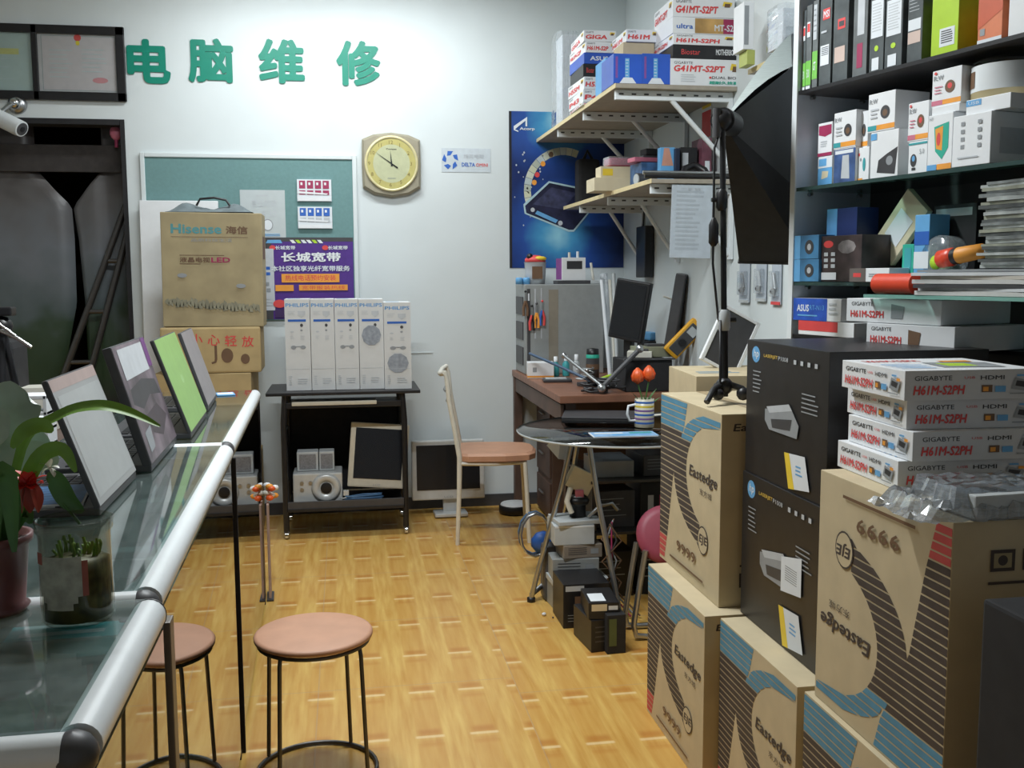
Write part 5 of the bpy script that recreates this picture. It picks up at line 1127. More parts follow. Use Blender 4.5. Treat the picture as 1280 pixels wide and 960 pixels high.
def tulip(name, px, py, lab, col, hh=.04):
    h_ = P(px, py, Y=mugp.y-.01)
    t = thing('tulip', lab, 'flower', mugp, group='tulips in the striped mug'); v = h_-mugp
    MB().tube([(0, 0, .004), (v.x*.4, v.y*.4, v.z*.6), (v.x, v.y, v.z-.02)], .003, 'leaf', 6).build('stem', t)
    b = MB()
    for k in range(6):
        a0 = 1.047*k; c_, s_ = math.cos(a0), math.sin(a0); P0 = Vector((v.x, v.y, v.z-.025)); rows = [(0, 0), (.022, .014), (.027, .036), (.018, .058), (.005, .072)]
        wds = [.004, .015, .018, .013, .003]; vs = []
        for (r_, z_), w_ in zip(rows, wds):
            for sg in (-1, 0, 1): vs.append(P0+Vector((c_*(r_-.003*abs(sg))-s_*w_*sg, s_*(r_-.003*abs(sg))+c_*w_*sg, z_)))
        b.mesh(vs, [(i*3+j, i*3+j+1, i*3+j+4, i*3+j+3) for i in range(4) for j in range(2)], col, True)
    b.build('petals', t); return t
tulip('t', 797, 473, 'orange tulip closer to the workbench in the striped mug', 'petalo'); tulip('t', 811, 470, 'taller orange red tulip in the striped mug', 'petal' if False else 'petalo')
def leafmesh(b, base, tip, wd_, m, bend=.03, fold=.25, n=8):
    base, tip = Vector(base), Vector(tip); d = tip-base; side = d.cross(Vector((0, 0, 1)))
    if side.length < 1e-4: side = Vector((1, 0, 0))
    side.normalize(); up_ = side.cross(d).normalized(); vs = []
    for i in range(n+1):
        t_ = i/n; c_ = base+d*t_+up_*bend*math.sin(math.pi*t_); w_ = wd_*(math.sin(math.pi*min(1, t_*.92+.06))**.8)
        for sg in (-1, -.5, 0, .5, 1): vs.append(c_+side*w_*sg+up_*(abs(sg)*w_*fold))
    b.mesh(vs, [(i*5+j, i*5+j+1, (i+1)*5+j+1, (i+1)*5+j) for i in range(n) for j in range(4)], m, True)
t = thing('tulip_leaves', 'green tulip leaves spreading from the striped mug', 'leaves', mugp)
for (px, py) in ((788, 490), (820, 488), (802, 492), (825, 498), (792, 500), (814, 495)):
    v = P(px, py, Y=mugp.y-.01+.02*rc.random())-mugp; b = MB(); leafmesh(b, (0, 0, .03), v*1.05, .014, 'leaf', .012); b.build('leaf', t)
# green toy / lime clips on the bench front
b = MB(); q = P(765, 492, Z=TZ+.03)
b.tube([(-.06, 0, .02), (-.02, -.01, .03), (.03, 0, .032), (.06, .01, .045)], [.006, .010, .010, .005], 'lime', 8); b.sphere((.06, .01, .05), .012, 'lime', 10); b.box((0, 0, .01), (.08, .04, .02), 'black', .003)
solo(b, 'clip_light', 'lime green clip on the black base behind the laptop', 'clip', (P(762, 500, Z=TZ).x, P(762, 500, Z=TZ).y-.04, TZ+.001 if P(762, 500, Z=TZ).y-.04 < DY0-.03 else DZT+.001), R(10))
b = MB(); a = P(748, 497, Z=TZ); b.tube([(0, 0, .01), (.08, -.03, .02), (.20, -.07, .012), (.33, -.13, .008)], .006, 'cream', 8); b.tube([(.02, .02, .012), (.12, .0, .03), (.24, -.05, .012)], .005, 'black', 8); solo(b, 'white_cable', 'white and black cables lying behind the laptop on the glass table', 'cable', (a.x, min(a.y, 4.42), TZ+.001))
# ------------------------------------------------------------ machine parts stacked under the table
GJ = 'old drives and power units stacked under the table'
def under(name, label, cat, px0, px1, py0, py1, Y, dep, m, art=None, rz=0, base=None, group=GJ):
    a = P(px0, py1, Y=Y); c = P(px1, py0, Y=Y); z0 = a.z if base is None else base
    boxthing(name, label, cat, ((a.x+c.x)/2, Y+dep/2, max(z0, .001)), (c.x-a.x, dep, c.z-max(z0, .001)), m, art, R(rz), group, .003); return c.z+.001
def vents(b, f): b.lines(f['front'], .12, .2, .6, .8, 4, 'dgrey', .3, 0); b.rect(f['front'], .7, .3, .9, .7, 'grey')
Ys = 3.93
z_ = under('optical_drive', 'brown-sided drive lowest in the pile under the glass table', 'drive', 692, 748, 730, 760, Ys, .18, 'gmetal', vents, 4, 0)
z_ = under('wooden_panel', 'thin pale tray between the drives under the table', 'tray', 690, 760, 722, 730, Ys, .2, 'greyp', None, 2, z_)
z_ = under('power_unit', 'wide grey power unit in the middle of the pile under the table', 'drive', 692, 750, 697, 722, Ys, .18, 'gmetal', vents, -3, z_)
z_ = under('power_unit', 'brownish grey power unit between two light grey units', 'drive', 703, 752, 680, 697, Ys, .16, mat('brown grey metal', (.26, .22, .18), .5), vents, 3, z_)
z_ = under('power_unit', 'light grey power unit near the top of the pile under the table', 'drive', 694, 744, 656, 680, Ys, .18, 'greyp', lambda b, f: b.rect(f['front'], .02, .9, .98, .99, 'white'), -2, z_)
z_ = under('optical_drive', 'flat pale drive on top of the pile under the table', 'drive', 696, 752, 650, 656, Ys, .16, 'greyp', None, 5, z_)
t = thing('webcam', 'black round webcam sitting on top of the grey pile', 'camera', (P(722, 645, Y=Ys+.08).x, Ys+.08, z_)); b = MB(); b.lathe([(0, 0), (.035, 0), (.034, .05), (.045, .055), (.05, .07), (.04, .085), (0, .09)], 'black', 22); b.build('body', t); b = MB(); b.sphere((0, -.02, .085), .018, 'greyp', 12, (1.4, .7, .4)); b.build('lens', t)
b = MB(); b.tube([(0, 0, 0), (.05, -.02, .05), (.10, 0, .055), (.13, .02, .02)], .009, 'metal', 8); b.tube([(-.07, .0, .02), (-.09, 0, .07), (-.07, .02, .12)], .012, 'cream', 8); solo(b, 'bent_bracket', 'bent metal bracket beside the black webcam', 'bracket', (P(738, 650, Y=Ys).x, Ys+.04, z_+.005))
def sub(b, f): b.rect(f['front'], .05, .84, .45, .96, 'lgrey'); b.rect(f['front'], .25, .4, .4, .72, 'brown'); b.lines(f['front'], .1, .1, .9, .3, 3, 'grey', .2)
Ys2 = 3.60
z_ = under('computer_tower', 'black tower case standing in front of the grey pile', 'computer', 704, 762, 728, 782, Ys2+.12, .20, 'black', sub, 0, 0)
Ys2 = 3.46
z_ = under('optical_drive', 'black drive lowest of the pair in front of the tower case', 'drive', 735, 778, 773, 795, Ys2, .20, 'black', vents, 6, 0)
z_ = under('optical_drive', 'black drive with a white label in front of the tower case', 'drive', 738, 776, 752, 773, Ys2, .18, 'black', lambda b, f: (b.rect(f['front'], .1, .5, .6, .9, 'cardl'), b.rect(f['top'], .1, .1, .6, .6, 'paper'), b.rect(f['front'], .65, .55, .95, .8, 'paper')), -4, z_)
z_ = under('circuit_stack', 'dark circuit stack with a green board leaning on the drives', 'part', 758, 782, 768, 797, Ys2-.03, .10, 'blackm', lambda b, f: b.rect(f['front'], .1, .2, .5, .9, mat('moss board', (.08, .11, .04), .6)), 3, 0)
rj = random.Random(12)
junk = [(760, 640, 4.0, .20, .18, .22, 'blackm', 'black box'), (790, 650, 3.9, .22, .2, .18, 'black', 'black unit'), (765, 690, 3.85, .16, .2, .16, 'dgrey', 'dark grey unit'), (795, 700, 3.8, .18, .2, .2, 'blackm', 'matte black unit'), (780, 600, 4.1, .3, .2, .14, 'dgrey', 'dark case'), (800, 735, 3.62, .16, .2, .22, 'black', 'glossy black box')]
# a low rack so the dark things rest on shelves
t = thing('storage_rack', 'dark metal rack full of old parts under the glass table', 'rack', (1.02, 4.02, 0))
for z in (.30, .52): MB().box((.28, .22, z), (.60, .50, .012), 'dmetal', .002).build('shelf', t)
for x in (0, .56):
    for y in (0, .44): MB().box((x, y, .27), (.02, .02, .54), 'dmetal').build('post', t)
slots = [(.10, .001), (.30, .001), (.48, .001), (.10, .307), (.30, .307), (.48, .307), (.10, .527), (.30, .527)]
nms = ['black grooved unit', 'tall black unit', 'dark unit with pink tag', 'short dark unit', 'black unit with two pale labels', 'matte dark unit', 'flat grey unit', 'flat dark unit']
for i, (x, z) in enumerate(slots):
    hh = [.20, .24, .18, .16, .19, .14, .07, .09][i]; mm = ['black', 'blackm', 'dgrey', 'dgrey', 'black', 'blackm', 'grey', 'dgrey'][i]
    def ja(b, f, i=i):
        if i == 4: b.rect(f['front'], .2, .3, .35, .7, 'lgrey'); b.rect(f['front'], .5, .3, .6, .7, 'maroon')
        elif i == 2: b.rect(f['front'], .3, .3, .5, .6, 'pink')
        else: b.lines(f['front'], .1, .2, .8, .8, 4, 'grey', .15)
    boxthing('old_unit', nms[i]+' on the '+('floor level' if z < .1 else 'lower shelf' if z < .4 else 'upper shelf')+' of the dark rack', 'part', (1.02+x, 4.08+.03*rj.random()+.08, z), (.17, .22, hh), mm, ja, R(rj.uniform(-6, 6)), 'old units in the dark rack', .004)
b = MB(); a = P(762, 640, Y=3.78)
for k in range(5): b.tube([a+Vector((.01*k, .02*k, -.05)), a+Vector((.05-.018*k, .01*k, -.12)), a+Vector((-.03+.020*k, 0, -.20)), a+Vector((.05-.012*k, .01*k, -.29)), a+Vector((.01+.015*k, .01*k, -.37)), a+Vector((.05+.02*k, 0, max(-.46, -a.z+.012)))], .0035, ['brown', 'dgrey', 'maroon', 'grey', 'brown'][k], 6)
solo(b, 'cable_tangle', 'tangle of reddish cables hanging beside the grey pile', 'cable')
b = MB(); a = P(725, 600, Y=4.02)
b.box(a, (.11, .05, .09), 'cardl', .003, Euler((0, R(28), 0)).to_matrix()); b.box(a+Vector((-.01, -.03, -.055)), (.035, .02, .04), 'pink', .005); solo(b, 'small_carton', 'small tan carton wedged behind the table leg', 'box')
b = MB(); a = P(700, 556, Y=4.2); b.mesh([a+Vector(v) for v in ((-.06, 0, .0), (0, -.02, .055), (.04, 0, .05), (.035, .01, -.07), (-.01, -.015, -.06), (0, .03, 0))], [(0, 1, 4), (1, 2, 3, 4), (0, 5, 1), (1, 5, 2), (2, 5, 3), (3, 5, 4), (4, 5, 0)], 'paper'); solo(b, 'plastic_bag', 'crumpled white bag hanging under the glass table', 'bag')
b = MB(); a = P(672, 665, Y=4.35); 
for k in range(3): b.tube([(a.x+.07*math.cos(g*.52+k)+.0, 4.40+.02*k, .20+.10*math.sin(g*.52+k)+.0) for g in range(13)], .007, ['metal', 'dgrey', mat('blue cable sheath', (.07, .16, .30), .5)][k], 6)
b.sphere((a.x+.04, 4.42, .16), .06, 'blue', 10, (1, .6, .9)); solo(b, 'cable_coil', 'coiled grey and blue cables hooked behind the table leg', 'cable')
t = thing('grey_box', 'small dark speaker lying on the floor beside the grey pile', 'speaker', (P(672, 740, Y=4.12).x+.05, 4.10, .001)); MB().box((0, 0, .12), (.07, .10, .24), 'dgrey', .02).build('body', t); b = MB(); b.sphere((.03, -.04, .19), .022, 'white', 10); b.build('cap', t)
q = P(680, 770, Z=0); b = MB(); b.sphere((0, 0, .008), .010, 'white', 8, (1, .7, .7)); b.sphere((.03, -.035, .004), .004, 'dgrey', 6); solo(b, 'paper_scrap', 'scrap of white paper on the tiled floor by the tower case', 'paper', (q.x, q.y, .0))
# pink folding chair half hidden behind the cartons
q = P(812, 672, Y=3.35)
t = thing('folding_chair', 'folding chair with a pink seat half hidden by the case cartons', 'chair', (P(803, 800, Z=0).x, P(803, 800, Z=0).y, 0))
xo, yo = t.location.x, t.location.y; a = P(798, 680, Y=yo)
zs_ = P(812, 665, Y=yo).z
b = MB(); b.lathe([(0, -.015), (.105, -.015), (.115, -.006), (.112, .008), (.08, .015), (0, .017)], mat('dusky pink vinyl', (.30, .05, .085), .5), 30, (.10, .03, zs_-.02), Matrix.Rotation(R(-20), 3, 'Y') @ Matrix.Rotation(R(62), 3, 'X')); b.build('seat', t)
z1 = P(800, 695, Y=yo).z
for dy in (0, .12):
    MB().tube([(.01, dy, z1+.02), (-.015, dy, z1*.6), (-.035, dy, .06), (-.025, dy, .02), (.02, dy, .012), (.16, dy, .012)], .011, 'metal', 10).build('leg', t)
MB().tube([(.16, 0, .013), (.16, .12, .013)], .011, 'metal', 8).build('foot_bar', t); MB().tube([(.15, 0, .02), (.15, .03, z1), (.24, .05, z1+.12)], .011, 'metal', 8).build('leg', t)
# open carton flaps behind the tripod stand
q0 = P(895, 470, Z=1.06)
zb1 = 1.0125
boxthing('carton', 'pale carton lying open behind the light stand', 'box', (1.33, 3.29, 0), (.36, .38, 1.05), 'card', lambda b, f: b.lines(f['top'], .1, .2, .5, .4, 2, 'stripeb', .4), R(-5))
# ------------------------------------------------------------ softbox light on its stand
SB = P(905, 508, Z=zb1); SBY = 2.72; SB = Vector((P(905, 500, Y=SBY).x, SBY, zb1))
t = thing('light_stand', 'black studio light stand standing on the tall case carton', 'stand', SB)
top = P(903, 150, Y=SBY+.02)-SB; mid_ = P(905, 400, Y=SBY)-SB
MB().tube([(0, 0, .02), mid_], .012, 'black', 12).build('lower_pole', t); MB().tube([mid_, top], .0085, 'black', 12).build('upper_pole', t)
b = MB(); b.lathe([(.015, -.03), (.018, -.02), (.018, .02), (.013, .03)], 'greyp', 14, mid_); b.cyl(mid_, mid_+Vector((.035, 0, 0)), .007, 'black', 8); b.build('collar', t)
m3 = P(902, 250, Y=SBY)-SB; b = MB(); b.lathe([(.010, -.03), (.016, -.02), (.016, .02), (.010, .03)], 'black', 14, m3); b.cyl(m3, m3+Vector((-.03, 0, 0)), .006, 'black', 8); b.build('collar', t)
for k, (dx, dy) in enumerate(((-.075, -.06), (.07, -.05), (.0, .10))):
    MB().tube([(0, 0, .06), (dx*.6, dy*.6, .045), (dx, dy, .012)], .009, 'black', 8).build('leg', t)
b = MB(); b.sphere((0, 0, .05), .026, 'black', 12); b.sphere((-.03, -.03, .03), .018, 'black', 10); b.sphere((.045, -.03, .03), .020, 'black', 10); b.build('hub', t)
b = MB(); c1 = P(893, 185, Y=SBY)-SB
b.tube([top+Vector((-.005, -.01, -.02)), c1, P(892, 260, Y=SBY)-SB, P(891, 330, Y=SBY)-SB, P(898, 400, Y=SBY)-SB, mid_+Vector((-.015, -.01, .0)), Vector((-.02, -.02, .05))], .0035, 'black', 6); b.build('power_cable', t)
b = MB(); k0 = P(892, 290, Y=SBY)-SB; b.lathe([(.006, -.04), (.014, -.03), (.014, .02), (.005, .04)], 'black', 12, k0); b.build('inline_switch', t)
AP = SB+top
t = thing('softbox', 'black fabric softbox, top panel tinted as if lit, on the light stand', 'studio light', AP)
hd = MB(); hd.sphere((0, 0, 0), .030, 'black', 14); hd.cyl((0, 0, 0), (.06, .08, .0), .035, 'black', 18); hd.cyl((-.02, -.01, -.05), (-.02, -.01, .03), .012, 'dgrey', 12); hd.build('lamp_head', t)
rim = [(991, 40, 3.45), (992, 82, 3.06), (1000, 240, 3.06), (1012, 330, 3.12), (924, 328, 3.30), (960, 180, 3.62)]
rp = [P(x, y, Y=Y)-AP for x, y, Y in rim]; ap = Vector((.012, .03, 0)); n = len(rp)
for i in range(n):
    j = (i+1) % n; m = mat('softbox cloth painted as lit', (.30, .34, .33), .6, var=.08, stretch=(1, 1, 8)) if i == 0 else ('blackm' if i != 1 else mat('black softbox cloth', (.035, .036, .038), .7))  # top panel: ceiling light painted in as a paler cloth colour
    b = MB(); a_, c_ = rp[i], rp[j]; nn = 5; vs = []
    for u in range(nn+1):
        for v in range(nn+1):
            e_ = a_.lerp(c_, v/nn); vs.append(ap.lerp(e_, (u+.25)/(nn+.25))+ (Vector((0, 0, .02 if i == 0 else 0))*math.sin(math.pi*u/nn)))
    b.mesh(vs, [(u*(nn+1)+v, u*(nn+1)+v+1, (u+1)*(nn+1)+v+1, (u+1)*(nn+1)+v) for u in range(nn) for v in range(nn)], m, True); b.build('fabric_panel', t)
b = MB(); b.face(rp, 'white'); b.build('diffuser', t)
b = MB(); b.tube(rp, .006, 'black', 6, closed=True); b.build('rim', t)
# ------------------------------------------------------------ shelf cabinet on the near side
CA = R(13.5); CO = Vector((1.35, 2.90, 0)); ct = Vector((math.sin(CA), -math.cos(CA), 0)); cn = Vector((math.cos(CA), math.sin(CA), 0)); RC = math.atan2(ct.y, ct.x)
CL = 1.35; CD = .29
def cf(px, py, v=0):     # a pixel on the plane v behind the cabinet front -> (u, z)
    d = fw+rt*((px-640)/FPX)+up*((480-py)/FPX); o = CO+cn*v
    k = (o-Vector((0, 0, CAMZ))).dot(cn)/d.dot(cn); p = Vector((0, 0, CAMZ))+d*k
    return (p-o).dot(ct), p.z
def cw(u, v, z): p = CO+ct*u+cn*v; return Vector((p.x, p.y, z))
ZS = [cf(985, 115)[1], cf(985, 237)[1], cf(1000, 355)[1]]
ZT = cf(985, 117)[1]; ZM = cf(985, 236)[1]; ZL = cf(985, 352)[1]; ZLL = 1.20
print('cab z', ZT, ZM, ZL)
t = thing('shelf_cabinet', 'white open shelf cabinet with glass shelves against the side wall', 'cabinet', CO, RC)
WH = 2.85
M['cabw'] = mat('cabinet white laminate', (.60, .66, .74), .45, var=.03)
M['cabe'] = mat('cabinet panel edge', (.70, .74, .76), .4, var=.02)
b = MB(); b.box((.009, CD/2, WH/2), (.018, CD, WH), 'cabw', .001); b.box((.009, -.002, WH/2), (.022, .006, WH), 'cabe', .001); b.build('side_panel', t)
MB().box((CL-.009, CD/2, WH/2), (.018, CD, WH), 'cabw', .001).build('side_panel', t)
MB().box((CL/2, CD+.003, WH/2), (CL, .006, WH), mat('dark cabinet back', (.045, .042, .045), .7)).build('back_panel', t)
for z, g_ in ((ZT, 0), (ZM, 1), (ZL, 1), (ZLL, 0), (.6, 0)):
    b = MB(); b.box((CL/2, CD/2+.002, z-.006), (CL-.04, CD-.006, .010), 'gshelf' if g_ else 'dgrey'); b.box((CL/2, .003, z-.006), (CL-.04, .003, .0105), 'dedge' if g_ else 'black'); b.build('shelf', t)
    b = MB()
    for v in (.05, .24): b.cyl((.018, v, z-.018), (.032, v, z-.018), .006, 'metal', 8); b.cyl((CL-.032, v, z-.018), (CL-.018, v, z-.018), .006, 'metal', 8)
    b.build('shelf_pin', t)
def cbox(name, label, cat, px0, px1, ytop, z, dep, m, art=None, v=.015, group=None, rz=0, hmax=None):
    u0 = cf(px0, ytop, v)[0]; u1 = cf(px1, ytop, v)[0]; u0 = max(u0, .0195); u1 = max(u1, u0+.016); zt = cf((px0+px1)/2, ytop, v)[1]
    if hmax: zt = min(zt, z+hmax)
    p = cw((u0+u1)/2, v+dep/2, z+.0005); w_ = (u1-u0)-.002
    boxthing(name, label, cat, p, (w_, dep, zt-z-.001), m, art, RC+R(rz), group); return zt
# top shelf: upright boxes
GT = 'upright boxes on the top shelf of the cabinet'
gs = mat('dark gloss box', (.10, .115, .12), .3, var=.2); gs2 = mat('grey gloss box', (.16, .175, .18), .3, var=.15)
def upart(kind):
    def art(b, f):
        F_ = f['front']
        if kind == 'green': b.rect(F_, 0, .05, 1, .34, 'limeb'); b.text(F_, .2, .14, .7, .24, '500', 'paper'); b.rect(F_, .1, .0, .9, .04, 'paper'); b.rect(F_, .15, .62, .75, .80, 'paper'); b.rect(F_, .2, .68, .7, .78, 'red')
        elif kind == 'green2': b.rect(F_, 0, .10, 1, .42, 'limeb'); b.text(F_, .2, .2, .7, .3, 'GT', 'paper', .02); b.rect(F_, .15, .55, .8, .95, 'lgrey'); b.lines(F_, .2, .6, .75, .9, 5, 'grey', .3)
        elif kind == 'red': b.rect(F_, .25, .72, .85, .84, 'red'); b.text(F_, .3, .74, .8, .82, 'MSI', 'paper', .02); b.rect(F_, .12, .22, .85, .44, 'paper'); b.lines(F_, .2, .32, .8, .42, 5, 'print', .4, 0); b.lines(F_, .15, .55, .8, .6, 1, 'lgrey')
        elif kind == 'red2': b.rect(F_, .3, .60, .8, .72, 'red'); b.rect(F_, .38, .63, .72, .69, 'dgrey'); b.rect(F_, .12, .22, .82, .40, mat('salmon label', (.62, .48, .42), .5))
        elif kind == 'paper': b.rect(F_, .08, .44, .92, .93, 'paper'); b.lines(F_, .16, .5, .84, .88, 10, 'lgrey', .4, .2); b.disc(F_, .5, .30, .15, 'lime', .04, 8); b.rect(F_, .2, .02, .7, .18, 'paper')
        elif kind == 'dark': b.rect(F_, .05, .46, .9, .62, 'paper'); b.rect(F_, .05, .27, .9, .44, mat('salmon label', (.62, .48, .42), .5)); b.lines(F_, .1, .7, .8, .9, 4, 'lgrey', .2)
        elif kind == 'side': b.rect(F_, .3, .1, .7, .4, 'maroon'); b.rect(F_, .3, .5, .8, .95, 'lgrey')
        elif kind == 'lime': b.rect(F_, .32, .12, .88, .42, 'paper'); b.lines(F_, .38, .16, .82, .38, 6, 'print', .5, .3)
        elif kind == 'orange': b.poly(F_, [(0, .3), (1, .6), (1, 1), (0, 1)], mat('rust print', (.62, .12, .05), .4)); b.rect(F_, .1, .16, .3, .3, 'grey'); b.rect(F_, 0, 0, 1, .08, 'paper')
    return art
M['limeb'] = mat('green band', (.20, .55, .10), .4)
olime = mat('lime box', (.44, .66, .03), .4, var=.05); oor = mat('coral box', (.72, .22, .10), .4, var=.1)
ups = [(998, 1008, 14, gs, 'green', 'slim dark box with a lime foot closest to the softbox', .2), (1009, 1016, 6, gs2, 'green', 'second slim dark box with a lime foot', .2), (1017, 1024, 0, gs2, 'green2', 'third slim dark box with the tallest lime band', .2),
       (1026, 1041, -8, gs, 'red', 'dark box with a red emblem above a barcode label', .2), (1043, 1062, -8, gs, 'red2', 'dark box with a red square and salmon label', .2), (1068, 1086, -8, gs2, 'side', 'narrow grey box with a dark side', .2),
       (1089, 1107, -8, gs, 'paper', 'dark box with a long pale label, first of two alike', .2), (1108, 1130, -8, gs, 'paper', 'dark box with a long pale label, next to the black gap', .2), (1136, 1155, -10, gs, 'dark', 'dark box with white and salmon labels beside the lime box', .2),
       (1166, 1200, -10, olime, 'lime', 'bright lime green box with a white label', .2), (1224, 1255, -10, oor, 'orange', 'coral red box beside the lime box', .2), (1262, 1300, -10, 'white', None, 'pale box at the end of the top shelf in view', .2)]
for (a0, a1, yt, m, k, lb, dp) in ups: cbox('graphics_card_box', lb+' on the top shelf', 'box', a0, a1, yt, ZT, dp, m, upart(k) if k else None, .012, GT)
# middle shelf: small boxes in two tiers
GM = 'small white boxes on the middle shelf of the cabinet'
def small(kind):
    def art(b, f):
        F_ = f['front']
        if kind == 'maroon': b.poly(F_, [(.05, .65), (.5, .58), (.95, .65), (.95, .92), (.05, .92)], 'maroon'); b.rect(F_, 0, 0, 1, .10, 'maroon'); b.lines(F_, .2, .25, .7, .45, 3, 'lgrey')
        elif kind == 'orange': b.rect(F_, 0, .04, 1, .17, 'orange'); b.rect(F_, 0, .04, .33, .17, 'teal'); b.disc(F_, .64, .48, .17, 'dgrey', .17); b.disc(F_, .64, .46, .09, 'brown', .09); b.text(F_, .05, .74, .35, .86, 'R:W', 'grey', .02); b.lines(F_, .1, .3, .4, .6, 3, 'lgrey')
        elif kind == 'orange2': b.rect(F_, 0, .04, 1, .17, 'orange'); b.rect(F_, 0, .04, .38, .17, 'pink'); b.disc(F_, .62, .50, .17, 'brown', .17); b.disc(F_, .62, .52, .08, 'red', .08); b.text(F_, .06, .72, .4, .85, 'R:W', 'grey', .02); b.disc(F_, .12, .92, .05, 'red', .04); b.lines(F_, .1, .3, .38, .55, 3, 'pink', .3)
            
        elif kind == 'blue': b.rect(F_, 0, 0, 1, .62, 'lblue'); b.poly(F_, [(.25, .25), (.7, .3), (.75, .5), (.3, .52)], 'cardl'); b.rect(F_, .0, .62, 1, .98, 'paper'); b.rect(F_, .05, .68, .6, .92, 'lblue')
        elif kind == 'navy': b.rect(F_, 0, 0, 1, .98, mat('steel navy', (.06, .11, .26), .4, var=.4)); b.poly(F_, [(.35, .15), (.75, .12), (.7, .8), (.4, .8)], 'lgrey'); b.rect(F_, .05, .85, .9, .95, 'paper')
        elif kind == 'dots': b.disc(F_, .15, .8, .07, 'red', .05); b.disc(F_, .3, .65, .07, 'grey', .05); b.disc(F_, .6, .5, .12, 'teal', .2); b.rect(F_, 0, .02, .5, .1, 'orange')
        elif kind == 'cam': b.poly(F_, [(.25, .12), (.9, .05), (.98, .62), (.6, .50), (.3, .38)], 'dgrey'); b.disc(F_, .7, .35, .12, 'grey', .1); b.rect(F_, 0, .83, .22, .97, 'lblue')
        elif kind == 'web': b.disc(F_, .28, .42, .17, 'dgrey', .20); b.disc(F_, .28, .48, .08, 'lblue', .09); b.rect(F_, .2, .12, .4, .2, 'dgrey'); b.rect(F_, 0, .9, 1, .96, 'teal'); b.text(F_, .6, .6, .85, .75, '5.0', 'grey')
        elif kind == 'shield': b.poly(F_, [(.25, .78), (.85, .84), (.85, .38), (.6, .18), (.32, .34)], 'green'); b.poly(F_, [(.3, .74), (.62, .78), (.6, .34), (.36, .38)], 'orange'); b.disc(F_, .45, .55, .08, 'red', .12); b.rect(F_, 0, .0, .4, .10, 'lblue'); b.rect(F_, .42, .0, 1, .10, 'orange'); b.text(F_, .05, .9, .2, .96, 'HP', 'grey')
        elif kind == 'icons':
            for i in range(2):
                for j in range(4): b.rect(F_, .22+.45*i, .34+.15*j, .32+.45*i, .42+.15*j, 'grey')
            b.lines(F_, .15, .12, .8, .18, 1, 'lgrey'); b.rect(f['right'], .2, .2, .8, .7, 'lgrey')
        elif kind == 'blueedge': b.rect(F_, 0, .55, .35, .95, 'lblue'); b.text(F_, .05, .65, .3, .85, 'USB', 'paper')
    return art
z1 = cbox('mouse_box', 'small blue box lowest beside the cabinet side panel', 'box', 1023, 1041, 195, ZM, .10, 'white', small('blue'), .06, GM)
cbox('mouse_box', 'white box with a maroon banner on the small blue box', 'box', 1023, 1041, 153, z1, .10, 'white', small('maroon'), .06, GM)
z1 = cbox('mouse_box', 'navy and silver box on the middle shelf beside the small blue one', 'box', 1043, 1070, 185, ZM, .10, 'white', small('navy'), .04, GM)
cbox('mouse_box', 'white mouse box with orange foot on the navy box', 'box', 1043, 1071, 139, z1, .10, 'white', small('orange'), .04, GM)
z1 = cbox('mouse_box', 'white box with coloured dots on the middle shelf', 'box', 1072, 1087, 184, ZM, .10, 'white', small('dots'), .05, GM)
cbox('mouse_box', 'narrow white box with orange foot above the dotted box', 'box', 1072, 1086, 139, z1, .10, 'white', small('orange'), .06, GM)
z1 = cbox('camera_box', 'big white box with a dark camera picture on the middle shelf', 'box', 1089, 1124, 163, ZM, .14, 'white', small('cam'), .02, GM)
cbox('mouse_box', 'white mouse box with orange foot on the big camera box', 'box', 1086, 1120, 115, z1, .12, 'white', small('orange'), .02, GM)
z1 = cbox('webcam_box', 'white box with a blue-lensed webcam picture', 'box', 1136, 1160, 176, ZM, .12, 'white', small('web'), .03, GM)
cbox('mouse_box', 'white box with pink and orange foot on the webcam box', 'box', 1136, 1162, 127, z1, .12, 'white', small('orange2'), .03, GM)
z1 = cbox('cartridge_box', 'white box with a green and orange shield picture', 'box', 1161, 1192, 142, ZM, .13, 'white', small('shield'), .005, GM)
z2 = cbox('product_box', 'thin pale box between the shield box and the top mouse box', 'box', 1165, 1200, 131, z1, .13, 'white', None, .012, GM)
z2 = cbox('mouse_box', 'topmost white mouse box with a pink and orange foot', 'box', 1166, 1203, 85, z2, .12, 'white', small('orange2'), .02, GM)
z1 = cbox('cartridge_box', 'grey white box with two columns of small icons', 'box', 1192, 1240, 142, ZM, .15, 'white', small('icons'), .0, GM)
z2 = cbox('product_box', 'flat white box with a blue corner under the round tub', 'box', 1208, 1264, 120, z1, .16, 'white', small('blueedge'), .01, GM)
# round tub with silver label
u, _ = cf(1258, 100, .1); t = thing('round_tub', 'round tub with a silver label on the flat white box', 'tub', cw(u, .105, z2+.001), RC)
hh = cf(1240, 70, .04)[1]-z2; rr_ = .082
b = MB(); b.lathe([(0, 0), (rr_, 0), (rr_, hh-.03), (rr_-.006, hh-.02)], 'edge', 36); b.build('body', t); b = MB(); b.lathe([(rr_+.001, hh*.18), (rr_+.001, hh*.80)], 'alu', 36); b.build('label_band', t)
b = MB(); b.lathe([(rr_-.004, hh-.022), (rr_+.002, hh-.018), (rr_, hh-.002), (0, hh)], 'clear', 36); b.build('lid', t)
b = MB(); vs = []; 
for k in range(9):
    a0 = R(-165+k*7); 
    for z in (.28, .68): vs.append(((rr_+.0018)*math.cos(a0), (rr_+.0018)*math.sin(a0), hh*z))
b.mesh(vs, [(2*k, 2*k+2, 2*k+3, 2*k+1) for k in range(8)], 'brown', True); b.build('picture', t)
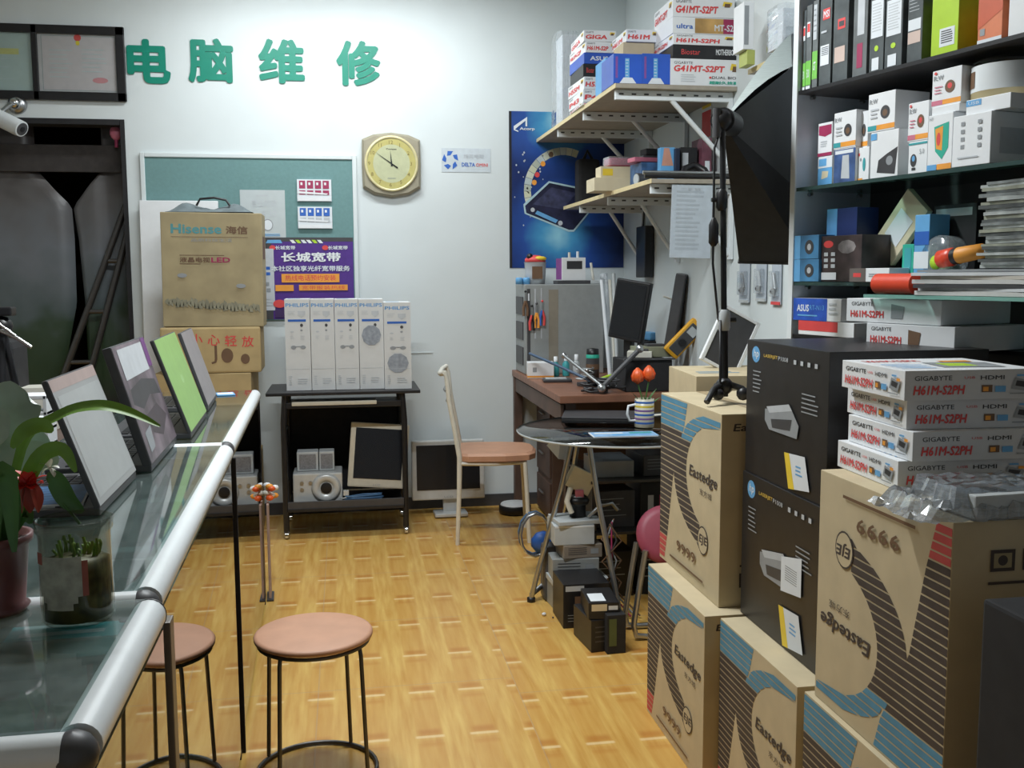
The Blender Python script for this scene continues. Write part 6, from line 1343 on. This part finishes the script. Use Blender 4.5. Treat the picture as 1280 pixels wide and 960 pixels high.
# lower glass shelf goods
GL = 'goods on the lower glass shelf of the cabinet'
bluep = mat('sky printed box', (.06, .20, .38), .4, var=.5, scale=9)
def speak(b, f): F_ = f['front']; b.rect(F_, 0, 0, .25, 1, 'lblue'); b.disc(F_, .62, .5, .18, 'dgrey', .30); b.disc(F_, .62, .5, .08, 'lgrey', .14)
z1 = cbox('headset_box', 'blue printed box lowest beside the cabinet side panel on the lower glass shelf', 'box', 990, 1024, 324, ZL, .12, bluep, speak, .0, GL)
cbox('headset_box', 'blue printed box stacked on its twin on the lower glass shelf', 'box', 990, 1024, 294, z1, .12, bluep, speak, .0, GL)
def blackp(b, f): F_ = f['front']; b.disc(F_, .65, .75, .22, mat('grey reel print', (.22, .20, .20), .5, var=.5), .15, 9); b.disc(F_, .2, .82, .12, 'red', .08); [b.rect(F_, .1+.18*i, .30+.13*j, .2+.18*i, .38+.13*j, 'lgrey') for i in range(2) for j in range(3)]; b.rect(F_, .05, .04, .42, .2, 'paper')
zb9 = cbox('software_box', 'black box with a red disc and pale icons on the lower glass shelf', 'box', 1026, 1078, 294, ZL, .14, mat('black brown box', (.05, .035, .035), .4, var=.4), blackp, .01, GL)
cbox('product_box', 'light blue box on top of the black icon box', 'box', 1036, 1054, 258, zb9, .08, 'lblue', lambda b, f: b.rect(f['front'], .5, 0, 1, 1, 'navyb'), .06, GL) if 'navyb' in M else None
M['navyb'] = mat('navy print', (.02, .04, .16), .4)
cbox('product_box', 'light blue and navy box on top of the black icon box', 'box', 1034, 1072, 260, zb9, .08, 'navyb', lambda b, f: b.rect(f['front'], 0, 0, .35, 1, 'lblue'), .06, GL)
def thinp(b, f): F_ = f['front']; b.rect(F_, 0, 0, .42, 1, mat('warm grey print', (.14, .12, .11), .5)); b.rect(F_, .1, .35, .3, .65, 'red'); b.lines(F_, .5, .3, .8, .6, 2, 'grey')
zq = cbox('product_box', 'flat grey and white box in front of the leaning cardboard', 'box', 1062, 1112, 335, ZL, .14, 'white', thinp, -.01, GL)
p = cw(cf(1085, 330, .1)[0], .19, zq); b = MB(); b.box((0, 0, .13), (.10, .02, .26), 'cardl', .002); b.rect(Fr((-.05, -.0105, 0), (1, 0, 0), (0, 0, 1), .1, .26), .2, .45, .8, .8, 'paper')
solo(b, 'leaning_cardboard', 'pale cardboard piece leaning diagonally on the lower glass shelf', 'cardboard', cw(cf(1082, 335, .10)[0], .125, ZL+.030), rot=(0, R(42), RC))
cbox('product_box', 'small green label box below the tall blue one', 'box', 1128, 1143, 305, ZL, .07, 'green', lambda b, f: b.rect(f['front'], .2, .3, .8, .9, 'teal'), .06, GL)
cbox('product_box', 'tall light blue box beside the clear round spool', 'box', 1144, 1163, 268, ZL, .07, 'lblue', lambda b, f: (b.rect(f['front'], 0, .2, 1, .45, 'paper'), b.rect(f['front'], 0, .55, 1, .75, 'blue')), .04, GL)
u, z_ = cf(1178, 298, .06); b = MB(); b.lathe([(0, -.03), (.055, -.03), (.058, -.02), (.058, .02), (.05, .03), (0, .03)], 'film', 32, (0, 0, .062), Matrix.Rotation(R(90), 3, 'X')); b.lathe([(0, -.02), (.018, -.02), (.018, .02), (0, .02)], 'lime', 18, (.0, -.012, .05), Matrix.Rotation(R(90), 3, 'X')); b.box((0, 0, .003), (.06, .06, .004), 'greyp')
solo(b, 'disc_spindle', 'clear round spool with a green centre on the lower glass shelf', 'spool', cw(u, .07, ZL+.001), RC)
cbox('black_device', 'black device crowded behind the clear spool', 'device', 1168, 1222, 255, ZL, .10, 'blackm', lambda b, f: b.rect(f['front'], .05, .85, .9, .95, 'grey'), .12, GL)
# bottom boxes
def asus(b, f): F_ = f['front']; b.rect(F_, 0, 0, .72, 1, mat('royal print', (.03, .10, .50), .4, var=.2)); b.text(F_, .08, .40, .34, .72, 'ASUS', 'paper', .03); b.text(F_, .36, .48, .66, .70, 'RT-N13', 'lblue'); b.lines(F_, .1, .12, .6, .26, 1, 'lblue'); b.lines(F_, .76, .2, .96, .8, 3, 'lgrey')
z1 = ZLL
z1 = cbox('router_box', 'flat white and red box on the lowest shelf in view', 'box', 998, 1068, 402, ZLL, .16, 'white', lambda b, f: b.rect(f['front'], .0, .3, .72, 1, 'red'), .0)
cbox('router_box', 'blue and white router box on the white and red box', 'box', 992, 1052, 373, z1, .14, 'white', asus, .0)
# projecting green glass sheet with the pile of papers
zg = 1.3225
gq = [P(1080, 372, Z=zg), P(1128, 384, Z=zg)]
pl = cw(cf(1110, 360)[0], -.06, zg)
t = thing('glass_plate', 'green-edged glass plate jutting out of the cabinet under the papers', 'glass plate', cw(cf(1080, 372, -.215)[0]+.26, -.215, zg), RC)
u0 = cf(1085, 372, -.08)[0]
b = MB(); b.box((.13, .1035, .004), (.78, .205, .008), 'gshelf', .001); b.build('plate', t); b = MB(); b.box((.13, -.0005, .004), (.78, .003, .0085), 'gedge'); b.box((-.2605, .1035, .004), (.003, .205, .0085), 'gedge'); b.build('polished_edge', t)
pz = zg+.009; rp_ = random.Random(17); base_u = .62
pm = [mat('paper shade %d' % k, c, .6, var=.05) for k, c in enumerate([(.62, .62, .60), (.50, .51, .50), (.66, .68, .70), (.40, .42, .42), (.58, .54, .48)])]
def sheetpile(n, u0, u1, z0, dz, name, labels, group, mats_, v=-.06, dep=.22, wav=0):
    z = z0
    for i in range(n):
        uu0 = u0+rp_.uniform(-.012, .012); uu1 = u1+rp_.uniform(-.02, .02); h = dz*rp_.uniform(.75, 1.2); nn = 12; vs = []
        ph = rp_.random()*6; am = wav*rp_.random()
        for a_ in range(nn+1):
            for s_ in (0, 1):
                for q_ in (0, 1): vs.append(((uu1-uu0)*(a_/nn-.5), dep*(s_-.5), h*q_*.86+am*abs(math.sin(ph+a_*.7))*(.2+.8*q_)*.5))
        fs = []
        for a_ in range(nn):
            o_ = a_*4; fs += [(o_, o_+4, o_+6, o_+2), (o_+1, o_+3, o_+7, o_+5), (o_, o_+1, o_+5, o_+4), (o_+2, o_+6, o_+7, o_+3)]
        fs += [(0, 2, 3, 1), (nn*4, nn*4+1, nn*4+3, nn*4+2)]
        b = MB(); b.mesh(vs, fs, mats_[i % len(mats_)]); o_ = solo(b, name, labels(i), 'magazine' if name == 'magazine' else 'packet', cw((uu0+uu1)/2, v+dep/2, z), RC+R(rp_.uniform(-3, 3)), group); z += h
    return z
UT = cf(1228, 280, -.20)[0]; UM = cf(1150, 350, -.20)[0]; UR = cf(1094, 350, -.2)[0]
zz = sheetpile(7, UM, UM+.52, pz, .0085, 'magazine', lambda i: 'white or grey magazine in the low pile on the glass plate', 'magazines piled on the glass plate', [pm[0], pm[2], 'dgrey', pm[0], pm[4], pm[2], 'grey'], -.213, .195, .004)
zz2 = sheetpile(26, UT, UT+.30, zz+.001, .0072, 'foil_packet', lambda i: 'shiny flat packet in the tall pile on the magazines', 'shiny packets in the tall pile', [mat('shiny packet light', (.50, .53, .52), .25, .3, var=.3), mat('shiny packet grey', (.28, .30, .30), .25, .4, var=.4), mat('shiny packet dark', (.12, .13, .13), .3, .3, var=.4), mat('shiny packet olive', (.36, .37, .30), .3, .2, var=.3)], -.20, .19, .004)
# orange roll and orange torch
u, z_ = cf(1100, 350, -.08)
b = MB(); b.cyl((0, 0, .025), (UM-UR-.02, 0, .025), .025, mat('orange red plastic', (.75, .07, .03), .35), 24); b.cyl((-.003, 0, .025), (-.0005, 0, .025), .014, 'maroon', 16); solo(b, 'orange_roll', 'orange red plastic roll lying beside the magazines', 'roll', cw(UR, -.19, pz), RC)
p = cw(cf(1176, 325, -.12)[0], -.12, zz)
t = thing('orange_torch', 'orange and black torch resting on the magazines', 'torch', p, RC)
b = MB(); b.lathe([(0, 0), (.021, 0), (.022, .035), (.019, .04)], mat('orange red plastic', (.75, .07, .03), .35), 22, (0, 0, .024), Matrix.Rotation(R(82), 3, 'Y')); b.build('head', t)
b = MB(); b.lathe([(.0192, .04), (.020, .055)], 'black', 20, (0, 0, .024), Matrix.Rotation(R(82), 3, 'Y')); b.build('band', t); b = MB(); b.lathe([(.0195, .055), (.017, .12), (0, .125)], 'orange', 20, (0, 0, .024), Matrix.Rotation(R(82), 3, 'Y')); b.build('grip', t)
# motherboard boxes on the shelf under the plate
for i, (p0, p1, yt, yb_, lb) in enumerate(((1072, 1125, 402, 430, 'white board box with a picture under the long grey one'), (1053, 1128, 364, 402, 'long white and grey board box under the glass plate'))):
    v = -.20; u0 = cf(p0, yb_, v)[0]; z0 = ZLL+.001+i*.060; z1 = z0+.0585
    def art(b, f, i=i):
        for k in ('front', 'left'):
            F_ = f[k]; b.text(F_, .06, .7, .3, .86, 'GIGABYTE', 'print'); b.text(F_, .05, .2, .42, .5, 'H61M-S2PH', 'red', .03); b.poly(F_, [(.5, .2), (.62, .2), (.64, .7), (.5, .8)], 'brown' if i == 0 else 'grey')
    boxthing('motherboard_box', lb, 'box', cw(u0+.15, v+.13, z0), (.29 if i else .26, .24, z1-z0), 'white', art, RC+R(4), 'board boxes under the glass plate')
# ------------------------------------------------------------ jar of water plants on the short counter
q = P(100, 790, Z=CT)
jr, jh = .048, .141
jp = Vector((P(99, 775, Z=CT).x, P(99, 775, Z=CT).y, CT+.001))
t = thing('plastic_jar', 'clear plastic jar of green water plants with a pale label', 'jar', jp)
b = MB(); b.lathe([(0, .001), (jr-.006, .001), (jr-.002, .006), (jr-.001, jh*.2), (jr-.002, jh-.018), (jr+.002, jh-.012), (jr+.001, jh-.007), (jr+.003, jh), (jr, jh+.001), (jr-.003, jh-.012), (jr-.004, .008), (0, .006)], 'jar', 40); b.build('body', t)
M['water'] = mat('green brown algae water', (.075, .08, .025), .5, var=.7, scale=60)
b = MB(); b.lathe([(0, .007), (jr-.006, .007), (jr-.005, jh*.60), (jr*.5, jh*.64), (0, jh*.66)], 'water', 36); b.build('murky_water', t)
b = MB(); vs = []; f_n = 10
for k in range(f_n+1):
    a0 = R(-140+k*7.2)
    for j in range(9):
        z = .028+.072*j/8; wd_ = 1
        vs.append(((jr+.0008)*math.cos(a0), (jr+.0008)*math.sin(a0), z))
fs = []
for k in range(f_n):
    for j in range(8):
        cx_, cy_ = (k+.5)/f_n*2-1, (j+.5)/8*2-1
        if cy_ < 0 and cx_*cx_+cy_*cy_ > 1.15: continue
        fs.append((k*9+j, (k+1)*9+j, (k+1)*9+j+1, k*9+j+1))
b.mesh(vs, fs, mat('faded label', (.30, .31, .26), .6, var=.25, scale=60), True); b.build('label', t)
for a_s, n_, z0_, z1_ in ((-147, 6, .088, .104), (-68, 4, .046, .094)):
    b = MB(); vs = []
    for k in range(n_):
        a0 = R(a_s+k*3); vs += [((jr+.001)*math.cos(a0), (jr+.001)*math.sin(a0), z0_), ((jr+.001)*math.cos(a0), (jr+.001)*math.sin(a0), z1_)]
    b.mesh(vs, [(2*k, 2*k+2, 2*k+3, 2*k+1) for k in range(n_-1)], mat('old red label', (.24, .06, .04), .6), True); b.build('red_mark', t)
b = MB(); rj = random.Random(6)
for k in range(24):
    a0 = rj.random()*6.28; r_ = rj.random()*jr*.75; z0 = jh*.55
    b.tube([(r_*math.cos(a0), r_*math.sin(a0), z0), (r_*math.cos(a0)*1.05+.004, r_*math.sin(a0), z0+.012+.015*rj.random()), (r_*math.cos(a0)*1.1, r_*math.sin(a0)+.005, z0+.018+.02*rj.random())], .0022, 'leafl', 5)
b.build('water_weed', t)
def stemleaf(name, label, pts, wds, m, base_o):
    pass
# orchid-like leaves and red flower growing from the pot at the edge
pp = P(-14, 770, Z=CT); pp = Vector((P(-6, 765, Z=CT).x, P(-6, 765, Z=CT).y, CT+.001))
t = thing('potted_plant', 'potted plant with a red flower and long green leaves on the short counter', 'plant', pp)
b = MB(); b.lathe([(0, 0), (.040, 0), (.046, .008), (.040, .012), (.048, .095), (.054, .10), (.054, .11), (.046, .11), (.044, .10), (0, .098)], mat('plum pot glaze', (.16, .06, .06), .35), 30); b.build('pot', t)
def lp(px, py, dY=0): return P(px, py, Y=pp.y+dY)-pp
def ribbon(b, pts, wd_, m, tilt=0):
    pts = [Vector(p) for p in pts]; n = len(pts); fine = []
    for i in range(n-1):
        for k in range(5):
            s_ = k/5; p0, p1, p2, p3 = pts[max(i-1, 0)], pts[i], pts[i+1], pts[min(i+2, n-1)]
            fine.append(.5*((2*p1)+(-p0+p2)*s_+(2*p0-5*p1+4*p2-p3)*s_*s_+(-p0+3*p1-3*p2+p3)*s_**3))
    fine.append(pts[-1]); N_ = len(fine); vs = []
    for i, c_ in enumerate(fine):
        d = (fine[min(i+1, N_-1)]-fine[max(i-1, 0)]).normalized(); view = Vector((0, -1, tilt)).normalized(); side = d.cross(view)
        side = side.normalized() if side.length > 1e-4 else Vector((1, 0, 0)); up_ = side.cross(d).normalized(); w_ = wd_*max(.05, math.sin(math.pi*min(.98, .04+.93*i/(N_-1)))**.75)
        for sg in (-1, -.5, 0, .5, 1): vs.append(c_+side*w_*sg+up_*abs(sg)*w_*.28)
    b.mesh(vs, [(i*5+j, i*5+j+1, (i+1)*5+j+1, (i+1)*5+j) for i in range(N_-1) for j in range(4)], m, True)
for pts, w_, m, tl in (([lp(5, 700), lp(28, 560, .05), lp(75, 520, .05), lp(120, 508, .03), lp(160, 515, .02), lp(200, 533, .0)], .011, 'leafl', 1.2),
                       ([lp(5, 700), lp(20, 640), lp(48, 575), lp(78, 562), lp(95, 590)], .012, 'leafl', .3),
                       ([lp(58, 596), lp(70, 600), lp(85, 625), lp(104, 640)], .014, 'leaf', .2),
                       ([lp(0, 700), lp(-4, 650, -.02), lp(8, 610, -.02), lp(22, 660, -.04)], .020, 'leaf', 0),
                       ([lp(0, 700), lp(-12, 660, -.03), lp(-4, 600, -.03), lp(10, 600, -.04), lp(18, 690, -.05)], .018, 'leaf', 0),
                       ([lp(2, 690), lp(30, 640), lp(38, 655)], .010, 'leaf', .2), ([lp(15, 560), lp(30, 540), lp(52, 532), lp(66, 540)], .012, 'leafl', .5)):
    b = MB(); ribbon(b, pts, w_, m, tl); b.build('leaf', t)
for pts, w_ in (([lp(-10, 640, .10), lp(-5, 560, .12), lp(25, 500, .14), lp(32, 488, .14)], .045), ([lp(-10, 600, .14), lp(0, 560, .15), lp(30, 552, .16), lp(62, 556, .16)], .030), ([lp(-10, 640, .12), lp(15, 590, .13), lp(45, 572, .14), lp(72, 580, .15)], .028), ([lp(-20, 560, .10), lp(-5, 530, .1), lp(10, 515, .1)], .03), ([lp(-10, 620, .14), lp(20, 600, .15), lp(40, 600, .15)], .022)):
    b = MB(); ribbon(b, pts, w_, 'leafp', .5); b.build('leaf', t)
b = MB(); b.tube([lp(5, 700), lp(18, 650), lp(34, 615)], .003, 'leaf', 6); b.tube([lp(60, 598), lp(75, 625), lp(100, 655, -.01)], .0022, 'leaf', 6); b.build('stem', t)
fl = MB(); fc = lp(36, 604)
for k in range(9):
    a0 = 6.283*k/9+.2; e_ = fc+Vector((.026*math.cos(a0), .012*math.sin(a0)-.008, .014*math.sin(a0)+.008)); leafmesh(fl, fc+Vector((0, 0, -.012)), e_, .011, 'petal', .006)
for dx in (-.006, .002, .010): leafmesh(fl, fc+Vector((dx*.4, -.004, .004)), fc+Vector((dx*1.3, -.010, -.040)), .010, mat('dark red petal', (.42, .05, .03), .5), .004)
fl.build('flower', t)
b = MB(); w0 = lp(62, 585); 
for k in range(5): leafmesh(b, w0, w0+Vector((.014*math.cos(k*1.3), -.004, .014*math.sin(k*1.3))), .005, 'cream', .002)
b.build('white_blossom', t)
# ------------------------------------------------------------ staff side, behind the counters
# back shelf table holding the things seen over the counter
t = thing('side_table', 'dark low table behind the glass counters', 'table', (-1.45, 3.0, 0)); MB().box((0, 0, .80), (1.0, 2.3, .03), 'woodd', .004).build('tabletop', t)
for x in (-.45, .45):
    for y in (-1.05, 1.05): MB().box((x, y, .39), (.05, .05, .78), 'woodd', .003).build('leg', t)
TZ2 = .816
def onside(name, label, cat, px, py, d, m, art=None, rz=0):
    q = P(px, py, Z=TZ2); q.x = max(-1.95+d[0]/2, min(-.95-d[0]/2, q.x)); q.y = max(1.86+d[1]/2, min(4.14-d[1]/2, q.y)); boxthing(name, label, cat, (q.x, q.y, TZ2), d, m, art, R(rz))
onside('storage_box', 'white and green carton behind the biggest laptop', 'box', 48, 535, (.16, .12, .16), 'cream', lambda b, f: b.rect(f['front'], .1, .2, .9, .5, 'cardd'), 6)
t = thing('wire_rack', 'small white slatted rack behind the plant', 'rack', (P(34, 505, Y=3.3).x, 3.3, TZ2), 0)
for k in range(4): MB().box((0, 0, .05+k*.05), (.14, .10, .012), 'white', .002).build('slat', t)
for x in (-.065, .065): MB().box((x, 0, .105), (.01, .10, .20), 'white', .001).build('side_frame', t)
onside('storage_box', 'pale blue box low behind the patterned laptop', 'box', 205, 520, (.14, .16, .10), 'paper', None, -5)
onside('storage_box', 'white box seen between the two nearest laptops', 'box', 168, 560, (.16, .14, .12), 'paper', None, 10)
# dark bag with straps in the doorway side
a = P(12, 430, Y=3.6)
t = thing('black_tripod', 'black tripod legs and clamps behind the plant at the counter', 'tripod', (a.x-.02, 3.6, TZ2))
hz = a.z-TZ2
for k in range(3): MB().tube([(0, 0, hz+.06), (.06*math.cos(k*2.1+.4), .06*math.sin(k*2.1+.4), .006)], .012, 'black', 8).build('leg', t)
b = MB(); b.sphere((0, 0, hz+.06), .035, 'black', 12); b.box((-.01, 0, hz+.11), (.10, .06, .03), 'black', .006); b.build('head', t)
b = MB(); b.tube([(.0, -.03, hz+.05), (.06, -.04, hz+.02), (.10, -.04, hz-.01)], .007, 'chrome', 8); b.tube([(-.1, -.03, hz+.12), (-.02, -.04, hz+.09), (.05, -.04, hz+.03)], .006, 'chrome', 8); b.build('handle', t)
b = MB(); b.box((0, 0, .17), (.30, .22, .34), 'blackm', .03); b.tube([(-.08, -.1, .32), (-.05, -.1, .40), (.05, -.1, .40), (.08, -.1, .32)], .010, 'black', 8); solo(b, 'black_bag', 'black bag standing beneath the dark doorway behind the counter', 'bag', (P(8, 500, Y=3.95).x-.10, 3.98, TZ2))
# blue box tray on the middle counter, behind the plant
q = P(80, 640, Z=CT); b = MB(); b.box((0, 0, .012), (.15, .20, .024), 'lgrey', .003); f_ = Fr((-.07, -.095, .024), (1, 0, 0), (0, 1, 0), .14, .19); b.rect(f_, 0, 0, 1, 1, mat('denim blue cover', (.06, .16, .36), .5, var=.3)); b.lines(f_, .1, .1, .9, .9, 6, 'lblue', .12)
solo(b, 'blue_notebook', 'blue covered box lying on the counter behind the red flower', 'box', (max(q.x-.04, CX-CW+.08), q.y+.05, CT+.001), R(8))
q = P(292, 487, Z=CT); b = MB(); b.box((0, 0, .002), (.07, .10, .003), 'lblue'); b.box((0, 0, .004), (.06, .06, .001), 'paper'); solo(b, 'card_packet', 'small pale blue card at the far end of the counter', 'card', (P(289, 486, Z=CT).x, 4.10, CT+.001), .2)
# display stand at the counter end
t = thing('sign_stand', 'narrow pinkish display board standing at the end of the counters', 'stand', (-.342, 4.33, 0), R(3))
MB().box((0, 0, .215), (.010, .10, .41), mat('worn pink board', (.42, .30, .26), .6, var=.15), .002).build('board', t); MB().box((0, 0, .005), (.03, .12, .008), 'dgrey', .002).build('foot', t)
b = MB(); rj = random.Random(2)
for k in range(9): b.sphere((rj.uniform(-.005, .03), rj.uniform(-.03, .03), .018+.07*rj.random()), .018, ['orange', 'white', 'petalo', 'cream'][k % 4], 8, (1, .8, .7))
solo(b, 'wrapped_sweets', 'orange and white crumpled wrapper on top of the narrow display board', 'wrapper', (-.342, 4.33, .421))
